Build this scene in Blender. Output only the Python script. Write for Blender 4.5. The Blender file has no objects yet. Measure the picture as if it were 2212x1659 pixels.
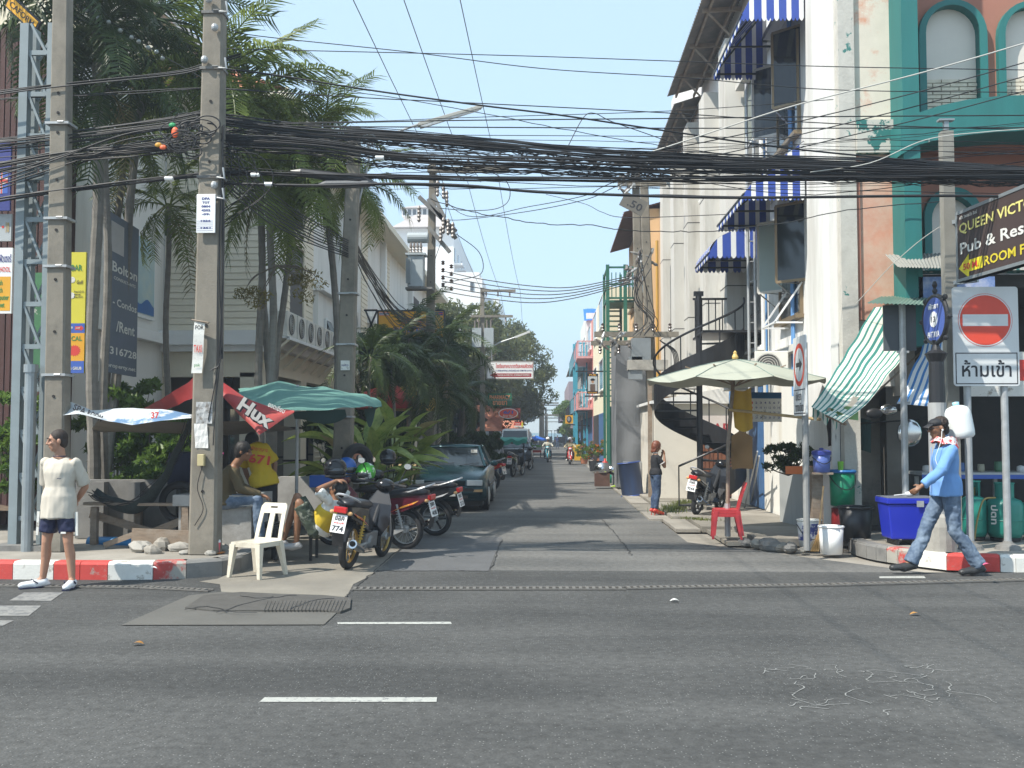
import bpy,bmesh,math,random
from math import sin,cos,tan,pi,radians,sqrt,atan2
from mathutils import Vector,Matrix,noise
from mathutils.geometry import tessellate_polygon
rnd=random.Random(7)
SC=bpy.context.scene
COL=SC.collection
# ------------------------------------------------------------------ camera
F,PX,PY,CAMH=2160.0,1106.0,829.5,1.65
PITCH=math.atan((935.0-PY)/F)
YAW=math.atan((1184.0-PX)/F*cos(PITCH))
cam=bpy.data.cameras.new('camera')
cam.sensor_width=36.0
cam.lens=36.0*F/2212.0
cam.clip_end=6000
cam.clip_start=0.05
camo=bpy.data.objects.new('camera',cam)
COL.objects.link(camo)
camo.location=(0,0,CAMH)
camo.rotation_euler=(pi/2+PITCH,0,YAW)
SC.camera=camo
# ------------------------------------------------------------------ world and sun
SUN_EL,SUN_AZ=radians(52),radians(-125)
W=bpy.data.worlds.new('World');SC.world=W;W.use_nodes=True
nt=W.node_tree;nt.nodes.clear()
sky=nt.nodes.new('ShaderNodeTexSky');sky.sky_type='NISHITA';sky.sun_disc=False
sky.sun_elevation=SUN_EL;sky.sun_rotation=SUN_AZ
sky.altitude=0;sky.air_density=1.0;sky.dust_density=0.2;sky.ozone_density=3.0
bg=nt.nodes.new('ShaderNodeBackground');bg.inputs['Strength'].default_value=0.15
wo=nt.nodes.new('ShaderNodeOutputWorld')
hz_mix=nt.nodes.new('ShaderNodeMix');hz_mix.data_type='RGBA';hz_mix.inputs[0].default_value=0.70;hz_mix.inputs[7].default_value=(2.85,3.85,4.6,1)
nt.links.new(sky.outputs[0],hz_mix.inputs[6]);nt.links.new(hz_mix.outputs[2],bg.inputs[0]);nt.links.new(bg.outputs[0],wo.inputs[0])
sl=bpy.data.lights.new('sun','SUN');sl.energy=4.0;sl.angle=radians(0.53);sl.color=(1.0,0.95,0.86)
so=bpy.data.objects.new('sun',sl);COL.objects.link(so)
SD=Vector((sin(SUN_AZ)*cos(SUN_EL),cos(SUN_AZ)*cos(SUN_EL),sin(SUN_EL)))
so.rotation_euler=SD.to_track_quat('Z','Y').to_euler()
so.location=(0,0,40)
SC.view_settings.view_transform='Standard';SC.view_settings.look='None'
SC.view_settings.gamma=1.0;SC.view_settings.use_curve_mapping=False
SC.view_settings.exposure=0.85
SC.cycles.max_bounces=6;SC.cycles.transparent_max_bounces=12
SC.cycles.diffuse_bounces=3;SC.cycles.glossy_bounces=3
# ------------------------------------------------------------------ picture -> place
_R=camo.rotation_euler.to_matrix()
def ray(x,y):
 return _R@Vector(((x-PX)/F,(PY-y)/F,-1.0))
def g(x,y,z=0.0):
 r=ray(x,y);t=(z-CAMH)/r.z
 return Vector((r.x*t,r.y*t,z))
def at(x,y,Y):
 r=ray(x,y);t=Y/r.y
 return Vector((r.x*t,Y,CAMH+r.z*t))
def atx(x,y,X):
 r=ray(x,y);t=X/r.x
 return Vector((X,r.y*t,CAMH+r.z*t))
 # ------------------------------------------------------------------ materials
def _n(nt,t,**kw):
 n=nt.nodes.new(t)
 for k,v in kw.items():
  setattr(n,k,v)
 return n
MATC={}
def M(name,col,rough=0.8,var=0.12,scale=3.0,bump=0.15,metal=0.0,fine=60.0,col2=None,amt=0.45,scale2=1.2,streak=False,emis=0.0,trans=0.0,alpha=None,spec=0.5,stretch=None,sharp=0.04,dist=0.004):
 """procedural surface: base colour wandering by noise, optional second colour in worn patches, fine bump."""
 if name in MATC:return MATC[name]
 m=bpy.data.materials.new(name);m.use_nodes=True;MATC[name]=m
 nt=m.node_tree;L=nt.links.new
 b=nt.nodes['Principled BSDF']
 b.inputs['Roughness'].default_value=rough;b.inputs['Metallic'].default_value=metal
 b.inputs['Specular IOR Level'].default_value=spec
 tc=_n(nt,'ShaderNodeTexCoord');co=tc.outputs['Object']
 if stretch or streak:
  mp=_n(nt,'ShaderNodeMapping');mp.inputs['Scale'].default_value=stretch or (1,1,0.12)
  L(co,mp.inputs['Vector']);cs=mp.outputs[0]
 else:cs=co
 n1=_n(nt,'ShaderNodeTexNoise');n1.inputs['Scale'].default_value=scale;n1.inputs['Detail'].default_value=5
 n1.inputs['Roughness'].default_value=0.65;L(cs,n1.inputs['Vector'])
 mr=_n(nt,'ShaderNodeMapRange');mr.inputs[1].default_value=0.25;mr.inputs[2].default_value=0.75
 mr.inputs[3].default_value=1-var;mr.inputs[4].default_value=1+var
 L(n1.outputs['Fac'],mr.inputs[0])
 mx=_n(nt,'ShaderNodeVectorMath',operation='SCALE');mx.inputs[0].default_value=col[:3];L(mr.outputs[0],mx.inputs['Scale'])
 out=mx.outputs[0]
 if col2 is not None:
  n2=_n(nt,'ShaderNodeTexNoise');n2.inputs['Scale'].default_value=scale2;n2.inputs['Detail'].default_value=9
  n2.inputs['Roughness'].default_value=0.7;L(cs if streak else co,n2.inputs['Vector'])
  r2=_n(nt,'ShaderNodeMapRange');c0=1-amt
  r2.inputs[1].default_value=c0-sharp;r2.inputs[2].default_value=c0+sharp
  L(n2.outputs['Fac'],r2.inputs[0])
  mm=_n(nt,'ShaderNodeMix',data_type='RGBA');L(r2.outputs[0],mm.inputs[0]);L(out,mm.inputs[6])
  mm.inputs[7].default_value=(*col2[:3],1);out=mm.outputs[2]
 L(out,b.inputs['Base Color'])
 if bump:
  nf=_n(nt,'ShaderNodeTexNoise');nf.inputs['Scale'].default_value=fine;nf.inputs['Detail'].default_value=4
  L(co,nf.inputs['Vector'])
  bp=_n(nt,'ShaderNodeBump');bp.inputs['Strength'].default_value=bump;bp.inputs['Distance'].default_value=dist*3
  L(nf.outputs['Fac'],bp.inputs['Height']);L(bp.outputs[0],b.inputs['Normal'])
 if trans:
  b.inputs['Transmission Weight'].default_value=trans;b.inputs['IOR'].default_value=1.45
 if alpha is not None:b.inputs['Alpha'].default_value=alpha
 if emis:
  b.inputs['Emission Color'].default_value=(*col[:3],1);b.inputs['Emission Strength'].default_value=emis
 return m
def leafmat(name,c1,c2,rough=0.55,trans=0.35):
 """foliage: light and dark leaves by position, partly translucent."""
 if name in MATC:return MATC[name]
 m=bpy.data.materials.new(name);m.use_nodes=True;MATC[name]=m
 nt=m.node_tree;L=nt.links.new;b=nt.nodes['Principled BSDF'];o=nt.nodes['Material Output']
 b.inputs['Roughness'].default_value=rough;b.inputs['Specular IOR Level'].default_value=0.35
 tc=_n(nt,'ShaderNodeTexCoord');ns=_n(nt,'ShaderNodeTexNoise');ns.inputs['Scale'].default_value=2.2;ns.inputs['Detail'].default_value=8
 ns.inputs['Roughness'].default_value=0.8
 L(tc.outputs['Object'],ns.inputs['Vector'])
 cr=_n(nt,'ShaderNodeValToRGB');cr.color_ramp.elements[0].position=0.36;cr.color_ramp.elements[1].position=0.64
 cr.color_ramp.elements[0].color=(*c1,1);cr.color_ramp.elements[1].color=(*c2,1)
 L(ns.outputs['Fac'],cr.inputs[0]);L(cr.outputs[0],b.inputs['Base Color'])
 t=_n(nt,'ShaderNodeBsdfTranslucent');L(cr.outputs[0],t.inputs['Color'])
 mx=_n(nt,'ShaderNodeMixShader');mx.inputs[0].default_value=trans
 L(b.outputs[0],mx.inputs[1]);L(t.outputs[0],mx.inputs[2]);L(mx.outputs[0],o.inputs['Surface'])
 return m
def asphalt(name,base,patch,grain=1.0):
 m=bpy.data.materials.new(name);m.use_nodes=True;MATC[name]=m
 nt=m.node_tree;L=nt.links.new;b=nt.nodes['Principled BSDF']
 b.inputs['Roughness'].default_value=0.92;b.inputs['Specular IOR Level'].default_value=0.22
 tc=_n(nt,'ShaderNodeTexCoord');co=tc.outputs['Object']
 big=_n(nt,'ShaderNodeTexNoise');big.inputs['Scale'].default_value=0.45;big.inputs['Detail'].default_value=6;L(co,big.inputs[0])
 mp=_n(nt,'ShaderNodeMapping');mp.inputs['Scale'].default_value=(0.12,1.6,1);L(co,mp.inputs[0])
 trk=_n(nt,'ShaderNodeTexNoise');trk.inputs['Scale'].default_value=0.8;trk.inputs['Detail'].default_value=4;L(mp.outputs[0],trk.inputs[0])
 mid=_n(nt,'ShaderNodeTexNoise');mid.inputs['Scale'].default_value=14;mid.inputs['Detail'].default_value=6;mid.inputs['Roughness'].default_value=0.75;L(co,mid.inputs[0])
 vor=_n(nt,'ShaderNodeTexVoronoi');vor.inputs['Scale'].default_value=52;L(co,vor.inputs[0])
 vr=_n(nt,'ShaderNodeMapRange');vr.inputs[1].default_value=0.13;vr.inputs[2].default_value=0.26;vr.inputs[3].default_value=1;vr.inputs[4].default_value=0
 L(vor.outputs['Distance'],vr.inputs[0])
 sep=_n(nt,'ShaderNodeSeparateColor');L(vor.outputs['Color'],sep.inputs[0])
 th=_n(nt,'ShaderNodeMath',operation='GREATER_THAN');th.inputs[1].default_value=0.72;L(sep.outputs[0],th.inputs[0])
 st=_n(nt,'ShaderNodeMath',operation='MULTIPLY');L(vr.outputs[0],st.inputs[0]);L(th.outputs[0],st.inputs[1])
 s2=_n(nt,'ShaderNodeMath',operation='MULTIPLY');s2.inputs[1].default_value=0.42*grain;L(st.outputs[0],s2.inputs[0])
 ad=_n(nt,'ShaderNodeMath',operation='ADD');L(big.outputs['Fac'],ad.inputs[0]);L(trk.outputs['Fac'],ad.inputs[1])
 a2=_n(nt,'ShaderNodeMapRange');a2.inputs[1].default_value=0.82;a2.inputs[2].default_value=1.18;L(ad.outputs[0],a2.inputs[0])
 mx=_n(nt,'ShaderNodeMix',data_type='RGBA');mx.inputs[6].default_value=(*base,1);mx.inputs[7].default_value=(*patch,1);L(a2.outputs[0],mx.inputs[0])
 mr=_n(nt,'ShaderNodeMapRange');mr.inputs[1].default_value=0.25;mr.inputs[2].default_value=0.75;mr.inputs[3].default_value=0.60;mr.inputs[4].default_value=1.42
 L(mid.outputs['Fac'],mr.inputs[0])
 sc=_n(nt,'ShaderNodeVectorMath',operation='SCALE');L(mx.outputs[2],sc.inputs[0]);L(mr.outputs[0],sc.inputs['Scale'])
 m3=_n(nt,'ShaderNodeMix',data_type='RGBA');L(s2.outputs[0],m3.inputs[0]);L(sc.outputs[0],m3.inputs[6]);m3.inputs[7].default_value=(0.50,0.50,0.47,1)
 L(m3.outputs[2],b.inputs['Base Color'])
 bp=_n(nt,'ShaderNodeBump');bp.inputs['Strength'].default_value=0.55;bp.inputs['Distance'].default_value=0.006
 L(vor.outputs['Distance'],bp.inputs['Height']);L(bp.outputs[0],b.inputs['Normal'])
 return m
 # ------------------------------------------------------------------ objects
LOC={}
def setp(o,label=None,cat=None,group=None,kind=None):
 if label:o['label']=label
 if cat:o['category']=cat
 if group:o['group']=group
 if kind:o['kind']=kind
 return o
def thing(name,label,cat,loc=(0,0,0),rz=0.0,group=None,rot=None,scale=None):
 o=bpy.data.objects.new(name,None);COL.objects.link(o)
 o.empty_display_size=0.2
 o.location=loc;o.rotation_euler=rot or (0,0,rz)
 if scale:o.scale=(scale,)*3
 mt=Matrix.Translation(Vector(loc))@o.rotation_euler.to_matrix().to_4x4()
 if scale:mt=mt@Matrix.Scale(scale,4)
 LOC[o.name]=mt.inverted()
 return setp(o,label,cat,group)
def link(name,me,parent=None,mw=None):
 o=bpy.data.objects.new(name,me);COL.objects.link(o)
 if parent is not None:o.parent=parent
 if mw is not None:o.matrix_local=mw
 return o
def copy_tree(o,parent=None):
 c=o.copy();COL.objects.link(c);c.parent=parent
 if parent is not None:c.matrix_parent_inverse=Matrix()
 for ch in KIDS.get(o.name,list(o.children)):copy_tree(ch,c)
 return c
KIDS={}
def clone(o,loc,rz=None,label=None,scale=None):
 c=copy_tree(o);c.location=loc
 if rz is not None:c.rotation_euler=(0,0,rz)
 if scale:c.scale=(scale,)*3
 if label:c['label']=label
 return c
class MB:
 """collects shapes and links them as ONE mesh object; k is the material slot of the faces that follow."""
 def __init__(s):s.v=[];s.f=[];s.m=[];s.k=0;s.sm=[];s.smooth=False;s.T=None
 def _a(s,vs,fs):
  b=len(s.v)
  if s.T is not None:vs=[s.T@Vector(p)for p in vs]
  s.v+=[tuple(p)for p in vs]
  for f in fs:s.f.append(tuple(b+i for i in f));s.m.append(s.k);s.sm.append(s.smooth)
  return s
 def box(s,x0,x1,y0,y1,z0,z1):
  v=[(x0,y0,z0),(x1,y0,z0),(x1,y1,z0),(x0,y1,z0),(x0,y0,z1),(x1,y0,z1),(x1,y1,z1),(x0,y1,z1)]
  return s._a(v,[(0,3,2,1),(4,5,6,7),(0,1,5,4),(1,2,6,5),(2,3,7,6),(3,0,4,7)])
 def quad(s,a,b,c,d):return s._a([a,b,c,d],[(0,1,2,3)])
 def tri(s,a,b,c):return s._a([a,b,c],[(0,1,2)])
 def frame(s,p,q):
  d=(Vector(q)-Vector(p));d.normalize()
  u=d.cross(Vector((0,0,1)))
  if u.length<1e-3:u=Vector((1,0,0))
  u.normalize();w=u.cross(d);w.normalize()
  return d,u,w
 def bar(s,p,q,w=0.03,h=None):
  h=h or w;d,u,n=s.frame(p,q);p=Vector(p);q=Vector(q)
  vs=[]
  for c in (p,q):
   for a,b in ((-1,-1),(1,-1),(1,1),(-1,1)):vs.append(c+u*a*w/2+n*b*h/2)
  return s._a(vs,[(0,1,2,3),(7,6,5,4),(0,4,5,1),(1,5,6,2),(2,6,7,3),(3,7,4,0)])
 def tube(s,pts,r,seg=8,cap=True,r2=None,flat=1.0):
  pts=[Vector(p)for p in pts];n=len(pts)
  rs=r if isinstance(r,(list,tuple))else [r+((r2 if r2 is not None else r)-r)*i/(n-1)for i in range(n)]
  vs=[];u=None
  for i,p in enumerate(pts):
   d=(pts[min(i+1,n-1)]-pts[max(i-1,0)])
   if d.length<1e-9:d=Vector((0,0,1))
   d.normalize()
   if u is None:
    u=d.cross(Vector((0,0,1)));
    if u.length<1e-3:u=d.cross(Vector((1,0,0)))
   else:u=u-d*u.dot(d)
   u.normalize();w=d.cross(u)
   for k in range(seg):
    a=2*pi*k/seg;vs.append(p+(u*cos(a)+w*sin(a)*flat)*rs[i])
  fs=[(i*seg+k,i*seg+(k+1)%seg,(i+1)*seg+(k+1)%seg,(i+1)*seg+k)for i in range(n-1)for k in range(seg)]
  if cap:fs+=[tuple(range(seg))[::-1],tuple((n-1)*seg+k for k in range(seg))]
  return s._a(vs,fs)
 def lathe(s,prof,seg=20,c=(0,0,0),sx=1.0,sy=1.0,axis='Z',cap=True):
  vs=[]
  for r,z in prof:
   for k in range(seg):
    a=2*pi*k/seg;x,y=r*cos(a)*sx,r*sin(a)*sy
    p=(x,y,z)if axis=='Z' else ((z,x,y)if axis=='X' else (x,-z,y))
    vs.append((c[0]+p[0],c[1]+p[1],c[2]+p[2]))
  n=len(prof)
  fs=[(i*seg+k,i*seg+(k+1)%seg,(i+1)*seg+(k+1)%seg,(i+1)*seg+k)for i in range(n-1)for k in range(seg)]
  if cap:
   if prof[0][0]>1e-4:fs.append(tuple(range(seg))[::-1])
   if prof[-1][0]>1e-4:fs.append(tuple((n-1)*seg+k for k in range(seg)))
  return s._a(vs,fs)
 def ball(s,c,rx,ry=None,rz=None,seg=12,rings=8,T=None):
  ry=ry or rx;rz=rz or rx;vs=[];
  for i in range(rings+1):
   t=pi*i/rings
   for k in range(seg):
    a=2*pi*k/seg
    p=Vector((rx*sin(t)*cos(a),ry*sin(t)*sin(a),rz*cos(t)))
    if T is not None:p=T@p
    vs.append(Vector(c)+p)
  fs=[(i*seg+k,(i+1)*seg+k,(i+1)*seg+(k+1)%seg,i*seg+(k+1)%seg)for i in range(rings)for k in range(seg)]
  return s._a(vs,fs)
 def torus(s,R,r,c=(0,0,0),axis='Y',seg=24,sec=8,flat=1.0):
  vs=[]
  for i in range(seg):
   a=2*pi*i/seg
   for k in range(sec):
    b=2*pi*k/sec;q=R+r*cos(b);w=r*sin(b)*flat
    p=(q*cos(a),w,q*sin(a))if axis=='Y' else ((w,q*cos(a),q*sin(a))if axis=='X' else (q*cos(a),q*sin(a),w))
    vs.append((c[0]+p[0],c[1]+p[1],c[2]+p[2]))
  fs=[(i*sec+k,i*sec+(k+1)%sec,((i+1)%seg)*sec+(k+1)%sec,((i+1)%seg)*sec+k)for i in range(seg)for k in range(sec)]
  return s._a(vs,fs)
 def prism(s,pts,y0,y1,axis='Y'):
  """outline (x,z) pushed through y0..y1 (axis Y), or (x,y) pushed through z (axis Z), (y,z) through x (axis X)."""
  def P(p,t):return (p[0],t,p[1])if axis=='Y' else ((p[0],p[1],t)if axis=='Z' else (t,p[0],p[1]))
  n=len(pts);vs=[P(p,y0)for p in pts]+[P(p,y1)for p in pts]
  tr=tessellate_polygon([[Vector((p[0],p[1],0))for p in pts]])
  fs=[tuple(t)for t in tr]+[tuple(i+n for i in t[::-1])for t in tr]
  fs+=[(i,(i+1)%n,n+(i+1)%n,n+i)for i in range(n)]
  return s._a(vs,fs)
 def loft(s,rings,closed=True,cap=True):
  n=len(rings[0]);vs=[p for r in rings for p in r];k1=n if closed else n-1
  fs=[(i*n+k,i*n+(k+1)%n,(i+1)*n+(k+1)%n,(i+1)*n+k)for i in range(len(rings)-1)for k in range(k1)]
  if cap and closed:fs+=[tuple(range(n))[::-1],tuple((len(rings)-1)*n+k for k in range(n))]
  return s._a(vs,fs)
 def grid(s,fn,nu,nv):
  vs=[fn(i/nu,j/nv)for i in range(nu+1)for j in range(nv+1)];w=nv+1
  return s._a(vs,[(i*w+j,i*w+j+1,(i+1)*w+j+1,(i+1)*w+j)for i in range(nu)for j in range(nv)])
 def text(s,body,cx,cz,w,h,y=-0.004,depth=0.0,T=None,shear=0.0,fit=True,bold=0.012):
  """flat lettering in the x-z plane facing -y, centred at (cx, cz), fitted to w by h."""
  cu=bpy.data.curves.new('t','FONT');cu.body=body;cu.resolution_u=2;cu.shear=shear;cu.offset=bold
  ob=bpy.data.objects.new('t',cu);me=bpy.data.meshes.new_from_object(ob)
  vs=[v.co.copy()for v in me.vertices];fs=[tuple(p.vertices)for p in me.polygons]
  bpy.data.objects.remove(ob);bpy.data.curves.remove(cu);bpy.data.meshes.remove(me)
  if not vs:return s
  x0=min(v.x for v in vs);x1=max(v.x for v in vs);y0=min(v.y for v in vs);y1=max(v.y for v in vs)
  sx=w/max(x1-x0,1e-6);sy=h/max(y1-y0,1e-6)
  P=[Vector((cx+(v.x-(x0+x1)/2)*sx,y,cz+(v.y-(y0+y1)/2)*sy))for v in vs]
  if T is not None:P=[T@p for p in P]
  return s._a(P,fs)
 def mesh(s,name,mats):
  me=bpy.data.meshes.new(name);me.from_pydata(s.v,[],s.f)
  for m in (mats if isinstance(mats,(list,tuple))else [mats]):me.materials.append(m)
  if any(s.m):me.polygons.foreach_set('material_index',s.m)
  if any(s.sm):me.polygons.foreach_set('use_smooth',s.sm)
  me.update();return me
 def fix(s,me):
  bm=bmesh.new();bm.from_mesh(me);bmesh.ops.recalc_face_normals(bm,faces=bm.faces);bm.to_mesh(me);bm.free()
 def build(s,name,mats,parent=None,world=False,bevel=0.0,fix=True):
  if not s.v:return None
  if world and parent is not None:
   T=LOC[parent.name];s.v=[tuple(T@Vector(p))for p in s.v]
  me=s.mesh(name,mats)
  if fix:s.fix(me)
  if bevel:
   bm=bmesh.new();bm.from_mesh(me)
   bmesh.ops.bevel(bm,geom=[e for e in bm.edges if len(e.link_faces)==2 and e.calc_face_angle(0)>0.6],offset=bevel,segments=2,affect='EDGES',profile=0.6)
   bm.to_mesh(me);bm.free()
  o=link(name,me,parent)
  if parent is not None:KIDS.setdefault(parent.name,[]).append(o)
  if world and parent is not None:LOC[o.name]=LOC[parent.name]
  elif parent is not None and parent.name in LOC:LOC[o.name]=LOC[parent.name]
  return o
def crv(pts,n=6):
 """smooth curve through points (Catmull-Rom)."""
 pts=[Vector(p)for p in pts]
 if len(pts)<3:return [pts[0].lerp(pts[-1],i/n)for i in range(n+1)]
 P=[pts[0]*2-pts[1]]+pts+[pts[-1]*2-pts[-2]];out=[]
 for i in range(1,len(P)-2):
  a,b,c,d=P[i-1:i+3]
  for k in range(n):
   t=k/n;out.append(0.5*((2*b)+(c-a)*t+(2*a-5*b+4*c-d)*t*t+(3*b-a-3*c+d)*t**3))
 out.append(pts[-1]);return out
def solo(mb,name,mats,label,cat,group=None,**kw):
 """a thing that is one mesh, its origin at its base."""
 xs=[p[0]for p in mb.v];ys=[p[1]for p in mb.v];zs=[p[2]for p in mb.v]
 c=((min(xs)+max(xs))/2,(min(ys)+max(ys))/2,min(zs))
 mb.v=[(p[0]-c[0],p[1]-c[1],p[2]-c[2])for p in mb.v]
 o=mb.build(name,mats,None,**kw);o.location=c
 return setp(o,label,cat,group)
def struct(mb,name,mats,**kw):
 o=mb.build(name,mats,None,**kw);o['kind']='structure';return o
# common surfaces
m_road=asphalt('asphalt cross road',(0.054,0.054,0.052),(0.086,0.085,0.081))
m_street=asphalt('street surface',(0.100,0.099,0.094),(0.150,0.146,0.136),0.6)
m_conc=M('concrete',(0.36,0.34,0.30),0.9,0.22,2.5,0.3,col2=(0.22,0.205,0.18),amt=0.44,scale2=1.6,sharp=0.12)
m_concd=M('dark concrete',(0.17,0.165,0.155),0.9,0.2,3,0.3,col2=(0.24,0.23,0.21),amt=0.42,scale2=2,sharp=0.1)
m_pave=M('pavement concrete',(0.30,0.275,0.235),0.92,0.2,1.6,0.4,fine=35,col2=(0.19,0.17,0.14),amt=0.43,scale2=0.9,sharp=0.14)
m_pole=M('pole concrete',(0.225,0.20,0.16),0.9,0.16,2.5,0.25,stretch=(2,2,0.5),col2=(0.145,0.13,0.105),amt=0.43,scale2=2.2,sharp=0.12)
m_white=M('white paint',(0.78,0.77,0.73),0.7,0.07,2.5,0.1,col2=(0.52,0.49,0.42),amt=0.34,scale2=1.1,sharp=0.12,streak=True)
m_whitec=M('clean white',(0.8,0.8,0.78),0.5,0.03,4,0.04)
m_red=M('kerb red paint',(0.50,0.055,0.045),0.75,0.15,6,0.3,col2=(0.32,0.29,0.25),amt=0.37,scale2=5)
m_kwhite=M('kerb white paint',(0.68,0.67,0.62),0.8,0.1,6,0.3,col2=(0.34,0.31,0.26),amt=0.40,scale2=6)
m_paint=M('road paint',(0.38,0.38,0.345),0.8,0.15,12,0.3,col2=(0.16,0.16,0.16),amt=0.42,scale2=22)
m_steel=M('grey steel',(0.30,0.33,0.34),0.45,0.15,5,0.08,metal=0.5)
m_galv=M('galvanised steel',(0.40,0.41,0.41),0.5,0.2,8,0.08,metal=0.4)
m_black=M('black metal',(0.016,0.016,0.018),0.45,0.2,5,0.05)
m_rubber=M('rubber',(0.018,0.018,0.019),0.75,0.2,15,0.2)
m_plast=M('black plastic',(0.02,0.02,0.022),0.4,0.15,6,0.03)
m_wire=M('cable black',(0.012,0.012,0.013),0.55,0.2,2,0.0)
m_chrome=M('chrome',(0.6,0.6,0.6),0.18,0.05,5,0.0,metal=1.0)
m_wood=M('weathered wood',(0.23,0.17,0.12),0.85,0.3,5,0.3,stretch=(1,6,6),col2=(0.34,0.3,0.25),amt=0.4,scale2=3,sharp=0.15)
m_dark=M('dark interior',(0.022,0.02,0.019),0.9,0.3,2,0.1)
m_glass=M('dark window glass',(0.03,0.035,0.04),0.08,0.1,1,0.0,spec=0.9)
m_soil=M('soil',(0.10,0.065,0.042),1.0,0.35,5,0.6,fine=25,col2=(0.2,0.15,0.09),amt=0.4,scale2=6,sharp=0.15)
# ground
RX0,RX1=-3.25,1.85
YN=12.1
mb=MB();mb.quad((-900,-200,-0.05),(900,-200,-0.05),(900,236,-0.05),(-900,236,-0.05));struct(mb,'ground',m_pave)
mb=MB();mb.quad((-3000,230,-0.3),(3000,230,-0.3),(3000,5800,-0.3),(-3000,5800,-0.3))
m_sea=M('sea water',(0.10,0.22,0.24),0.35,0.2,0.05,0.4,fine=2.0);struct(mb,'sea',m_sea)
mb=MB();mb.quad((-60,-12,0),(60,-12,0),(60,YN,0),(-60,YN,0));struct(mb,'road',m_road)
mb=MB();mb.quad((RX0-1.2,YN,0),(RX1+2.6,YN,0),(RX1+0.25,15.3,0),(RX0,15.3,0));mb.quad((RX0,15.3,0),(RX1+.25,15.3,0),(RX1,226,0),(RX0,226,0));struct(mb,'street',m_street)
# patches of different paving
def flat(name,pts,m,z=0.004,**kw):
 mb=MB();P=[g(x,y,z)for x,y in pts]
 tr=tessellate_polygon([[Vector((p.x,p.y,0))for p in P]])
 mb._a(P,[tuple(t)for t in tr]);return struct(mb,name,m,**kw)
m_apron=M('apron concrete',(0.215,0.195,0.16),0.9,0.2,1.5,0.4,fine=30,col2=(0.17,0.155,0.13),amt=0.42,scale2=0.8,sharp=0.12)
flat('apron',[(430,1256),(800,1244),(835,1215),(905,1150),(800,1168),(540,1198),(548,1222),(440,1252),(470,1276),(560,1282),(640,1286),(745,1288),(760,1266)][0:1]+[(475,1262),(478,1278),(640,1290),(748,1290),(763,1262),(800,1244),(838,1212),(905,1150),(800,1150),(540,1160),(530,1225),(470,1250)],m_apron,0.004)
flat('road_patch',[(262,1350),(408,1286),(480,1278),(640,1290),(758,1294),(700,1349)],M('patch concrete',(0.105,0.10,0.088),0.9,0.15,2,0.3),0.008)
flat('road_patch',[(838,1212),(905,1160),(1085,1160),(1055,1233),(842,1233)],M('dark patch',(0.10,0.10,0.10),0.85,0.15,3,0.4),0.004)
m_tar=M('tar patch',(0.075,0.07,0.062),0.85,0.2,5,0.6,fine=20)
mb=MB()
P=[(400,1317),(440,1290),(520,1283),(600,1287),(700,1290),(758,1296),(756,1318),(735,1326),(690,1323),(560,1323),(460,1323)]
ps=[g(x,y,0.0)for x,y in P];c=sum(ps,Vector())/len(ps)
for i in range(len(ps)):
 a,b2=ps[i],ps[(i+1)%len(ps)]
 za=0.035+0.02*noise.noise(a*3);
 A=Vector((a.x,a.y,0.022));B=Vector((b2.x,b2.y,0.022));mb.tri(A,B,Vector((c.x,c.y,0.028)));mb.quad(a,b2,B,A)
struct(mb,'tar_patch',m_tar)
mb=MB()
for pts in ([(470,1322),(540,1302),(600,1289),(640,1285)],[(520,1286),(560,1292),(590,1288)],[(630,1315),(670,1298),(720,1292)],[(400,1317),(450,1310),(500,1322),(560,1323)]):
 cp=crv([g(x,y,0.028)for x,y in pts],5);cp=[p+Vector((rnd.uniform(-.02,.02),rnd.uniform(-.02,.02),0))for p in cp]
 mb.tube(cp,0.005,4,flat=.5)
struct(mb,'tar_cracks',m_black)
mb=MB()
for k in range(22):
 x=570+k*8;mb.tube([g(x,1319,0.024),g(x+9,1299-k*.1,0.026)],0.006,4)
mb=struct(mb,'tar_ribs',m_tar);mb['kind']='structure'
# painted marks
for pts in ([(560,1516),(572,1506),(944,1506),(943,1516)],[(728,1344),(974,1343),(976,1348),(730,1348)],[(1899,1245),(1996,1244),(2000,1249),(1900,1249)]):
 flat('lane_line',pts,m_paint,0.004)
for pts in ([(20,1297),(52,1280),(137,1279),(110,1298)],[(-30,1330),(0,1308),(90,1308),(62,1330)],[(-60,1352),(-30,1340),(30,1340),(5,1352)]):
 flat('crossing_stripe',pts,M('worn road paint',(0.23,0.225,0.21),0.85,0.15,8,0.3,col2=(0.14,0.14,0.14),amt=0.47,scale2=9),0.004)
mb=MB()
rc=random.Random(5)
for k in range(34):
 x=rc.uniform(1690,2080);y=rc.uniform(1435,1535);d=Vector((rc.uniform(-1,1),rc.uniform(-.6,.6),0));p=g(x,y,0.0045)
 pts=[p]
 for j in range(rc.randint(4,11)):
  d=(d+Vector((rc.uniform(-.9,.9),rc.uniform(-.9,.9),0))).normalized();p=p+d*rc.uniform(.02,.06);pts.append(p)
 for a,b2 in zip(pts,pts[1:]):
  n_=Vector((-(b2-a).y,(b2-a).x,0)).normalized()*rc.uniform(.0015,.0045)
  mb.quad(a-n_,b2-n_,b2+n_,a+n_)
struct(mb,'road_cracks',M('chalk crack',(0.25,0.25,0.235),0.9,0.2,20,0))
mb=MB()
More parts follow.
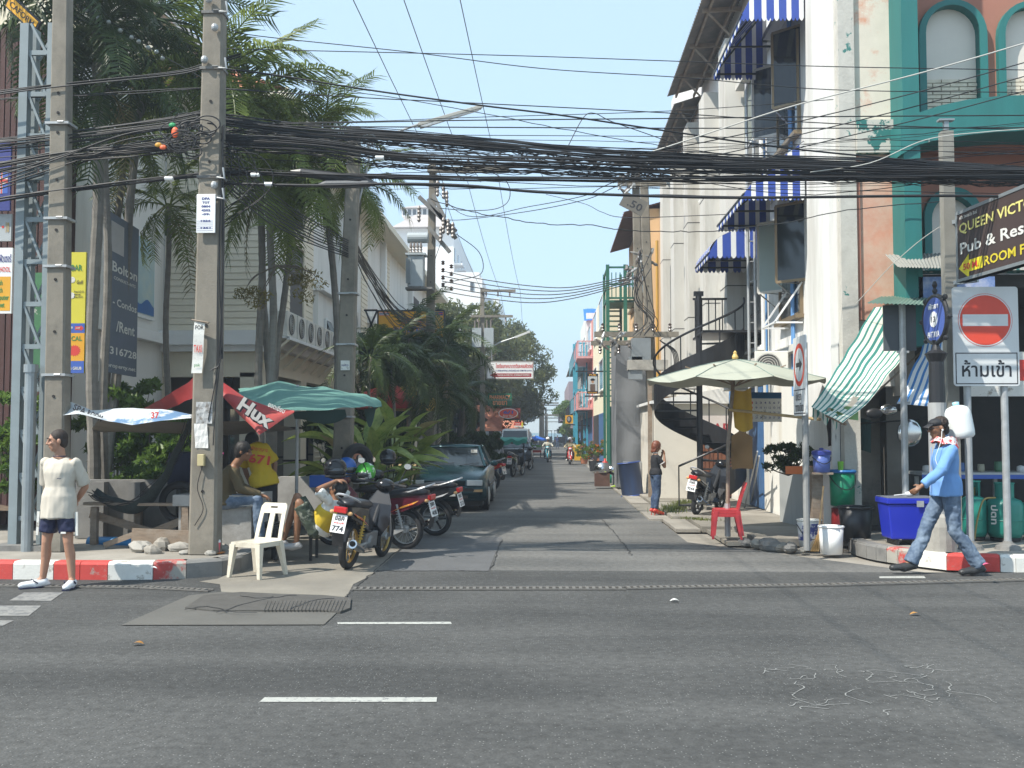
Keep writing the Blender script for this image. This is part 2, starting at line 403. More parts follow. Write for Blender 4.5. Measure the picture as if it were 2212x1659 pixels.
for pts in ([(735,1300),(775,1262),(830,1215),(905,1150)],[(842,1233),(950,1232),(1055,1233)],[(1060,1232),(1085,1165)],[(1275,1185),(1380,1186),(1452,1184)],[(1205,1060),(1290,1058)],[(1180,1130),(1330,1128)],[(1300,1120),(1340,1165),(1365,1200)]):
 cp=crv([g(x,y,0.0085)for x,y in pts],14);cp=[p+Vector((rc.gauss(0,.012),rc.gauss(0,.012),0))for p in cp]
 for a,b2 in zip(cp,cp[1:]):
  n_=Vector((-(b2-a).y,(b2-a).x,0)).normalized()*rc.uniform(.003,.010);mb.quad(a-n_,b2-n_,b2+n_,a+n_)
struct(mb,'road_cracks',M('dark crack',(0.035,0.034,0.032),0.95,0.2,20,0))
# drain grates across the mouth of the street
def grate(p0,p1,wid,step,name,mt):
 p0=Vector(p0);p1=Vector(p1);d=(p1-p0);ln=d.length;d.normalize();n_=Vector((-d.y,d.x,0))
 t=bpy.data.objects.new(name,None);COL.objects.link(t);t.location=p0;t['kind']='structure'
 LOC[t.name]=Matrix.Translation(p0).inverted()
 a=MB();a.quad(p0+Vector((0,0,.0045)),p1+Vector((0,0,.0045)),p1+n_*wid+Vector((0,0,.0045)),p0+n_*wid+Vector((0,0,.0045)))
 a.build('channel',m_dark,t,world=True)
 a=MB();z=Vector((0,0,.012))
 a.bar(p0+z,p1+z,.018,.014);a.bar(p0+n_*wid+z,p1+n_*wid+z,.018,.014);a.build('rim',mt,t,world=True)
 b=MB();b.T=Matrix.Rotation(atan2(d.y,d.x),4,'Z');b.box(-.016,.016,.01,wid-.01,.006,.02);bm_=b.mesh('bar',mt)
 n=int(ln/step)
 for i in range(n):
  q=d*(i+.5)*step
  o=link('bar',bm_,t);o.location=q;KIDS.setdefault(t.name,[]).append(o)
m_grate=M('grate iron',(0.16,0.15,0.135),0.75,0.25,10,0.3,metal=0.2)
grate(g(757,1276),g(1352,1275),.14,.07,'drain_grate',m_grate)
grate(g(1354,1274),g(1800,1267),.13,.07,'drain_grate',m_grate)
grate(g(1802,1267),g(2260,1255),.13,.08,'drain_grate',m_grate)
grate(g(-10,1268),g(300,1272),.09,.07,'drain_grate',m_grate)
grate(g(302,1272),g(450,1279),.10,.07,'drain_grate',m_grate)
# left kerb and pavement
KZ=0.20
def kerb_line(pix,z=KZ):return [g(x,y,0)for x,y in pix]
kl=[g(-120,1249),g(0,1251),g(86,1252),g(243,1253),g(362,1251),g(405,1248)]
kc=crv([g(405,1248),g(470,1240),g(520,1226),g(545,1206),g(560,1180),g(575,1120)],3)
def kerb_stone(a,b,m,lab=None,h=KZ,w=.17,inner=1):
 d=(b-a);d.z=0;d.normalize();n_=Vector((-d.y,d.x,0))*inner;mb=MB()
 r=.03;e=d*.004
 a=a+e;b=b-e
 prof=[(0,-.02),(0,h-r),(r,h),(w,h),(w,-.02)]
 mb.loft([[a+n_*u+Vector((0,0,z))for u,z in prof],[b+n_*u+Vector((0,0,z))for u,z in prof]])
 return mb
kt=setp(bpy.data.objects.new('kerb',None),kind='structure');COL.objects.link(kt);LOC[kt.name]=Matrix()
cols=[m_red,m_red,m_kwhite,m_red,m_kwhite,m_red]
ks=[g(-120,1249),g(-60,1250),g(40,1251.5),g(156,1252.5),g(322,1252),g(457,1242)]
m_redw=M('worn kerb red',(0.42,0.06,0.05),0.8,0.15,6,0.3,col2=(0.33,0.31,0.27),amt=0.52,scale2=4)
seq=[(g(-200,1247),g(-90,1249),m_kwhite),(g(-90,1249),g(27,1251.5),m_red),(g(27,1251.5),g(115,1252),m_kwhite),(g(115,1252),g(172,1252.5),m_red),(g(172,1252.5),g(232,1253),m_red),(g(232,1253),g(330,1252),m_kwhite),(g(330,1252),g(402,1250),m_redw),(g(402,1250),g(480,1244),m_concd)]
for a,b,m in seq:kerb_stone(a,b,m).build('kerb_stone',m,kt)
kc=crv([g(480,1244),g(520,1236),g(548,1222),g(560,1198),g(566,1170),g(573,1120)],2)
for a,b in zip(kc,kc[1:]):kerb_stone(a,b,m_concd).build('kerb_stone',m_concd,kt)
# pavement surface behind the kerb, up to the wall line and along the street
e1=[a for a,b,m in seq]+kc
pts=[Vector((p.x,p.y,KZ-.01))+Vector((0,.1,0))for p in e1]
far=[Vector((RX0-.15,17,KZ-.01)),Vector((RX0-.15,60,KZ-.01)),Vector((-14,60,KZ-.01)),Vector((-14,12,KZ-.01))]
allp=pts+far;tr=tessellate_polygon([[Vector((p.x,p.y,0))for p in allp]])
mb=MB();mb._a(allp,[tuple(t)for t in tr]);mb.quad(kc[-1]+Vector((0,.1,KZ-.01)),far[0],far[0]-Vector((0,0,KZ)),kc[-1]+Vector((0,.1,-.01)))
mb.quad(far[0],far[1],far[1]-Vector((0,0,KZ)),far[0]-Vector((0,0,KZ)));struct(mb,'pavement',m_pave)
# garden soil inside the corner plot
mb=MB();mb.grid(lambda u,v:Vector((-12+7.6*u,14.6+7*v,.5+.12*noise.noise(Vector((u*9,v*9,1))))),20,20);struct(mb,'garden_soil',m_soil)
# right kerb and pavement
KR=0.18
kt2=setp(bpy.data.objects.new('kerb',None),kind='structure');COL.objects.link(kt2);LOC[kt2.name]=Matrix()
seq2=[(g(1966,1218),g(2045,1228),m_kwhite),(g(2045,1228),g(2161,1232),m_red),(g(2161,1232),g(2195,1233),m_kwhite),(g(2195,1233),g(2300,1233),m_kwhite),(g(2300,1233),g(2420,1233),m_red)]
crr=crv([g(1832,1172),g(1836,1190),g(1872,1203),g(1915,1211),g(1966,1218)],2)
for i,(a,b)in enumerate(zip(crr,crr[1:])):kerb_stone(a,b,m_redw if i>=6 else m_concd,h=KR,inner=1).build('kerb_stone',m_redw if i>=6 else m_concd,kt2)
for a,b,m in seq2:kerb_stone(a,b,m,h=KR).build('kerb_stone',m,kt2)
e2=crr+[s_[1]for s_ in seq2]
pts=[Vector((p.x,p.y+.1,KR-.01))for p in e2]+[Vector((14,13,KR-.01)),Vector((14,22,KR-.01)),Vector((crr[0].x+.02,22,KR-.01))]
tr=tessellate_polygon([[Vector((p.x,p.y,0))for p in pts]])
mb=MB();mb._a(pts,[tuple(t)for t in tr]);mb.quad(pts[0],pts[0]-Vector((0,0,KR)),pts[-1]-Vector((0,0,KR)),pts[-1]);struct(mb,'pavement',m_pave)
# low concrete strip between the street and the shop houses, in slabs
st=setp(bpy.data.objects.new('footway',None),kind='structure');COL.objects.link(st);LOC[st.name]=Matrix()
y=15.0;k=0
rc=random.Random(11)
while y<60:
 L_=rc.uniform(1.5,2.6)if y<34 else 5.0
 x0=RX1+(.05 if y>18 else .25*(18-y)+.05)
 for (xa,xb,hz)in ((x0,x0+.42,.03),(x0+.43,4.6,.075)):
  mb=MB();z=hz+rc.uniform(-.01,.015)
  mb.box(xa,xb-.015,y,y+L_-.02,-.02,z)
  mb.build('slab',[m_apron,m_pave,m_pave][k%3],st);k+=1
 y+=L_
mb=MB();mb.box(RX1,5,60,226,-.02,.08);mb.build('slab',m_pave,st)
# grass tuft strip at the foot of the white wall
def tufts(name,pts,hgt,n,m,lab,r=.05,kind='stuff'):
 mb=MB()
 for i in range(n):
  a=rnd.uniform(0,1);p=Vector(pts[0]).lerp(Vector(pts[1]),a)+Vector((rnd.gauss(0,r),rnd.gauss(0,r),0))
  h=hgt*rnd.uniform(.4,1);th=rnd.uniform(0,6.28);d=Vector((cos(th),sin(th),0));s_=Vector((-d.y,d.x,0))*.006
  mb.quad(p-s_,p+s_,p+s_*.6+d*h*.3+Vector((0,0,h*.7)),p-s_*.6+d*h*.3+Vector((0,0,h*.7)));mb.tri(p-s_*.6+d*h*.3+Vector((0,0,h*.7)),p+s_*.6+d*h*.3+Vector((0,0,h*.7)),p+d*h*.7+Vector((0,0,h)))
 o=solo(mb,name,m,lab,None,fix=False);o['kind']=kind;return o
m_grass=leafmat('grass',(0.05,0.09,0.015),(0.16,0.17,0.04))
tufts('grass',(g(1440,1108,.08),g(1490,1085,.08)),.12,900,m_grass,'short green weeds along the foot of the white wall',.16)
tufts('grass',(g(1480,1120,.08),g(1540,1125,.08)),.05,260,m_grass,'sparse dry weeds in the slab joints behind the red chairs',.1)
# litter and broken kerb stones
def rock(p,s,m,name='kerb_rubble',lab='broken lump of concrete',cat='rubble',seed=0):
 r=random.Random(seed);mb=MB();mb.ball((0,0,0),s,s*r.uniform(.5,.9),s*r.uniform(.35,.6),9,6)
 mb.v=[tuple(Vector(v)*(1+.35*noise.noise(Vector(v)*4/s+Vector((seed,0,0)))))for v in mb.v]
 o=mb.build(name,m);o.location=Vector(p)+Vector((0,0,s*.2));o.rotation_euler=(0,0,r.uniform(0,3));return setp(o,lab,cat)
gr='broken concrete lumps along the right street corner'
for i,(x,y,s_)in enumerate([(1640,1180,.15),(1665,1184,.2),(1690,1186,.12),(1708,1188,.16),(1735,1191,.1),(1610,1176,.12)]):
 o=rock(g(x,y,0),s_,m_concd if i%2 else m_pave,lab='small lump of broken concrete at the right street corner',seed=i);o['group']=gr
for i,(x,y,s_)in enumerate([(305,1190,.17),(350,1186,.22),(388,1188,.16),(330,1194,.12),(455,1198,.07),(480,1188,.1),(400,1196,.08)]):
 o=rock(g(x,y,KZ),s_,m_pave if i%2 else m_conc,lab='lump of broken concrete on the left pavement under the bench',seed=20+i);o['group']='rubble on the left corner pavement'
for i,(x,y,c,nm)in enumerate([(298,1391,(0.35,0.16,0.03),'leaf'),(1976,1327,(0.4,0.2,0.05),'leaf'),(1457,1298,(.75,.75,.7),'paper_scrap'),(330,1228,(.75,.75,.72),'paper_scrap'),(2132,1220,(.6,.1,.2),'paper_scrap')]):
 mb=MB();p=g(x,y,0.012 if y>1235 else KZ+.01);
 mb.grid(lambda u,v:p+Vector(((u-.5)*.09,(v-.5)*(.05 if nm=='leaf' else .06)*(sin(pi*u)+.2),.02*sin(u*3))),4,2)
 solo(mb,nm,M('litter%d'%i,c,0.8),['orange dry leaf lying on the asphalt at left','small brown leaf lying on the asphalt at right','tiny white paper scrap on the asphalt below the drain','white paper scrap on the left corner pavement','pink scrap of paper by the right kerb'][i],'litter')
 # thin sea haze filling the street
hz_m=bpy.data.materials.new('sea haze');hz_m.use_nodes=True;nt=hz_m.node_tree;nt.nodes.clear()
pv=nt.nodes.new('ShaderNodeVolumePrincipled');pv.inputs['Density'].default_value=0.0022;pv.inputs['Color'].default_value=(0.82,0.90,1.0,1);pv.inputs['Anisotropy'].default_value=0.3
oo=nt.nodes.new('ShaderNodeOutputMaterial');nt.links.new(pv.outputs[0],oo.inputs['Volume'])
mb=MB();mb.box(-60,60,-30,420,-1.5,32);o=solo(mb,'haze',hz_m,'thin bluish sea haze over the far end of the street',None);o['kind']='stuff'
# helpers for buildings
def corr(mb,a,b,c,d,n,amp=.02,sub=4):
 """corrugated sheet a-b (along the waves' crossing direction) to d-c."""
 a,b,c,d=map(Vector,(a,b,c,d));N=(b-a).cross(d-a).normalized();nu=n*sub
 mb.grid(lambda u,v:a.lerp(b,u).lerp(d.lerp(c,u),v)+N*amp*sin(2*pi*n*u),nu,1);return mb
def shell(name,label,cat='building',loc=(0,0,0)):
 t=thing(name,label,cat,loc);return t
m_bwhite=M('white render',(0.74,0.73,0.70),0.85,0.06,1.5,0.2,fine=25,col2=(0.47,0.45,0.40),amt=0.40,scale2=.7,sharp=0.12,streak=True)
m_fin=M('off-white panel',(0.60,0.58,0.53),0.85,0.08,1.5,0.15,streak=True,col2=(0.36,0.33,0.28),amt=0.40,scale2=1.5,sharp=0.12)
m_peel=M('peeling concrete',(0.50,0.48,0.43),0.9,0.15,4,0.4,fine=30,col2=(0.05,0.19,0.17),amt=0.385,scale2=3.2,sharp=0.01)
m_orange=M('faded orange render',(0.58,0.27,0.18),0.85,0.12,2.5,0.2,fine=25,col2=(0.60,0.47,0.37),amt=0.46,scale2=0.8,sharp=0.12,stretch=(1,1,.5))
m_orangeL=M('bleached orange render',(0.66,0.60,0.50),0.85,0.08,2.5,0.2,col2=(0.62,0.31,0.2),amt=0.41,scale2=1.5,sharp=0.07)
m_orangeD=M('painted shade orange render',(0.37,0.16,0.11),0.85,0.1,2,0.15)  # darker copy of the orange render, recess shade put into its colour
m_teal=M('teal paint',(0.018,0.155,0.145),0.6,0.15,3,0.15,streak=True,col2=(0.55,0.54,0.50),amt=0.27,scale2=4.0,sharp=0.01)
m_tealp=M('flaking teal paint',(0.02,0.15,0.135),0.7,0.1,3,0.3,col2=(0.52,0.50,0.44),amt=0.47,scale2=2.6,sharp=0.01)
m_cream=M('cream panel',(0.68,0.62,0.55),0.8,0.05,2,0.1)
m_blue=M('blue awning',(0.03,0.07,0.34),0.55,0.08,6,0.05)
m_stripe=M('white awning',(0.74,0.74,0.73),0.55,0.06,6,0.05)
m_alu=M('bronze frame',(0.24,0.18,0.11),0.45,0.1,5,0.0,metal=0.4)
m_tin=M('weathered tin',(0.17,0.15,0.13),0.7,0.2,3,0.2,metal=.2,col2=(0.26,0.21,0.17),amt=0.45,scale2=2,sharp=0.12)
m_tint=M('tinted glass',(0.05,0.055,0.06),0.06,0.1,1,0,trans=0.6,spec=.8)
XW=4.4
# ------------------------------------------------------------------ A: white shop house along the street
A=shell('shophouse','long white three-storey shop house with concrete fins and blue striped awnings','building',(XW,15.1,0))
def W_(mb,name,m,p=A,**k):return mb.build(name,m,p,world=True,**k)
mb=MB();mb.box(XW,4.64,15.25,35.2,3.0,13.4);mb.box(4.64,11,18.5,35.2,3.0,11.5);W_(mb,'wall',m_bwhite)
mb=MB();mb.box(XW,4.75,16.9,20.6,.0,2.995);mb.box(XW,4.75,22.0,35.2,0,2.995);mb.box(5.2,11,19,35.2,0,2.995);W_(mb,'ground_floor_wall',M('ochre stained white',(0.74,0.72,0.66),0.85,0.08,1.2,0.2,streak=True,col2=(0.50,0.43,0.31),amt=0.34,scale2=1.2,sharp=0.14))
mb=MB();mb.box(XW-.03,4.46,20.62,21.98,.1,2.6);W_(mb,'door',M('blue door',(0.05,0.13,0.28),0.6,0.2,5,0.1))
mb=MB();mb.prism([(XW,15.05),(4.64,15.05),(4.64,15.24),(XW,15.24)],2.9,13.5,axis='Z');mb.box(XW,4.64,15.05,15.24,0,2.9);W_(mb,'corner_pilaster',m_peel)
# slanting white buttress of the near end
mb=MB();mb.prism([(15.26,0),(17.0,0),(17.0,2.8),(16.55,4.6),(16.5,7.0),(16.3,13),(15.26,13)],XW-.12,XW-.003,axis='X');W_(mb,'buttress',m_bwhite)
# horizontal ledges
for z in (3.05,6.15,9.25):
 for (ya,yb)in ((17.02,19.2),(19.3,22.1)):
  mb=MB();mb.box(XW-.22,XW-.003,ya,yb,z,z+.12);W_(mb,'ledge',m_fin)
  # fins
fy=[22.2,25.2,28.3,31.4,34.4]
for i,y in enumerate(fy):
 mb=MB();mb.box(XW-.42,XW-.003,y,y+.85,2.6 if i<2 else 2.9,10.5-.2*(i%2));
 mb.box(XW-.43,XW-.42,y+.005,y+.84,3,10.3);W_(mb,'fin',m_fin)
 for z in (4.9,7.6):
  mb=MB();mb.box(XW-.435,XW,y-.004,y+.85,z,z+.02);W_(mb,'panel_joint',m_dark)
  # bay windows between fins: frame + panes
def win(p,X,y0,y1,z0,z1,mf,mg=None,nz=2,ny=2,face=-1,sill=True):
 mb=MB();t=.05;xo=X+face*.03
 mb.box(xo-.03,xo+.03,y0,y0+t,z0,z1);mb.box(xo-.03,xo+.03,y1-t,y1,z0,z1)
 mb.box(xo-.028,xo+.028,y0+t,y1-t,z0,z0+t);mb.box(xo-.028,xo+.028,y0+t,y1-t,z1-t,z1)
 w=mb.build('window',mf,p,world=True)
 for j in range(ny):
  for k in range(nz):
   a=y0+t+(y1-y0-2*t)*j/ny;b=y0+t+(y1-y0-2*t)*(j+1)/ny
   c=z0+t+(z1-z0-2*t)*k/nz;d=z0+t+(z1-z0-2*t)*(k+1)/nz
   q=MB();q.box(xo-.006,xo+.006,a+.015,b-.015,c+.015,d-.015);q.build('pane',mg or m_glass,w,world=True)
 if sill:
  q=MB();q.box(X+face*.14,X-face*.0+face*.002,y0-.05,y1+.05,z0-.07,z0-.005);q.build('sill',mf,w,world=True)
 return w
for i in range(4):
 y0=fy[i]+.95;y1=fy[i+1]-.1
 for (z0,z1)in ((3.5,5.2),(5.7,7.8),(8.2,10.0)):
  win(A,XW,y0+.1,y1-.1,z0,z1,m_whitec,M('grey green glass',(0.10,0.13,0.12),0.12,0.2,2,0),2,2)
for (z0,z1)in ((3.4,4.9),(6.4,7.9)):
 win(A,XW,20.4,21.9,z0,z1,m_whitec,None,2,2)
for (z0,z1)in ((3.7,5.5),(6.9,8.7)):
 win(A,XW,17.3,18.9,z0,z1,m_alu,None,1,3)
 # dark doorway of balcony recess (tall dark panel right of the fins)
mb=MB();mb.box(XW-.02,XW+.1,22.0-1.0,22.15,7.95,9.6);W_(mb,'shutter',M('sage panel',(0.2,0.22,0.19),0.7,0.1,3,0.1))
# hinged casements standing open across the wall
for (y,z0,z1,mg)in ((17.1,4.28,5.62,M('smoked glass',(0.02,0.024,0.026),0.05,0.1,1,0,trans=.25,spec=.9)),(18.6,4.3,5.62,M('pale green glass',(0.35,0.42,0.40),0.1,0.05,1,0)),(17.2,7.4,8.75,m_tint),(18.9,7.35,8.7,m_tint)):
 mb=MB();xo,xi=XW-.40,XW+.10;yo=y+.45;yi=y
 for (a,b)in (((xo,yo,z0),(xi,yi,z0)),((xo,yo,z1),(xi,yi,z1)),((xo,yo,z0),(xo,yo,z1)),((xi,yi,z0),(xi,yi,z1))):mb.bar(a,b,.045)
 s_=mb.build('open_casement',m_alu if y<18 else m_fin,A,world=True)
 q=MB();q.bar(((xo),yo,(z0+z1)/2),(xi,yi,(z0+z1)/2),.012,z1-z0-.04);q.build('pane',mg,s_,world=True)
 q=MB();q.bar((xo,yo,z0),(XW,yo+.3,z0-.25),.02);q.bar((xo+.1,yo,z0),(XW,yo,z0-.02),.02);q.build('stay',m_galv,s_,world=True)
 # corrugated eaves
for (y0,y1,x,z)in ((19.9,28.3,3.42,11.25),(28.32,35.6,3.62,11.05)):
 mb=MB();corr(mb,(x,y0,z),(x,y1,z),(5.4,y1,z+.55),(5.4,y0,z+.55),int((y1-y0)/.16),.03)
 e=W_(mb,'roof_sheet',m_tin,fix=False)
 q=MB()
 for xx in (x+.25,x+.75):q.bar((xx,y0,z+.0),(xx,y1,z+.0),.05,.08)
 y=y0+.4
 while y<y1:q.bar((x+.1,y,z-.03),(XW,y,z-.0),.06,.1);q.bar((x+.2,y,z-.06),(XW,y,z-.9),.04);y+=2.1
 q.build('rafters',m_wood,e,world=True)
 # striped awnings
def awning(p,y0,y1,x0,x1,z0,z1,n,barrel=False):
 """bottom at z0, outer x0, wall x1; canopy curves from (x0,z0) to (x1,z1); near and far cheeks; scalloped valances."""
 N=8
 prof=[]
 for i in range(N+1):
  t=i/N
  if barrel:prof.append((x0+(x1-x0)*(1-cos(t*pi/2)),z0+(z1-z0)*sin(t*pi/2)))
  else:prof.append((x0+(x1-x0)*t,z0+(z1-z0)*t**.8))
 t_=MB();ns=max(int((y1-y0)/.09),6)
 for i in range(ns):
  t_.k=0 if (i%3)else 1
  ya=y0+(y1-y0)*i/ns;yb=y0+(y1-y0)*(i+1)/ns
  for a,b in zip(prof,prof[1:]):t_.quad((a[0],ya,a[1]),(a[0],yb,a[1]),(b[0],yb,b[1]),(b[0],ya,b[1]))
 aw=t_.build('awning',[m_blue,m_stripe],p,world=True,fix=False)
 for (y,nm)in ((y0,'cheek'),(y1,'cheek')):
  c=MB();
  for i in range(n):
   xa=x0+(x1-x0)*i/n;xb=x0+(x1-x0)*(i+1)/n
   def zt(x):
    for a,b in zip(prof,prof[1:]):
     if a[0]-1e-6<=x<=b[0]+1e-6:return a[1]+(b[1]-a[1])*(x-a[0])/max(b[0]-a[0],1e-6)
    return z1
   for (u,v,k)in ((0,.62,0),(.62,1,1)):
    c.k=k;ua=xa+(xb-xa)*u;ub=xa+(xb-xa)*v
    c.quad((ua,y,z0),(ub,y,z0),(ub,y,zt(ub)),(ua,y,zt(ua)))
    w_=(ub-ua);m_=1 if k else 2
    for j in range(m_):
     q0=ua+w_*j/m_;q1=ua+w_*(j+1)/m_;qm=(q0+q1)/2
     c._a([(q0,y,z0),(q1,y,z0),(q1,y,z0-.06),(qm+(q1-q0)*.25,y,z0-.10),(qm,y,z0-.115),(qm-(q1-q0)*.25,y,z0-.10),(q0,y,z0-.06)],[(0,1,2,3,4,5,6)])
  c.build(nm,[m_blue,m_stripe],aw,world=True,fix=False)
 v=MB()
 nn=int((y1-y0)/.16)
 for i in range(nn):
  v.k=i%2;a=y0+(y1-y0)*i/nn;b=y0+(y1-y0)*(i+1)/nn;m_=(a+b)/2
  v._a([(x0,a,z0),(x0,b,z0),(x0,b,z0-.07),(x0,m_,z0-.13),(x0,a,z0-.07)],[(0,1,2,3,4)])
 v.build('valance',[m_blue,m_stripe],aw,world=True,fix=False)
 q=MB();
 for y in (y0+.02,(y0+y1)/2,y1-.02):
  q.bar((x0,y,z0),(x1,y,z0),.03);q.bar((x0,y,z0),(x1,y,z1),.03)
 q.bar((x0,y0,z0),(x0,y1,z0),.03);q.build('awning_frame',m_black,aw,world=True)
awning(A,16.5,19.3,3.24,XW-.13,8.62,9.9,5)
awning(A,16.6,19.2,3.26,XW-.13,5.62,6.5,5)
awning(A,20.3,22.15,3.27,XW-.02,5.3,5.85,4,barrel=True)
# white awning bracket, pipes, ladder, air conditioner
mb=MB()
for (a,b)in (((3.9,17.3,3.55),(4.38,17.3,4.25)),((3.9,17.3,3.55),(4.38,17.3,3.55)),((3.9,18.3,3.55),(4.38,18.3,3.55)),((3.9,18.3,3.55),(4.38,18.3,4.25)),((3.9,17.3,3.55),(3.9,18.3,3.55))):mb.bar(a,b,.03)
W_(mb,'bracket',m_stripe)
for (y,c)in ((19.95,(0.1,0.25,0.5)),(20.1,(0.5,0.5,0.48)),(17.75,(0.12,0.28,0.55)),(17.87,(0.12,0.28,0.55)),(24.0,(.12,.3,.55))):
 mb=MB();mb.tube([(XW-.06,y,9.4),(XW-.06,y,2.3)],.025,6);W_(mb,'drain_pipe',M('pipe%.2f'%c[0],c,0.5))
mb=MB();mb.tube([(3.72,34.0,8.2),(3.72,34.0,0.3)],.05,8);W_(mb,'drain_pipe',M('ochre pipe',(0.55,0.3,0.05),0.5))
Lt=thing('ladder','tall grey steel wall ladder between the striped awnings','ladder',(3.92,19.6,2.35))
for dx in (0,.13):
 q=MB();q.tube([(dx,0,0),(dx,0,6.2)],.03,6);q.build('rail',m_galv,Lt)
for i in range(15):
 q=MB();q.tube([(0,0,.25+i*.4),(.13,0,.25+i*.4)],.012,5);q.build('rung',m_galv,Lt)
for z in (.5,2.6,4.6):
 q=MB();q.tube([(.13,0,z),(.47,0,z)],.015,5);q.tube([(.13,0,z-.1),(.47,0,z-.1)],.012,5);q.build('wall_bracket',m_galv,Lt)
 # air conditioner on the wall above the grey-green parasol
def aircon(name,label,loc,rz,w=.8,h=.55,d=.3,group=None,m=None):
 t=thing(name,label,'air conditioner',loc,rz,group)
 m=m or M('aircon casing',(0.62,0.60,0.54),0.6,0.06,3,0.05)
 q=MB();q.box(-w/2,w/2,0,d,0,h);q.build('casing',m,t,bevel=.015)
 q=MB();q.lathe([(.0,.004),(h*.42,.004),(h*.42,.02),(h*.40,.02),(h*.40,.008),(0,.008)],20,(-w*.1,0,h/2),axis='Y');q.build('fan_guard',M('fan dark',(0.09,0.085,0.08),0.6),t)
 q=MB()
 for i in range(5):q.torus(h*(.08+.08*i),.004,(-w*.1,-.022,h/2),'Y',20,4)
 q.build('fan_rings',m,t)
 q=MB()
 for i in range(7):q.box(w/2+.001,w/2+.004,.04,d-.04,.08+i*.06,.11+i*.06)
 q.build('side_vent',m_dark,t)
 return t
p=at(1667,822,17.0);AC0=aircon('air_conditioner','cream air conditioner unit on the white wall above the pale parasol',(p.x,p.y,p.z),-pi/2*.12,.55,.5,.3)
# ------------------------------------------------------------------ B: orange and teal corner building
B=shell('corner_building','faded orange corner building with teal columns and arched panels','building',(4.64,15.25,0))
def WB(mb,name,m,**k):return mb.build(name,m,B,world=True,**k)
zu=at(1880,390,15.3).z
mb=MB();mb.box(4.645,5.19,15.12,15.6,at(1880,340,15.3).z,13.5);WB(mb,'wall_panel',m_orangeL)
zc=at(1880,341,15.3).z;zb=at(1880,288,15.3).z
mb=MB();mb.box(4.645,5.19,15.115,15.6,at(1880,694,15.3).z,zc-.003);WB(mb,'wall_panel',m_orange)
mb=MB();mb.box(4.645,5.188,15.0,15.11,zc,zb+.12);WB(mb,'floor_band',m_tealp)
mb=MB();mb.box(4.642,4.70,15.08,15.112,at(1880,694,15.3).z,zc-.01);WB(mb,'painted_shadow_strip',m_orangeD)  # dark strip paints the pilaster's narrow shadow beside the panel
mb=MB();mb.box(4.645,5.3,15.2,15.6,2.35,at(1880,694,15.3).z-.003);WB(mb,'base_wall',m_bwhite)
mb=MB();mb.box(5.19,5.43,14.6,15.3,2.9,13.5);WB(mb,'column',m_teal)
mb=MB();mb.box(5.2,5.42,14.95,15.3,2.2,2.897);WB(mb,'column_foot',M('grey render',(0.30,0.28,0.25),0.9,0.15,2,0.2,streak=True))
YB=15.55
def arch_pts(xl,xr,ytop,ybot,Y,n=14):
 a=at(xl,ybot,Y);b=at(xr,ybot,Y);t=at((xl+xr)/2,ytop,Y);r=(b.x-a.x)/2;cx=(a.x+b.x)/2
 zs=t.z-r*1.05
 return [(a.x,a.z)]+[(cx-r*cos(pi*k/n),zs+r*1.05*sin(pi*k/n))for k in range(n+1)]+[(b.x,a.z)]
def arch(xo0,xo1,yo,xi0,xi1,yi,yb,bricks=True):
 O=arch_pts(xo0,xo1,yo,yb,YB-.06);I=arch_pts(xi0,xi1,yi,yb,YB-.06)
 mb=MB();n=len(O)
 vs=[(p[0],YB-.1,p[1])for p in O]+[(p[0],YB-.1,p[1])for p in I]+[(p[0],YB,p[1])for p in O]+[(p[0],YB+.12,p[1])for p in I]
 fs=[]
 for i in range(n-1):fs+=[(i,i+1,n+i+1,n+i),(i,2*n+i,2*n+i+1,i+1),(n+i,n+i+1,3*n+i+1,3*n+i)]
 mb._a(vs,fs);fr=WB(mb,'arch_frame',m_teal)
 mb=MB();mb.prism(I,YB+.08,YB+.16);pn=WB(mb,'arch_panel',m_cream)
 if bricks:
  x0,x1=I[0][0]+.01,I[-1][0]-.01;z=I[0][1]-.55;row=0;ztop=at(2050,168,YB).z
  bw,bh=.27,.062
  z=ztop-bh
  while z>I[0][1]-.05:
   x=x0-(row%2)*bw*.5
   while x<x1:
    a=max(x,x0);b2=min(x+bw-.014,x1)
    if b2-a>.03:
     q=MB();q.box(a,b2,YB+.045-.01*rnd.random(),YB+.078,z,z+bh-.012);q.build('brick',M('pale brick',(0.62,0.55,0.44),0.85,0.15,7,0.2),pn,world=True)
    x+=bw
   z-=bh;row+=1
  q=MB();q.box(x0,x1,YB+.075,YB+.079,z+bh,ztop);q.build('mortar',M('dark mortar',(0.09,0.07,0.06),0.9),pn,world=True)
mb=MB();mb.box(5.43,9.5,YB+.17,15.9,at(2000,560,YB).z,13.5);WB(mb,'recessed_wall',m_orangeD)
# wall face with arch holes approximated by strips either side of each arch
za,zt_=at(2050,270,YB).z,13.5
def strip(x0,x1,y0,y1):
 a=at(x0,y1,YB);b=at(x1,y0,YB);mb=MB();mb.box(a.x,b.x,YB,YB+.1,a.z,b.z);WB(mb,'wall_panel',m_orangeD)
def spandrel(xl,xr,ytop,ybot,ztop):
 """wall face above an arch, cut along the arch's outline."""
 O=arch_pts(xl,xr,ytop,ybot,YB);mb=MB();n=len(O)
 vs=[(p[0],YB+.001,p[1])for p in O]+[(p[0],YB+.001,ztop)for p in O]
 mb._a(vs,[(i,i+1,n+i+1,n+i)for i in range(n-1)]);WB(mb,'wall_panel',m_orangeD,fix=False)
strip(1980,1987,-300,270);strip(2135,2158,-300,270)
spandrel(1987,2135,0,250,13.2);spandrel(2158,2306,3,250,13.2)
arch(1987,2135,0,2002,2119,12,250);arch(2158,2306,3,2174,2290,15,250)
strip(1980,1997,400,560);strip(2124,2160,400,560)
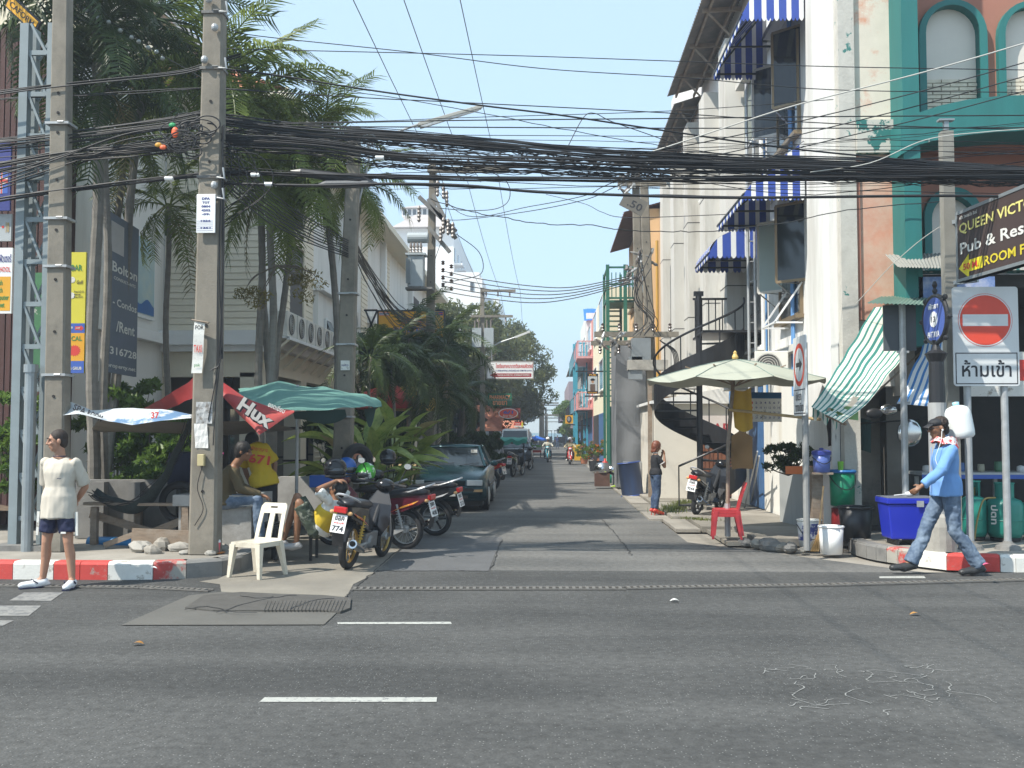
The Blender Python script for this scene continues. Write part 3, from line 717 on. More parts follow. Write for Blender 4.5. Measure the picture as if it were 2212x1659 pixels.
spandrel(1997,2124,405,560,at(2000,380,YB).z);arch(1997,2124,405,2013,2108,425,560,bricks=False)
spandrel(2160,2287,405,560,at(2000,380,YB).z);arch(2160,2287,405,2176,2270,425,560,bricks=False)
# arched teal balcony beam
top=[(1950,256),(1985,243),(2030,228),(2090,215),(2150,208),(2212,205),(2300,208),(2420,222)]
bot=[(1950,328),(1985,312),(2030,301),(2090,291),(2150,285),(2212,282),(2300,284),(2420,296)]
mb=MB();R1=[]
top[0]=(1946,262);bot[0]=(1946,334)
for (a,b)in zip(top,bot):
 p,q=at(a[0],a[1],14.56),at(b[0],b[1],14.56)
 R1.append([p,q,q+Vector((0,.7,0)),p+Vector((0,.7,0))])
mb.loft(R1);WB(mb,'balcony_beam',m_teal)
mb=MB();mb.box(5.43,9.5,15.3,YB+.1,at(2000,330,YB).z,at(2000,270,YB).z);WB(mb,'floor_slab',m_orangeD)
mb=MB();mb.box(5.43,9.5,15.3,YB+.1,at(2000,590,YB).z,at(2000,560,YB).z);WB(mb,'floor_slab',m_tealp)
mb=MB();mb.box(9.5,9.8,14.6,16,0,13.5);WB(mb,'column',m_teal)
# open shop under the building: floor, back and side walls, ceiling
mb=MB();mb.box(4.66,9.5,18.2,18.4,.1,3.9);mb.box(4.645,4.70,15.62,18.2,.1,3.9);mb.box(9.4,9.5,15.6,18.2,.1,3.9);mb.box(4.64,9.5,15.65,18.2,3.9,4.1);mb.box(4.42,9.5,15.3,18.2,0.05,.2);WB(mb,'shop_room',M('painted shade wall',(0.055,0.05,0.046),0.9,0.3,1.5,0.2))  # near-black walls carry the unlit depth of the shop in their colour
mb=MB();p0=at(1822,860,16.0);mb.box(p0.x,p0.x+.75,16.0,16.15,.15,p0.z+.55);WB(mb,'shop_partition',M('stained cream wall',(0.30,0.28,0.24),0.9,0.2,2,0.2,col2=(.12,.11,.1),amt=.45,scale2=1,sharp=.1))
for (x,w_)in ((1905,24),):
 p=at(x,900,15.9);mb=MB();mb.box(p.x,p.x+.3,15.7,16.0,.15,3.2);WB(mb,'inner_column',M('dull grey column',(0.17,0.155,0.135),0.9,0.2,2,0.2))  # inner column in a dull grey-brown
 # small tin lean-to roofs over the shop front
m_gtin=M('green tin',(0.17,0.26,0.21),0.6,0.15,3,0.1,col2=(0.3,0.27,0.2),amt=0.34,scale2=3,sharp=.1)
for (pts,Y0,Y1,n,lab,m)in (([(1871,655),(1905,640),(2070,632),(2066,660)],13.6,15.2,22,'dull green corrugated lean-to roof over the torn green awning',m_gtin),([(1940,577),(1912,550),(2060,546),(2062,580)],14.0,15.0,18,'pale corrugated canopy beside the dark pub sign',M('pale tin',(0.26,0.26,0.235),0.6,0.1,4,0.1))):
 a,b,c,d=pts
 mb=MB();A_,D_=(at(*a,Y0),at(*d,Y0))if n==18 else (at(*a,Y0),at(*d,Y0));B_,C_=at(*b,Y1),at(*c,Y1)
 if D_.x<0:pass
 corr(mb,A_,D_,C_,B_,n,.009);o=solo(mb,'tin_canopy',m,lab,'canopy',fix=False)
 # ------------------------------------------------------------------ low white bar building, canvas screen
C=shell('bar_building','low cream bar building with a BAR sign behind the black spiral stairs','building',(2.6,24,0))
pc=g(1415,1083)
mb=MB();mb.box(pc.x,XW-.06,pc.y,pc.y+3.6,0,2.35);C_w=mb.build('wall',M('stained cream render',(0.64,0.60,0.52),0.85,0.06,1.5,0.15,col2=(0.33,0.27,0.2),amt=0.33,scale2=1.0,sharp=0.14),C,world=True)
mb=MB();mb.prism([(pc.x-.1,2.353),(XW-.06,2.353),(XW-.06,2.75),(pc.x-.1,2.42)],pc.y-.15,pc.y+3.7);mb.build('roof',m_bwhite,C,world=True)
mb=MB();q0=at(1488,920,pc.y-.03);mb.T=Matrix.Translation(Vector((pc.x,pc.y,0)))
T0=at(1523,920,pc.y-.02);T1=at(1596,968,pc.y-.02);
mb.T=None;mb.box(T0.x-.08,T1.x+.15,pc.y-.03,pc.y-.004,T1.z-.35,T0.z+.25);sg=mb.build('sign_panel',M('pale sign board',(0.55,0.5,0.47),0.6,0.05),C,world=True)
mb=MB();cx,cz=(T0.x+T1.x)/2,at(1560,926,pc.y).z;mb.text('BAR',cx-.08,cz,.62,.26,y=pc.y-.035,bold=.025);mb.build('lettering',M('dark red ink',(0.35,0.03,0.04),0.6),sg,world=True)
mb=MB();dd=at(1545,1000,pc.y-.01);mb.box(dd.x-.35,dd.x+.55,pc.y-.05,pc.y-.004,.12,1.45);mb.build('door',M('slatted brown wood',(0.16,0.06,0.03),0.7,0.2,4,.1),C,world=True)
for i in range(9):
 q=MB();q.box(dd.x-.34+i*.1,dd.x-.26+i*.1,pc.y-.065,pc.y-.052,.14,1.42);q.build('plank',MATC['slatted brown wood'],C,world=True)
cv=g(1332,1060)
mb=MB();x1=g(1415,1060).x;zt=at(1340,735,cv.y).z
mb.grid(lambda u,v:Vector((cv.x+(x1-cv.x)*u,cv.y+.05*noise.noise(Vector((u*2,v*6,3)))+.03*sin(u*9),.1+(zt-.1)*v)),14,24)
mb.grid(lambda u,v:Vector((cv.x,cv.y+2.2*u+0,.1+(zt-.1)*v)),4,6)
m_canvas=M('grey canvas',(0.17,0.175,0.18),0.8,0.14,1.2,0.3,fine=14,stretch=(1,1,.3))
solo(mb,'canvas_screen',m_canvas,'tall grey canvas screen hung between the poles on the right','screen',fix=False)
# thin timber posts beside the canvas
for (x,yt,yb)in ((1423,905,1010),(1404,905,1060)):
 a=at(x,yt,24.6);mb=MB();mb.bar((a.x,24.6,0),(a.x,24.6,a.z+1),.1);solo(mb,'timber_post',m_wood,'weathered timber post leaning by the canvas screen, %s'%('nearer the black stairs' if x>1410 else 'nearer the blue barrel'),'post')
 # ------------------------------------------------------------------ far right-hand houses
def house(label,X,Y0,Y1,z1,m,rows,bay,mf=m_whitec,mg=None,roofm=None,extras=None,X1=12,balc=None,z0w=3.0):
 t=shell('shophouse',label,'building',(X,Y0,0));sgn=1 if X>0 else -1
 mb=MB();mb.box(min(X,X1*sgn),max(X,X1*sgn),Y0,Y1,0,z1);mb.build('wall',m,t,world=True)
 nb=max(1,int((Y1-Y0)/bay));bw=(Y1-Y0)/nb
 for r in range(rows):
  for j in range(nb):
   y=Y0+j*bw+bw*.2;z=z0w+.7+r*3
   if z+1.5<z1:win(t,X,y,y+bw*.6,z,z+1.5,mf,mg,1,2,face=-sgn)
 for j in range(nb):
  y=Y0+j*bw
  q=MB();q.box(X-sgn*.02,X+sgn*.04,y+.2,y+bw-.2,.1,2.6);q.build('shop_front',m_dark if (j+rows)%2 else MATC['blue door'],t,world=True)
 if roofm:
  q=MB();xs=X-sgn*.8;corr(q,(xs,Y0-.2,z1-.15),(xs,Y1+.2,z1-.15),(X+sgn*2,Y1+.2,z1+.6),(X+sgn*2,Y0-.2,z1+.6),int((Y1-Y0)/.3),.04);q.build('roof',roofm,t,world=True,fix=False)
 if balc:
  for r in range(rows):
   z=z0w+r*3
   q=MB();q.box(X-sgn*.9,X+sgn*.0,Y0+.1,Y1-.1,z,z+.12);b=q.build('balcony',balc,t,world=True)
   q=MB();xs=X-sgn*.87
   q.bar((xs,Y0+.1,z+1),(xs,Y1-.1,z+1),.06);q.bar((X,Y0+.12,z+1),(xs,Y0+.12,z+1),.06)
   yy=Y0+.15
   while yy<Y1:q.bar((xs,yy,z+.1),(xs,yy,z+1),.04);yy+=.5
   k=X
   while abs(k-X)<.9:q.bar((k,Y0+.12,z+.1),(k,Y0+.12,z+1),.04);k-=sgn*.2
   q.build('railing',balc,b,world=True)
 return t
m_peach=M('peach render',(0.66,0.42,0.22),0.85,0.1,1);m_brn=M('brown roof',(0.13,0.06,0.04),0.8,0.2,3)
house('peach house with brown eaves behind the twin concrete poles',3.5,35.3,43.0,9.6,m_peach,2,3.8,m_alu,None,m_brn)
m_cre=M('cream render',(0.76,0.69,0.50),0.85,0.06,1)
house('cream two-storey house beside the green steel stairs',2.62,45.5,58,8.3,m_cre,2,6,m_whitec,None,None)
m_pink=M('rose render',(0.62,0.25,0.22),0.85,0.1,1)
house('rose pink shop house in the row on the right',2.6,58.2,66,8.3,m_pink,2,4,m_whitec,None,None,balc=M('pink rail',(.6,.3,.3),.6))
house('white shop house with blue tarpaulin roof beyond the pink one',2.55,66.2,78,9.6,m_bwhite,2,4,m_whitec,None,None,balc=M('sky blue rail',(0.14,0.30,0.36),0.6))
m_grey=M('grey render',(0.33,0.32,0.32),0.85,0.15,1)
house('grey shop house further down the right side',2.7,78.2,104,7.6,m_grey,1,4.3,m_alu,None,m_tin,balc=m_black)
house('tall mauve grey block near the far end on the right',2.3,112,140,7.4,M('mauve render',(0.30,0.24,0.27),0.85,0.15,1),1,4.6,m_whitec,None,None,balc=M('mauve rail',(.25,.2,.24),.6))
house('dark narrow block at the far end on the right',2.6,150,185,6.8,M('dark render',(0.15,0.15,0.16),0.85,0.15,1),1,5,m_whitec)
def bb(mb,a,b,w=.08):mb.bar(a,b,w);return mb
# blue tarpaulin on the roof, blue steel frame, green stair tower
pa,pb=at(1266,668,68),at(1306,700,68)
mb=MB();mb.grid(lambda u,v:Vector((pa.x-.2+(pb.x-pa.x+1.5)*u,66+2*v,pb.z+(pa.z-pb.z)*(1-(1-v)**1.2)+.05*sin(u*9))),10,6);solo(mb,'tarpaulin',M('blue tarpaulin',(0.02,0.14,0.52),0.5),'bright blue tarpaulin roof above the far right shop houses','tarpaulin',fix=False)
bf=thing('steel_frame','sky blue steel balcony frame on the far right houses','frame',(1.9,62,0))
m_sky=M('sky blue steel',(0.05,0.33,0.44),0.5,0.1,3)
for (y,zt)in ((62,7.1),(67,7.6)):
 for x in (1.75,2.4):
  q=MB();q.bar((x,y,0),(x,y,zt),.16 if x<2 else .1);q.build('upright',m_sky,bf,world=True)
for z in (3.0,4.3,6.3,7.2):
 q=MB();q.bar((1.75,62,z),(1.75,67,z),.1);q.bar((1.75,62,z),(2.4,62,z),.1);q.build('rail',m_sky,bf,world=True)
for z in (3.0,6.2):
 for i in range(5):
  q=MB();q.bar((1.8+i*.13,62,z),(1.8+i*.13,62,z+.9),.035);q.build('baluster',m_sky,bf,world=True)
gs=thing('stair_tower','dark green steel stair tower behind the canvas screen','stairs',(2.6,38,0))
m_grn=M('dark green steel',(0.02,0.13,0.085),0.5,0.15,3)
xl,xr=at(1313,700,38).x,at(1351,700,38).x;ztp=at(1313,572,38).z
for x in (xl,xr,xr+.6):
 q=MB();q.bar((x,38,0),(x,38,ztp),.13 if x<xr+.1 else .08);q.build('upright',m_grn,gs,world=True)
 q=MB();q.bar((x,40.4,0),(x,40.4,ztp),.1);q.build('upright',m_grn,gs,world=True)
z1,z2=at(1313,880,38).z,at(1313,645,38).z
for i in range(20):
 z=z1+(z2-z1)*i/19;y=38.1+2.2*i/19
 q=MB();q.box(xl+.08,xr-.02,y,y+.28,z,z+.04);q.build('tread',m_grn,gs,world=True)
for z in (z2+.02,ztp-.1,ztp-.75):
 q=MB();q.bar((xl,38,z),(xr+.6,38,z),.07);q.bar((xl,38,z),(xl,40.4,z),.07);q.build('rail',m_grn,gs,world=True)
for i in range(8):
 q=MB();q.bar((xl+i*(xr+.6-xl)/8,38,z2),(xl+i*(xr+.6-xl)/8,38,z2+1.0),.035);q.build('baluster',m_grn,gs,world=True)
q=MB();q.box(xl+.1,xr+.6,38.3,40.4,z2-.1,z2-.02);q.build('landing',m_grn,gs,world=True)
q=MB();q.box(xl+.05,xl+.5,38.0,38.05,.2,z1);q.build('louvred_door',m_grn,gs,world=True)
for i in range(16):
 q=MB();q.box(xl+.55,xr+.1,38.6,38.64,.3+i*.22,.42+i*.22);q.build('slat',M('pale slat',(0.6,0.58,0.5),0.7),gs,world=True)
 # ------------------------------------------------------------------ black spiral stair
ss=thing('spiral_stairs','black steel spiral staircase in front of the cream bar','stairs',(3.22,21.4,0.07))
q=MB();q.tube([(0,0,0),(0,0,4.5)],.065,10);q.build('centre_post',m_black,ss)
NS=20;H_=3.55;a0=radians(-205-280);da=radians(485)/NS;Rr=.96
rail=[];st_=[]
for i in range(NS+1):
 a=a0+da*i;z=H_*i/NS;rail.append((Rr*cos(a),Rr*sin(a),z+.9));st_.append((Rr*cos(a),Rr*sin(a),z))
 if i<NS:
  b=a+da*1.05;q=MB();zt=z+.12
  q._a([(.06*cos(a),.06*sin(a),zt),(Rr*cos(a),Rr*sin(a),zt),(Rr*cos(b),Rr*sin(b),zt),(.06*cos(b),.06*sin(b),zt),(.06*cos(a),.06*sin(a),zt-.035),(Rr*cos(a),Rr*sin(a),zt-.035),(Rr*cos(b),Rr*sin(b),zt-.035),(.06*cos(b),.06*sin(b),zt-.035)],[(0,1,2,3),(7,6,5,4),(0,4,5,1),(1,5,6,2),(2,6,7,3),(3,7,4,0)]);q.build('tread',m_black,ss)
  q=MB();q.bar((Rr*cos(a),Rr*sin(a),z+.1),(Rr*cos(a),Rr*sin(a),z+.9),.024);q.build('baluster',m_black,ss)
q=MB();q.tube(crv(rail,3),.024,6);q.build('handrail',m_black,ss)
q=MB();S2=crv(st_,3)[6:]
q.loft([[p+Vector((0,0,-.16)),p+Vector((0,0,.40)),Vector((p.x*.98,p.y*.98,p.z))+Vector((0,0,.40)),Vector((p.x*.98,p.y*.98,p.z))+Vector((0,0,-.16))]for p in [Vector(p)for p in S2]]);q.build('stringer',m_black,ss)
q=MB();q.box(-.05,1.2,-.9,-.04,H_+.08,H_+.13);q.box(.0,1.2,-.06,.9,H_+.08,H_+.13);q.build('landing',m_black,ss)
for i in range(8):
 q=MB();q.bar((.05+i*.15,.85,H_+.1),(.05+i*.15,.85,H_+1.0),.022);q.build('baluster',m_black,ss)
q=MB();q.bar((0,.85,H_+1.0),(1.18,.85,H_+1.0),.045);q.build('handrail',m_black,ss)
q=MB();q.bar((-.1,0,4.55),(.1,0,4.55),.1);q.build('post_cap',m_black,ss)
# left side: cream sided hotel
m_side=M('cream siding',(0.74,0.67,0.53),0.75,0.05,3,0.08)
m_lw=M('left white render',(0.76,0.75,0.71),0.85,0.05,1.5,0.1,col2=(0.45,0.43,0.38),amt=0.33,scale2=.8,sharp=0.14,streak=True)
m_tile=M('terracotta tiles',(0.50,0.20,0.12),0.8,0.25,5,0.2)
XL=-6.45;ZL=3.72;ZE=9.1
D=shell('hotel','cream sided three-storey building with white bays behind the palms on the left','building',(XL,22,0))
def WD(mb,name,m,p=None,**k):return mb.build(name,m,p or D,world=True,**k)
mb=MB();mb.box(-18,XL,22.05,56,ZL+.2,ZE);WD(mb,'wall',m_lw)
_pm={}
def planks(p,axis,a0,a1,c,z0,z1,bh=.144,sgn=-1):
 z=z0
 while z<z1-.02:
  q=MB();t=.022
  if axis=='X':
   vs=[(a0,c,z),(a1,c,z),(a1,c,z+bh-.006),(a0,c,z+bh-.006),(a0,c-t,z),(a1,c-t,z),(a1,c-.008,z+bh-.006),(a0,c-.008,z+bh-.006)]
  else:
   vs=[(c,a0,z),(c,a1,z),(c,a1,z+bh-.006),(c,a0,z+bh-.006),(c+t,a0,z),(c+t,a1,z),(c+.008,a1,z+bh-.006),(c+.008,a0,z+bh-.006)]
  q._a(vs,[(0,1,2,3),(7,6,5,4),(0,4,5,1),(1,5,6,2),(2,6,7,3),(3,7,4,0)]);q.build('plank',m_side,p,world=True)
  z+=bh
planks(D,'X',-8.6,XL-.02,22.045,ZL+.22,8.3)
for (a,b)in ((24.0,24.6),(26.15,27.05),(30.45,32.3),(34.1,35.3),(38.4,40.2)):planks(D,'Y',a,b,XL+.005,ZL+.22,8.7,.16)
mb=MB();mb.box(XL-.3,XL+.012,24.62,25.9,ZL+.21,6.4);WD(mb,'dark_panel',M('recess shade grey',(0.085,0.08,0.075),0.7,0.1,2,.05))  # flush dark panel stands in for the shade of a wall recess
mb=MB();mb.box(XL-.3,XL+.012,24.62,25.9,6.9,8.5);WD(mb,'dark_panel',M('dark brown panel',(0.05,0.035,0.028),0.7,0.2,2,.1))  # upper part of that recess, its shade painted as plain dark brown
mb=MB();mb.box(XL-.02,XL+.06,24.55,25.95,6.41,6.89);mb.box(XL-.02,XL+.05,25.91,26.14,ZL+.2,8.6);WD(mb,'trim',m_side)
for (a,b,t)in ((27.15,30.4,.14),(35.35,38.35,.14),(43,46,.14)):
 mb=MB();mb.box(XL+.003,XL+t,a,b,ZL+.21,5.55);WD(mb,'bay',m_lw)
 mb=MB();mb.box(XL+.003,XL+t+.18,a-.1,b+.1,5.56,5.68);mb.box(XL+.003,XL+t+.1,a-.04,b+.04,5.69,5.8);WD(mb,'cornice',m_whitec)
 mb=MB();mb.box(XL+.003,XL+.22,b-.35,b-.05,5.81,ZE-.1);WD(mb,'white_fin',m_whitec)
 for (u,v)in ((a+.75,a+1.4),(a+2.0,a+2.65)):
  w=win(D,XL+t+.01,u,v,4.3,4.88,m_whitec,None,1,1,face=1)
  q=MB();q._a([(XL+t+.05,u,4.86),(XL+t+.05,v,4.86),(XL+t+.22,v,4.42),(XL+t+.22,u,4.42)],[(0,1,2,3)]);q.build('open_sash',M('sash glass',(0.25,0.28,0.3),0.1,0.05,1,0),w,world=True,fix=False)
mb=MB();mb.box(XL,XL+.02,47,49.5,5.0,8.2);WD(mb,'dark_panel',MATC['dark brown panel'])
# ledge above the ground floor, pillars, openings
mb=MB();mb.box(-8.75,XL+.22,21.8,22.04,ZL-.12,ZL+.2);mb.box(XL+.003,XL+.22,22.041,56,ZL-.12,ZL+.2);mb.box(-8.72,XL+.14,21.88,22.02,ZL-.26,ZL-.123);WD(mb,'ledge',m_whitec)
mb=MB();mb.box(XL-.35,XL+.0,22.3,56,3.0,ZL-.13);WD(mb,'fascia',m_side)
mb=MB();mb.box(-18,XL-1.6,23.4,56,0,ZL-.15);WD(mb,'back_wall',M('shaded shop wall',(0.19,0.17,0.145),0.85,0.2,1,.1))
mb=MB();mb.box(-10,XL,22.05,22.35,2.9,ZL-.13);mb.box(-10.2,-8.62,22.05,22.3,0,2.89);WD(mb,'front_wall',m_side)
y=22.05
while y<50:
 mb=MB();mb.box(XL-.42,XL+.02,y,y+.6,0,2.995);pl=WD(mb,'pillar',m_side)
 for z in (.9,1.75,2.55):
  q=MB();q.box(XL-.44,XL+.04,y-.02,y+.62,z,z+.055);q.build('band',M('dark trim',(0.05,0.025,0.02),0.6),pl,world=True)
 q=MB();q.box(XL-.9,XL-.85,y+.7,y+3.0,.4,2.9);q.build('shop_glass',m_glass,D,world=True)
 q=MB();q.box(XL-.95,XL-.8,y+.65,y+3.1,2.2,2.95);q.build('shop_sign',[M('maroon sign',(0.12,0.02,0.02),0.6),m_dark,M('green sign',(0.03,.1,.05),.6)][int(y)%3],D,world=True)
 y+=3.75
 # white lattice screen
ls=thing('lattice_screen','cream lattice screen between two pillars of the left building','screen',(XL,27.4,.2))
for i in range(9):q=MB();q.bar((0,i*.13,0),(0,i*.13,2.2),.03);q.build('slat',m_side,ls)
for i in range(15):q=MB();q.bar((.02,0,i*.155),(.02,1.06,i*.155),.03);q.build('slat',m_side,ls)
# hipped tile roof
def tiles(p,a,b,c,d,nc,nr,m=m_tile):
 """barrel tiles: rolls running from eave a-b to ridge d-c, stepped in rows."""
 a,b,c,d=map(Vector,(a,b,c,d));N=(b-a).cross(d-a).normalized()
 if N.z<0:N=-N
 mb=MB()
 for r in range(nr):
  v0,v1=r/nr,(r+1.08)/nr
  e0,e1=a.lerp(d,v0),b.lerp(c,v0);f0,f1=a.lerp(d,min(v1,1)),b.lerp(c,min(v1,1))
  n=nc*4
  mb._a([e0.lerp(e1,i/n)+N*(.05+.05*abs(sin(pi*nc*i/n)))for i in range(n+1)]+[f0.lerp(f1,i/n)+N*(.05*abs(sin(pi*nc*i/n)))for i in range(n+1)],[(i,i+1,n+2+i,n+1+i)for i in range(n)])
 o=mb.build('roof_tiles',m,p,world=True,fix=False);o['kind']='stuff';return o
ex=XL+.75
tiles(D,(ex,21.2,ZE),(ex,56,ZE),(-11.5,56,ZE+3.3),(-11.5,26.4,ZE+3.3),110,16)
tiles(D,(-17,21.2,ZE),(ex,21.2,ZE),(-11.5,26.4,ZE+3.3),(-11.6,26.4,ZE+3.3),34,16)
mb=MB();mb.box(-17,ex,21.2,56,ZE-.12,ZE-.02);mb.box(ex,ex+.06,21.2,56,ZE-.16,ZE+.06);WD(mb,'soffit',m_side)
# wing nearer the camera
E_=shell('hotel_wing','white projecting wing of the left building with a sea-blue poster window','building',(-8.63,15.9,0))
mb=MB();mb.box(-15,-8.63,17.2,22.04,0,8.8);mb.build('wall',m_lw,E_,world=True)
mb=MB();mb.box(-15,-8.4,16.95,17.2,ZL-.12,ZL+.1);mb.box(-8.63,-8.4,17.2,21.79,ZL-.12,ZL+.1);mb.build('ledge',m_whitec,E_,world=True)
w0,w1=atx(268,650,-8.6),atx(330,690,-8.6)
q=MB();q.box(-8.63,-8.56,w0.y,w1.y,4.08,5.85);wf=q.build('window',m_whitec,E_,world=True)
q=MB();q.box(-8.559,-8.55,w0.y+.07,w1.y-.07,4.16,5.77);q.build('pane',M('poster sea blue',(0.16,0.42,0.60),0.35,0.35,1.2,0,col2=(0.55,0.62,0.55),amt=.5,scale2=.9,sharp=.2),wf,world=True)
q=MB()
q._a([(-8.545,w0.y+.08+(w1.y-w0.y-.16)*i/12,4.17)for i in range(13)]+[(-8.545,w0.y+.08+(w1.y-w0.y-.16)*i/12,4.42+.07*sin(i*.9))for i in range(13)],[(i,i+1,14+i,13+i)for i in range(12)]);q.build('wave_print',M('deep sea blue print',(0.02,0.13,0.38),0.35),wf,world=True,fix=False)
# air conditioners on the rack
rk=thing('condenser_rack','long white bracket rack carrying seven air conditioners on the left building','rack',(XL,22.2,3.72))
q=MB();q.box(.03,.62,0,6.6,.06,.1);q.bar((.62,0,.06),(.62,6.6,.06),.07);q.build('rails',m_whitec,rk)
for i in range(8):
 q=MB();q.bar((.62,.05+i*.93,.03),(.02,.05+i*.93,-.5),.05);q.build('bracket',m_side,rk)
KIDS.setdefault(AC0.name,list(AC0.children))
aclab=['nearest','second','third','fourth','fifth','sixth','seventh and last']
ACL=aircon('air_conditioner','nearest of the seven air conditioners on the long rack at left',(XL+.58,22.7,3.83),pi/2,.84,.58,.34,'air conditioners in a row on the rack')
for i in range(1,7):
 clone(ACL,(XL+.58,22.7+i*.93,3.83),pi/2,'%s air conditioner on the rack, counted from the building corner'%aclab[i])
AC2=aircon('air_conditioner','upper of two stacked air conditioners on the left wall by the leaning pole',(XL+.7,29.6,4.55),pi/2,.95,.75,.4)
clone(AC2,(XL+.7,29.6,3.78),pi/2,'lower of two stacked air conditioners on the left wall by the leaning pole')
for nm in ('upper','lower'):pass
# white stacked condenser louvres at the near end of the rack
# ------------------------------------------------------------------ brown bar front at the far left
Gb=shell('timber_bar','dark brown timber bar front behind the steel lattice column at far left','building',(-8.6,15.6,0))
m_btim=M('dark red timber',(0.075,0.03,0.025),0.75,0.25,3,.2,stretch=(4,4,.4))
mb=MB();x0,x1=at(-60,500,15.7).x,at(118,500,15.7).x;mb.box(x0,x1,15.7,16.4,0,8.3);mb.build('wall',m_btim,Gb,world=True)
for i in range(14):
 q=MB();q.box(x0+i*.1+.01,x0+i*.1+.09,15.67,15.697,.2,8.2);q.build('plank',m_btim,Gb,world=True)
mb=MB();a,b=at(45,1010,15.6),at(100,1130,15.6);mb.box(a.x,b.x,15.55,15.66,2.6,4.2);mb.build('mural',M('green mural',(0.05,0.16,0.07),0.7,0.3,3,.1,col2=(0.5,.5,.45),amt=.38,scale2=4,sharp=.01),Gb,world=True)
Gw=shell('beige_house','pale beige rendered house behind the signs at far left','building',(-13,19,0))
mb=MB();mb.box(-30,-9.2,19.0,30,0,11.5);mb.build('wall',M('beige render',(0.56,0.50,0.38),0.85,0.06,1),Gw,world=True)
mb=MB();mb.box(-30,-9.0,18.7,30,11.5,11.8);mb.build('parapet',m_lw,Gw,world=True)
for i in range(3):
 q=MB();q.lathe([(.22,4.0),(.2,4.2),(.17,4.4),(.17,7.2),(.22,7.4)],14,(-11.2+i*.9,18.6,0));q.build('column',m_lw,Gw,world=True)
 # ------------------------------------------------------------------ signs on the left
def panel(name,label,cat,P0,P1,z0,z1,m,prints=(),t=.04,border=None,group=None):
 """board between two ground points P0 (reader's left) and P1 (reader's right); prints in (0..1, 0..1) coordinates."""
 P0,P1=Vector(P0),Vector(P1);d=P1-P0;d.z=0;L_=d.length;rz=atan2(d.y,d.x)
 o=thing(name,label,cat,(P0.x,P0.y,z0),rz,group);H_=z1-z0
 q=MB();q.box(0,L_,0,t,0,H_);bd=q.build('board',m,o)
 if border:
  q=MB();w=border[0]
  q.box(-.002,L_+.002,-.008,t+.002,0,w);q.box(-.002,L_+.002,-.008,t+.002,H_-w,H_+.002);q.box(-.002,w,-.0075,t,w,H_-w);q.box(L_-w,L_+.002,-.0075,t,w,H_-w);q.build('frame',border[1],o)
 for pr in prints:
  k=pr[0];q=MB();yy=-.003-.0015*pr[-1]if isinstance(pr[-1],int)else -.003
  if k=='text':
   _,body,cx,cz,w,h,mm=pr[:7];q.text(body,cx*L_,cz*H_,w*L_,h*H_,y=yy-.002,shear=pr[7]if len(pr)>8 else 0,bold=.02);q.build('lettering',mm,o,fix=False)
  elif k=='rect':
   _,x0,x1,y0,y1,mm=pr[:6];q.quad((x0*L_,yy,y0*H_),(x1*L_,yy,y0*H_),(x1*L_,yy,y1*H_),(x0*L_,yy,y1*H_));q.build('print',mm,o,fix=False)
  elif k=='poly':
   _,pts,mm=pr[:3];V=[(x*L_,yy,z*H_)for x,z in pts];tr=tessellate_polygon([[Vector((p[0],p[2],0))for p in V]]);q._a(V,[tuple(t_)for t_ in tr]);q.build('print',mm,o,fix=False)
  elif k=='ell':
   _,cx,cz,rx,rzz,mm=pr[:6];V=[(cx*L_+rx*L_*cos(a*pi/16),yy,cz*H_+rzz*H_*sin(a*pi/16))for a in range(32)];q._a(V,[tuple(range(32))]);q.build('print',mm,o,fix=False)
 return o
m_yel=M('yellow print',(0.62,0.56,0.05),0.6,0.05,3,0);m_ora=M('orange print',(0.72,0.36,0.02),0.6,0.05,3,0)
m_blup=M('blue print',(0.045,0.11,0.42),0.6,0.05,3,0);m_redp=M('red print',(0.62,0.05,0.035),0.6,0.05,3,0)
m_grnp=M('green print',(0.03,0.22,0.06),0.6,0.05,3,0);m_ink=M('black ink',(0.02,0.02,0.025),0.6,0.05,3,0)
m_navy=M('navy ink',(0.03,0.04,0.2),0.6,0.05,3,0)
Ys=15.45;a,b=at(118,545,Ys),at(181,806,Ys)
burst=[(.70+(.20 if i%2 else .155)*cos(i*pi/16),.185+(.050 if i%2 else .038)*sin(i*pi/16))for i in range(32)]
panel('bar_sign','tall yellow and blue bar sign with an orange burst behind the left concrete pole','sign',(a.x,Ys,0),(b.x,Ys,0),b.z,a.z,m_yel,[('rect',0,1,0,.1,m_blup,0),('rect',0,1,.1,.33,m_ora,0),('rect',0,1,.33,.41,m_blup,0),('text','BAR',.72,.87,.34,.05,m_grnp,1),('ell',.58,.77,.09,.025,m_kwhite,1),('text','Golf',.82,.75,.2,.03,m_ink,1),('ell',.58,.64,.09,.025,m_kwhite,1),('text','Free A.D.S.L\nInternet\nFree Wi Fi',.81,.65,.32,.06,m_ink,1),('text','Specials',.38,.375,.5,.03,m_kwhite,1),('poly',[(.70,.355),(.88,.355),(.88,.345),(.97,.37),(.88,.395),(.88,.385),(.70,.385)],m_redp,1),('text','10 M',.79,.37,.12,.014,m_kwhite,2),('text','TROPICAL',.5,.285,.85,.04,m_grnp,1),('text','TS',.5,.21,.2,.04,m_grnp,1),('poly',burst,m_redp,1),('text','PUB GRUB',.68,.04,.5,.025,m_kwhite,1)])
Zb=2.75
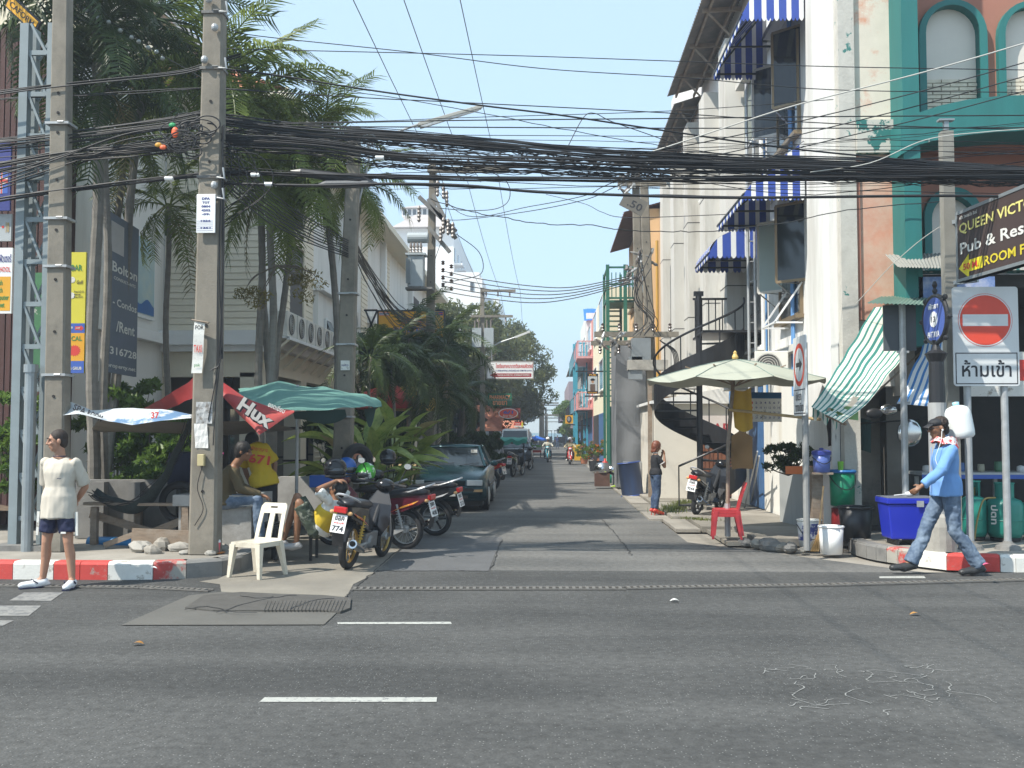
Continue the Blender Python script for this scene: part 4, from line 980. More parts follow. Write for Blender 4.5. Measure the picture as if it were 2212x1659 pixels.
panel('condo_sign','tall slate blue condo sign with white lettering between palm trunks','sign',(-6.85,15.2,0),(-6.98,16.7,0),at(270,812,16.4).z,at(260,480,16.1).z,M('slate blue print',(0.13,0.15,0.21),0.6,0.1,2,0,col2=(0.05,0.075,0.09),amt=.5,scale2=.5,sharp=.2),[('text','Bolton',.55,.67,.8,.065,m_kwhite,1),('text','CONSULTANTS',.55,.60,.7,.02,m_kwhite,1),('text','s - Condos',.5,.45,.9,.05,m_kwhite,1),('text','/Rent',.6,.30,.6,.07,m_kwhite,1),('text','316728',.55,.14,.85,.05,m_kwhite,1),('text','property.net',.5,.04,.9,.03,m_kwhite,1),('rect',.1,.5,.76,.95,M('building picture',(0.45,0.42,0.4),.6),1)])
Ys=14.2;a,b=at(-60,480,Ys),at(24,677,Ys)
panel('school_sign','white and orange language school sign cut by the left edge','sign',(a.x,Ys,0),(b.x,Ys,0),b.z,a.z-.38,m_whitec,[('rect',.1,.97,.04,.56,m_ora,0),('text','ภาษาเพลส คอมพิวเตอร์',.55,.84,.85,.12,m_navy,1),('text','LANGUAGE SCHOOL',.53,.67,.86,.08,m_redp,1),('text','English\nFrench\nComputer\nInternet',.72,.30,.44,.42,m_grnp,1)])
panel('number_board','pale grey board with a gold number ten at the left edge','sign',(a.x,Ys+.3,0),(at(24,500,Ys+.3).x,Ys+.3,0),at(10,512,Ys).z,at(10,452,Ys).z,M('pale grey board',(0.4,0.42,0.42),.6),[('text','10',.87,.5,.12,.4,M('gold print',(.45,.3,.08),.5),1),('rect',.66,.74,.48,.56,m_redp,1)])
panel('flag_sign','dark blue sign with a union flag at the left edge','sign',(a.x,Ys+.2,0),(at(22,400,Ys+.2).x,Ys+.2,0),at(10,448,Ys).z,at(10,300,Ys).z,m_navy,[('rect',.5,.92,.25,.62,m_blup,0),('rect',.5,.92,.41,.46,m_redp,2),('rect',.69,.73,.25,.62,m_redp,2),('rect',.5,.92,.39,.48,m_kwhite,1),('rect',.675,.745,.25,.62,m_kwhite,1)])
# tilted yellow tin sign high at the left
ys=thing('yellow_sign','small yellow sign hanging high above the steel column at top left','sign',at(48,30,13.0),0,rot=(radians(10),radians(42),radians(-12)))
q=MB();q.box(-.33,.33,0,.04,-.1,.1);q.build('board',m_black,ys,bevel=.01)
q=MB();q.box(-.3,.3,-.008,-.002,-.075,.075);q.build('print',m_ora,ys)
q=MB();q.text('CAFORM',0,0,.5,.08,y=-.011);q.build('lettering',m_ink,ys,fix=False)
# ------------------------------------------------------------------ white hotel tower in the distance
Hh=shell('hotel_tower','tall white hotel with a grey hipped roof above the trees','building',(-15,120,0))
zt=at(900,494,120).z;xl_,xr_=at(835,500,120).x,at(980,500,120).x
m_hw=M('hotel white',(0.80,0.79,0.77),0.8,0.03,.3,.02)
mb=MB();mb.box(xl_-6,xr_,120,158,0,zt);mb.build('wall',m_hw,Hh,world=True)
def hip(p,x0,x1,y0,y1,z0,z1,inset,m):
 mb=MB();mb._a([(x0,y0,z0),(x1,y0,z0),(x1,y1,z0),(x0,y1,z0),(x0+inset,y0+inset,z1),(x1-inset,y0+inset,z1),(x1-inset,y1-inset,z1),(x0+inset,y1-inset,z1)],[(0,1,5,4),(1,2,6,5),(2,3,7,6),(3,0,4,7),(4,5,6,7),(0,3,2,1)]);return mb.build('roof',m,p,world=True)
m_hr=M('grey roof tiles',(0.42,0.38,0.36),0.8,0.08,1,.1,stretch=(.2,.2,3))
ex0,ex1=at(846,490,119).x,at(976,490,119).x;ze=at(900,490,119).z;z1=at(900,462,121).z;z2=at(900,438,123).z
hip(Hh,ex0,ex1,119,135,ze,z1,2.5,m_hr)
mb=MB();mb.box(at(868,450,122).x,at(945,450,122).x,122,132,z1-.05,z1+.9);mb.build('lantern',m_hw,Hh,world=True)
for i in range(7):
 q=MB();xx=at(870+i*11,450,122).x;q.box(xx,xx+.4,121.95,121.98,z1+.1,z1+.8);q.build('window',m_glass,Hh,world=True)
hip(Hh,at(864,450,121.5).x,at(950,450,121.5).x,121.5,132.5,z1+.9,z2,2.6,m_hr)
mb=MB();xa=at(983,590,112).x;xb=at(1036,590,112).x;mb.box(xa-3,xb,112,119.8,0,at(1000,588,112).z);mb.box(xb-.01,xb+.3,112,119.8,0,at(1000,600,112).z);mb.build('wing',m_hw,Hh,world=True)
for y_ in (610,655,700,745):
 for x_ in (1016,):
  a,b=at(x_,y_,111.98),at(x_+7,y_+18,111.98);q=MB();q.box(a.x,b.x,111.9,111.99,b.z,a.z);q.build('window',m_glass,Hh,world=True)
for k in range(8):
 for r in range(7):
  y_=121+k*4.6;z=4+r*3.1
  q=MB();q.box(xr_+.01,xr_+.06,y_,y_+1.7,z,z+1.6);q.build('window',m_glass,Hh,world=True)
  q=MB();q.box(xr_+.01,xr_+1.0,y_-.4,y_+2.4,z-.5,z-.3);q.build('balcony',m_hw,Hh,world=True)
mb=MB();xc=at(1078,640,150).x;mb.box(xc-6,xc,150,175,0,at(1060,645,150).z);mb.build('wing',m_hw,Hh,world=True)
# low pavilion roofs between the trees
for (x,y,Y,s,lab)in ((1062,893,62,.95,'small orange tiled pavilion roof beyond the green car'),(1108,921,84,.9,'low orange tiled roof beyond the white van')):
 p=at(x,y,Y);t=thing('pavilion',lab,'pavilion',(p.x,Y,0))
 hip(t,p.x-s,p.x+s*.7,Y-2,Y+2,p.z-1.1,p.z+.5,1.9,m_tile)
 for dx in (-s+.3,s*.7-.3):
  q=MB();q.bar((dx,-1.7,0),(dx,-1.7,p.z-1.1),.25);q.build('post',m_bwhite,t)
  # restaurant blocks behind the planting on the left, closing the view
Rb=shell('restaurant','low shaded restaurant front with red and yellow awnings behind the palms','building',(-6.4,57,0))
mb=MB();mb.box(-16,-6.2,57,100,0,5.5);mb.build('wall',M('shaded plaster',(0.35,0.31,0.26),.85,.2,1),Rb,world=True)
for i in range(8):
 q=MB();q.box(-6.22,-6.12,58+i*5,61.5+i*5,.2,2.8);q.build('opening',m_dark,Rb,world=True)
for (x,y,w,c,lab)in ((838,855,1.1,(0.45,0.035,0.02),'red restaurant parasol half hidden by the palms'),(880,858,.8,(0.55,0.33,0.03),'yellow restaurant parasol beside the red one')):
 p=at(x,y,26);t=thing('parasol',lab,'parasol',(p.x,26,.2))
 q=MB();q.lathe([(w,p.z-.55),(w*.98,p.z-.3),(.05,p.z+.15)],8);q.build('canopy',M(lab[:9],c,.7),t,fix=False)
 q=MB();q.tube([(0,0,0),(0,0,p.z)],.025,6);q.build('pole',m_wood,t)
# vegetation
import numpy as np
NR=np.random.default_rng(3)
m_frond=leafmat('palm leaf',(0.045,0.075,0.010),(0.20,0.25,0.045),0.4,0.4)
m_frondD=leafmat('dark palm leaf',(0.016,0.034,0.007),(0.065,0.10,0.022),0.4,0.25)
m_frondY=leafmat('dry palm leaf',(0.16,0.12,0.05),(0.24,0.22,0.09),0.6,0.2)
m_leafB=leafmat('bright leaf',(0.05,0.11,0.015),(0.17,0.26,0.04),0.45,0.4)
m_leafT=leafmat('tree leaf',(0.05,0.07,0.015),(0.18,0.19,0.06),0.6,0.35)
m_leafD=leafmat('dark tree leaf',(0.016,0.035,0.009),(0.055,0.085,0.02),0.55,0.3)
m_leafH=leafmat('large leaf',(0.11,0.20,0.035),(0.40,0.44,0.12),0.35,0.35)
m_trunkP=M('palm trunk',(0.165,0.15,0.13),0.9,0.2,2.5,0.4,stretch=(1,1,5),col2=(0.27,0.25,0.21),amt=.40,scale2=1.5,sharp=.15)
m_bark=M('bark',(0.12,0.095,0.07),0.9,0.3,6,0.6,stretch=(3,3,.6))
def frond_mesh(seed,m,n=34,droop=.55,ll=.30):
 r=random.Random(seed);mb=MB()
 def R(t):return Vector((t*(1-.12*t),0,.10*sin(t*2.2)-droop*t*t*.75))
 pts=[R(i/9)for i in range(10)];mb.tube(pts,.014,4,r2=.003)
 for i in range(n):
  t=.14+.86*i/(n-1);p=R(t);d=(R(min(t+.02,1))-R(t-.02)).normalized()
  L_=ll*(sin(min(1,.25+t*.95)*pi*.88)**.6+.12)*r.uniform(.8,1.1);w=.011
  for s_ in (-1,1):
   a=r.uniform(.50,.75);u=(d*a+Vector((0,s_,0))*(1-a*.35)+Vector((0,0,r.uniform(.0,.28)))).normalized()
   q1=p+u*L_*.5;q2=p+u*L_*.95+Vector((0,0,-L_*r.uniform(.25,.6)));c=d*w
   mb.quad(p-c*.6,p+c*.6,q1+c,q1-c);mb.tri(q1-c,q1+c,q2)
 me=mb.mesh('frond',m);return me
FR=[frond_mesh(i,m_frond,droop=.45+.1*i)for i in range(4)]
FD=[frond_mesh(10+i,m_frondD,droop=.5+.12*i,n=38,ll=.27)for i in range(4)]
FY=[frond_mesh(20,m_frondY,n=22,droop=.9,ll=.26)]
def crown(t,z,n,L_,mats,seed,lo=-55,hi=75,x=0,y=0,dry=0.08):
 r=random.Random(seed)
 for i in range(n):
  az=2.399*i+r.uniform(-.3,.3);f=(i+.5)/n;pit=radians(hi+(lo-hi)*f**.8+r.uniform(-8,8))
  s_=L_*r.uniform(.82,1.12);me=r.choice(FY if (r.random()<dry and f>.75)else mats)
  M_=Matrix.Translation((x+.05*cos(az),y+.05*sin(az),z))@Matrix.Rotation(az,4,'Z')@Matrix.Rotation(-pit,4,'Y')@Matrix.Rotation(r.uniform(-.4,.4),4,'X')@Matrix.Diagonal((s_,s_*r.uniform(.85,1.1),s_,1))
  o=link('frond',me,t,M_);KIDS.setdefault(t.name,[]).append(o)
def palm(label,px,py_top,Y,base=None,w=.10,L_=1.6,n=14,mats=None,seed=0,group='palm trees on the left corner',lean=0.0,bpx=None,**kw):
 top=at(px,py_top,Y);bx=top.x-lean
 if bpx:bx=at(bpx,900,Y).x;lean=top.x-bx
 t=thing('palm_tree',label,'palm tree',(bx,Y,.2),0,group)
 H_=top.z-.2;pts=[(lean*(k/8)**1.5+.03*sin(k*1.3+seed),.02*sin(k+seed),H_*k/8)for k in range(9)]
 q=MB();cp=crv(pts,5);rs=[]
 for i,p in enumerate(cp):rs.append(w*(1.15-.35*i/len(cp))*(1.09 if i%2 else 1.0))
 q.smooth=False;q.tube(cp,[r_*.72 for r_ in rs],10);q.build('trunk',m_trunkP,t)
 q=MB();q.tube([(lean,0,H_-.55),(lean,0,H_-.25),(lean,0,H_+.05)],[w*.62,w*.75,w*.4],10);q.build('crownshaft',M('crownshaft green',(0.10,0.14,0.05),.6,.2,3),t)
 crown(t,H_,n,L_,mats or FR,seed,x=lean,**kw);return t
PG=[('tall palm with a pale smooth trunk beside the tall bar sign',213,60,14.7,.115,1.9,16,FD,1,0.15),('tall palm with a dark banded trunk just left of the slate blue condo sign',229,190,15.0,.085,1.6,12,FD,2,.05),('palm whose dark fronds hang over the top of the far left concrete pole',135,-55,14.0,.12,1.7,16,FD,3,-.1),('high palm crown against the tiled roof left of the main concrete pole',330,40,16.2,.10,2.0,18,FD,4,.1),('palm with a slim trunk in front of the cream siding',362,445,18.0,.075,1.35,13,FR,5,0),('palm with feathery crown right behind the main concrete pole',470,165,15.6,.10,1.75,16,FR,6,0),('left one of the two close grey palm trunks by the air conditioners',563,330,16.6,.085,1.5,14,FR,7,0),('right one of the two close grey palm trunks by the air conditioners',586,405,16.3,.09,1.4,14,FR,8,0),('sunlit palm crown at the right end of the palm group below the street lamp',700,285,17.6,.085,1.65,18,FR,9,0.2),('palm crown hanging down beside the leaning concrete pole',775,400,18.6,.08,1.25,14,FR,10,0.1),('palm crown behind the cables low at the left',270,300,17.2,.09,1.55,15,FR,11,0)]
PG+=[('palm crown filling the gap right of the main concrete pole',545,215,16.8,.08,1.8,18,FR,12,0),('drooping palm crown under the middle cable bundle',640,370,17.0,.08,1.6,16,FR,13,0)]
BPX={12:590,13:584,1:202,2:229,3:130,4:236,5:362,6:450,7:563,8:588,9:738,10:748,11:215}
for (lab,x,y,Y,w,L_,n,mt,sd,ln)in PG:palm(lab,x,y,Y,w=w,L_=L_,n=n,mats=mt,seed=sd,lean=ln,bpx=BPX[sd])
PM=[('small dark palm in front of the yellow flag sign',850,765,23,.05,1.25,16,21),('dark palm low behind the green umbrella',800,770,22,.05,1.2,14,22),('bushy dark palm right of the big banana-like leaves',905,795,24,.06,1.4,16,23),('dark palm under the transformer pole',965,745,27,.06,1.6,16,24),('dark palm above the hedge beyond the green car',1000,850,31,.06,1.3,14,25),('low dark palm behind the parked green car',945,850,25,.05,1.2,14,26),('slim palm between the restaurant parasols and the road',885,730,29,.06,1.7,14,27)]
for (lab,x,y,Y,w,L_,n,sd)in PM:palm(lab,x,y,Y,w=w,L_=L_,n=n,mats=FD,seed=sd,group='dark palms along the left side of the street',lo=-60,hi=80)
def cloud(clumps,per,size,seed=0,squash=.7,long=1.6):
 """many leaf-sized quads gathered round clump centres (x, y, z, r)."""
 R=np.random.default_rng(seed);C_=np.array(clumps,float);n=len(C_)*per
 c=np.repeat(C_[:,:3],per,0);r=np.repeat(C_[:,3],per)
 d=R.normal(size=(n,3));d/=np.linalg.norm(d,axis=1)[:,None]
 p=c+d*(r*R.uniform(.35,1.05,n)**.6)[:,None]*np.array([1,1,squash])
 u=R.normal(size=(n,3));u[:,2]-=.5;u/=np.linalg.norm(u,axis=1)[:,None];v=np.cross(u,R.normal(size=(n,3)));v/=np.linalg.norm(v,axis=1)[:,None]
 s_=size*R.uniform(.6,1.3,n)[:,None];u=u*s_*long;v=v*s_*.5
 V=np.empty((n,4,3));V[:,0]=p-u;V[:,1]=p-v;V[:,2]=p+u;V[:,3]=p+v
 return V.reshape(-1,3)
def leafmesh(name,V,m):
 n=len(V)//4;me=bpy.data.meshes.new(name);me.vertices.add(len(V));me.vertices.foreach_set('co',V.astype('f').ravel())
 me.loops.add(n*4);me.loops.foreach_set('vertex_index',np.arange(n*4,dtype='i'));me.polygons.add(n);me.polygons.foreach_set('loop_start',np.arange(0,n*4,4,dtype='i'))
 me.materials.append(m);me.update();me.validate();return me
def tree(label,base,H_,R_,m,seed,n=60,per=160,size=.12,trunk=.2,zc=.62,squash=.8,group=None,name='tree',droop=0.0,tm=None,flat=.75):
 r=random.Random(seed);t=thing(name,label,'tree' if name=='tree' else name,base,0,group)
 cl=[];q=MB();q.tube(crv([(0,0,0),(.1*r.uniform(-1,1),0,H_*.2),(.2*r.uniform(-1,1),.1,H_*.42)],4),trunk,9,r2=trunk*.7)
 fork=Vector((0,0,H_*.4))
 for i in range(n):
  a=r.uniform(0,2*pi);f=r.uniform(.25,1.0)**.5;zz=r.uniform(-1,1)
  rr=R_*f*sqrt(max(0,1-zz*zz*.8));c=Vector((rr*cos(a),rr*sin(a),H_*zc+H_*(1-zc)*zz*flat-droop*f*f*H_*r.uniform(.2,1)))
  cl.append((c.x,c.y,c.z,R_*r.uniform(.13,.26)))
  if i%4==0:q.tube(crv([fork,fork.lerp(c,.5)+Vector((0,0,.06*H_)),c],4),trunk*.35,5,r2=trunk*.07)
 q.build('trunk',tm or m_bark,t)
 o=link('crown',leafmesh('crown',cloud(cl,per,size,seed,squash),m),t);KIDS.setdefault(t.name,[]).append(o);return t
tree('large feathery tree overhanging the street on the left, drooping towards the road',(-4.0,74,0),11.2,4.6,m_leafT,1,n=110,per=190,size=.11,trunk=.35,zc=.62,droop=.2)
tree('wide feathery tree behind the pole with the two transformer boxes',(-5.4,62,0),11.0,4.0,m_leafT,2,n=85,per=190,size=.13,trunk=.3,zc=.6,droop=.16)
tree('dark leafy tree behind the transformer pole',(-6.2,44,0),8.0,2.5,m_leafD,3,n=60,per=200,size=.12,trunk=.25,zc=.60,flat=.7)
tree('dense dark tree behind the small palms',(-6.0,33,0),5.4,2.1,m_leafD,4,n=60,per=220,size=.10,trunk=.18,zc=.6)
tree('tree beyond the drooping one towards the sea',(-6.5,100,0),9.0,4.2,m_leafT,5,n=60,per=200,size=.2,trunk=.3)
tree('distant tree near the sea on the left',(-6.5,150,0),9.0,5.5,m_leafD,6,n=50,per=160,size=.3,trunk=.3)
tree('round light green tree at the far end on the right',(3.4,108,0),5.6,2.6,m_leafB,7,n=60,per=180,size=.12,trunk=.15,zc=.58)
tree('small tree past the mauve block on the right',(3.4,146,0),5.5,2.2,m_leafT,8,n=30,per=120,size=.2,trunk=.15,zc=.55)
# corner garden shrubs behind the bench
def shrub(label,base,H_,R_,m,seed,n=26,per=110,size=.05,group=None,name='shrub'):
 r=random.Random(seed);t=thing(name,label,'shrub',base,0,group);q=MB();cl=[]
 for i in range(n):
  a=r.uniform(0,6.28);f=r.uniform(.1,1);c=Vector((R_*f*cos(a),R_*f*sin(a)*.7,H_*r.uniform(.15,1)));cl.append((c.x,c.y,c.z,R_*r.uniform(.14,.26)))
  if i%2==0:q.tube(crv([(0,0,0),(c.x*.6,c.y*.6,c.z*.45),c],4),.012,4,r2=.004)
 q.build('stems',m_bark,t);o=link('leaves',leafmesh('leaves',cloud(cl,per,size,seed),m),t);KIDS.setdefault(t.name,[]).append(o);return t
zs=.5
for i,(x,y,Y,H_,R_,mt,sd,lab)in enumerate([(250,1040,16.6,2.0,.75,m_leafB,1,'leafy shrub with light leaves beside the banded palm trunks'),(335,1040,16.4,1.45,.8,m_leafB,2,'bright green shrub in the corner garden under the red banner'),(395,1040,16.0,1.2,.5,m_leafB,3,'small bright shrub directly behind the main concrete pole'),(30,1080,15.3,1.7,.6,m_leafB,4,'green shrub behind the steel lattice column'),(290,1040,15.4,.55,.8,m_leafB,5,'low ferny ground plants behind the bench'),(380,1040,15.3,.6,.55,m_leafB,6,'low ferny plants left of the concrete pole')]):
 p=at(x,y,Y);shrub(lab,(p.x,Y,zs if Y<22 else 0.1),H_,R_,mt,sd,n=34)
 # twiggy creeper on the pair of palm trunks
p=at(610,620,15.9);t=thing('creeper','twiggy yellowing creeper hanging round the paired palm trunks','creeper',(p.x,15.9,p.z))
q=MB();rr=random.Random(4);cl=[]
for i in range(9):
 a=Vector((-.3+.07*i,0,.25));b=a+Vector((rr.uniform(-.55,.5),rr.uniform(-.15,.15),rr.uniform(-.7,.1)));q.tube(crv([(0-.1,0,.35),a.lerp(b,.5)+Vector((0,0,.1)),b],4),.012,4,r2=.004);cl.append((b.x,b.y,b.z,.16));cl.append((b.x*.7,b.y,b.z*.6,.13))
q.build('stems',m_bark,t);o=link('leaves',leafmesh('leaves',cloud(cl,60,.022,9),leafmat('yellow leaf',(.10,.09,.02),(.26,.20,.06))),t);KIDS.setdefault(t.name,[]).append(o)
# big banana-like leaves
def bigleaf(seed,L_=1.0,w=.13,m=m_leafH):
 r=random.Random(seed);mb=MB();bend=r.uniform(.25,.8);n=9;A=[];Bc=[];Cc=[]
 for i in range(n+1):
  t=i/n;p=Vector((L_*t*(1-.25*bend*t),0,-.62*bend*L_*t*t));ww=w*sin(pi*(.03+.94*t)**.8)*(1 if i%3 else .9)
  A.append(p+Vector((0,-ww,.32*ww)));Bc.append(p);Cc.append(p+Vector((0,ww,.32*ww)))
 mb._a(A+Bc+Cc,[(i,i+1,n+2+i,n+1+i)for i in range(n)]+[(n+1+i,n+2+i,2*n+3+i,2*n+2+i)for i in range(n)])
 mb.tube([p+Vector((0,0,-.005))for p in Bc],.009,4,r2=.003);return mb.mesh('leaf',m)
BL=[bigleaf(i)for i in range(5)]
m_leafBr=leafmat('browning leaf',(0.22,0.16,0.07),(0.36,0.30,0.14),0.6,0.3);BL2=[bigleaf(9,m=m_leafBr)]
def heli(label,base,n,H_,L_,seed,spread=.5):
 r=random.Random(seed);t=thing('broadleaf_plant',label,'plant',base)
 q=MB()
 for i in range(n):
  a=r.uniform(0,6.28);d=r.uniform(0,spread);b=Vector((d*cos(a),d*sin(a)*.6,0));top=b*1.3+Vector((0,0,H_*r.uniform(.45,1)))
  q.tube([b,b.lerp(top,.5),top],.016,5,r2=.009)
  az=a+r.uniform(-.6,.6);pit=radians(r.uniform(5,72));s_=L_*r.uniform(.75,1.15)
  o=link('leaf',BL2[0]if r.random()<.1 else r.choice(BL),t,Matrix.Translation(top)@Matrix.Rotation(az,4,'Z')@Matrix.Rotation(-pit,4,'Y')@Matrix.Rotation(r.uniform(-.7,.7),4,'X')@Matrix.Scale(s_,4));KIDS.setdefault(t.name,[]).append(o)
 q.build('stems',leafmat('stem green',(.07,.10,.03),(.14,.17,.06)),t);return t
heli('large sunlit banana-like plant left of the green car',at(790,1020,18.2)*Vector((1,1,0)).to_3d()if False else (at(790,1020,18.2).x,18.2,.2),34,1.3,1.05,1,.55)
heli('tall banana-like plant with browning leaves behind the green umbrella',(at(850,1000,19.0).x,19.0,.55),22,1.2,.95,2,.4)
heli('grassy hanging plant over the yellow planter beside the car',(at(815,1040,17.2).x,17.2,.3),26,.7,.6,3,.3)
heli('low broadleaf plants by the yellow planter',(at(740,1020,19.5).x,19.5,.4),16,.8,.8,4,.5)
# yellow planter walls and hedge beyond the car
m_plant=M('ochre planter wall',(0.40,0.29,0.14),0.85,0.12,2,.15)
for (xa,xb,y0,y1,h,lab)in ((-3.75,-2.85,20.0,22.5,.95,'ochre planter wall behind the parked motorbikes'),(-3.6,-2.9,27.5,33.5,.95,'ochre planter wall beyond the green car')):
 q=MB();q.box(xa,xb,y0,y1,0,h);solo(q,'planter_wall',m_plant,lab,'planter')
for i,(x,Y,w)in enumerate([(1030,30,.8),(1000,29,.7),(1050,32,.6)]):
 p=at(x,950,Y);shrub(['clipped hedge above the second ochre planter, middle bush','clipped hedge above the second ochre planter, left bush','clipped hedge above the second ochre planter, right bush'][i],(p.x,Y,.6),1.0,w,m_leafD,40+i,n=30,per=130,size=.05)
shrub('dark bushes behind the car windscreen',(-4.2,23.5,.3),1.3,.9,m_leafD,50,n=40,per=130,size=.06)
shrub('dark undergrowth between the car and the shop fronts',(-4.3,21.0,.3),1.5,.8,m_leafD,51,n=40,per=130,size=.06)
# potted plants in front of the houses on the right
m_pot=M('black pot',(0.022,0.022,0.024),0.6);m_terra=M('terracotta pot',(0.36,0.13,0.06),0.8)
def pot(label,p,r_,h,mp,mleaf,H_,R_,seed,blossoms=None):
 t=thing('potted_plant',label,'potted plant',p)
 q=MB();q.lathe([(r_*.72,0),(r_*.8,.02),(r_,h),(r_*.92,h),(r_*.9,h-.04),(0,h-.05)],18);q.build('pot',mp,t)
 cl=[];r=random.Random(seed);q=MB()
 for i in range(16):
  c=Vector((R_*r.uniform(-1,1),R_*r.uniform(-.8,.8),h+H_*r.uniform(.15,1)));cl.append((*c,R_*.28));q.tube([(0,0,h-.05),(c.x*.5,c.y*.5,h+(c.z-h)*.6),c],.01,4)
 q.build('stems',m_bark,t);o=link('leaves',leafmesh('leaves',cloud(cl,50,.04,seed),mleaf),t)
 if blossoms:o=link('blossoms',leafmesh('blossoms',cloud(cl[:9],26,.045,seed+5,long=1),blossoms),t)
 return t
m_redf=leafmat('red orange blossom',(0.60,0.06,0.02),(0.75,0.30,0.03));m_pinkf=leafmat('pink blossom',(0.55,0.08,0.12),(0.6,0.25,0.2))
for i,(x,y,r_,h,mp,ml,H_,R_,bl,lab)in enumerate([(1286,1018,.28,.42,m_pot,m_leafB,.9,.45,m_redf,'large black pot with orange blossoms on the right kerb'),(1262,1002,.2,.3,m_terra,m_leafB,.8,.4,m_pinkf,'terracotta pot with pinkish flowers behind the black pot'),(1308,990,.25,.5,m_terra,m_leafB,1.3,.55,m_redf,'tall bushy pot plant by the house wall near the green stairs'),(1251,990,.2,.35,m_pot,m_leafB,.9,.4,None,'green pot plant farther along the right kerb'),(1240,978,.25,.4,m_terra,m_leafB,1.4,.5,m_pinkf,'spreading pot plant beside the pink house'),(1322,1004,.22,.4,m_pot,m_leafB,1.0,.4,None,'bamboo-like pot plant next to the canvas screen'),(1296,1002,.2,.3,m_terra,m_leafB,.7,.35,m_redf,'small pot with red flowers between the larger ones')]):
 pot(lab,g(x,y,.07),r_,h,mp,ml,H_,R_,60+i,bl)
# poles
def pole(name,label,base,top,w0,w1,d=.7,holes=(),m=m_pole,group=None):
 t=thing(name,label,'utility pole',base,0,group);b=Vector(base);v=Vector(top)-b
 q=MB();rings=[]
 for k in range(5):
  f=k/4;c=v*f;w=(w0+(w1-w0)*f)/2;e=w*d;ch=w*.18
  rings.append([c+Vector(p)for p in ((-w+ch,-e,0),(w-ch,-e,0),(w,-e+ch,0),(w,e-ch,0),(w-ch,e,0),(-w+ch,e,0),(-w,e-ch,0),(-w,-e+ch,0))])
 q.loft(rings);q.build('shaft',m,t)
 for z in holes:
  f=z/v.z;w=(w0+(w1-w0)*f)/2;c=v*f
  q=MB();q.lathe([(.018,-.002),(.018,.01)],8,(c.x,-w*d,c.z),axis='Y');q.build('bolt_hole',m_dark,t)
 return t
def band(t,c,w,d,h=.03,m=None):
 q=MB();q.box(c[0]-w/2,c[0]+w/2,c[1]-d/2,c[1]+d/2,c[2],c[2]+h);q.tube([(c[0]+w*.1,c[1]-d/2-.03,c[2]+h/2),(c[0]+w*.35,c[1]-d/2-.03,c[2]+h/2)],.014,6);q.build('band',m or m_galv,t)
pb=g(443,1195,KZ);pt=at(466,-40,pb.y)
P2=pole('utility_pole','main concrete pole on the left corner with tangled cables and paper notices',pb,pt,.345,.24,.75,holes=(.75,2.75,4.2,4.75,5.5))
def on2(z):f=z/(pt.z-pb.z);return (pt.x-pb.x)*f
def stick(t,cx,z0,z1,w,m,y,tilt=0,**k):
 q=MB();q.grid(lambda u,v:(cx-w/2+w*u+tilt*v,y+.006*sin(u*5+v*7),z0+(z1-z0)*v),4,4);return q.build('paper_notice',m,t,fix=False)
yy=-.345*.75/2
z=lambda y:at(443,y,pb.y-.13).z-pb.z
bd=thing('notice_board','white numbered notice board strapped to the main concrete pole','notice',(at(444,500,pb.y-.17).x,pb.y-.17,at(444,503,pb.y-.17).z))
h_=at(444,419,pb.y-.17).z-at(444,503,pb.y-.17).z
q=MB();q.box(-.115,.115,0,.02,0,h_);q.build('board',m_whitec,bd,bevel=.004)
for i,(tx,zz,w,hh)in enumerate([('DFA',.88,.09,.026),('TOT',.78,.08,.024),('0804',.68,.10,.024),('4202',.58,.10,.024),('-09:',.48,.09,.022),('1226',.31,.11,.022),('1251',.13,.11,.022)]):
 q=MB();q.text(tx,0,zz*h_,w*1.1,hh*1.15,y=-.002,bold=.04);q.build('lettering',m_navy,bd,fix=False)
q=MB()
for i in range(6):q.box(-.11,.09,-.0012,-.0008,h_*(.05+.05*i),h_*(.05+.05*i)+.004)
q.build('ruled_lines',m_navy,bd)['kind']='stuff'
tx=thing('paper_sign','faded hand lettered taxi sign hanging on a rod from the main pole','notice',(at(430,800,pb.y-.2).x,pb.y-.2,at(430,806,pb.y-.2).z))
q=MB();hh=at(430,698,pb.y).z-at(430,806,pb.y).z;q.grid(lambda u,v:(-.065+.13*u-.03*(1-v),.01*sin(v*6),hh*v),4,8);q.build('sheet',m_kwhite,tx,fix=False)
q=MB();q.text('TAXI',-.015,hh*.48,.10,.09,y=-.012);q.build('lettering',m_redp,tx,fix=False)
q=MB();q.text('FOR',0,hh*.9,.10,.05,y=-.012);q.build('lettering',m_ink,tx,fix=False)
q=MB();q.text('pak',-.02,hh*.15,.07,.05,y=-.012);q.build('lettering',m_grnp,tx,fix=False)
q=MB();q.box(-.062,.05,-.004,-.001,hh*.70,hh*.80);q.build('print',m_blup,tx)
q=MB();q.tube([(-.1,0,hh+.03),(.12,-.03,hh-.01)],.012,6);q.build('rod',m_wood,tx)
stick(P2,-.02+on2(1.9),z(968),z(915),.16,M('torn paper',(0.66,0.64,0.60),.8,.05,4),yy-.004,-.02)
stick(P2,on2(2.2),z(915),z(868),.2,M('glue residue',(0.40,0.40,0.39),.9,.3,20,col2=(.22,.2,.18),amt=.45,scale2=14),yy-.002,.0)
q=MB();zz=z(990);q.box(-.045,.035,yy-.07,yy-.003,zz-.09,zz+.05);q.build('switch_box',M('beige plastic',(0.50,0.42,0.22),.5),P2,bevel=.008)
q=MB();q.tube(crv([(0,yy-.02,zz-.1),(-.05,yy-.03,zz-.35),(.02,yy-.02,zz-.6),(-.08,yy-.02,zz-.8)],6),.005,5);q.build('loose_wire',m_wire,P2)
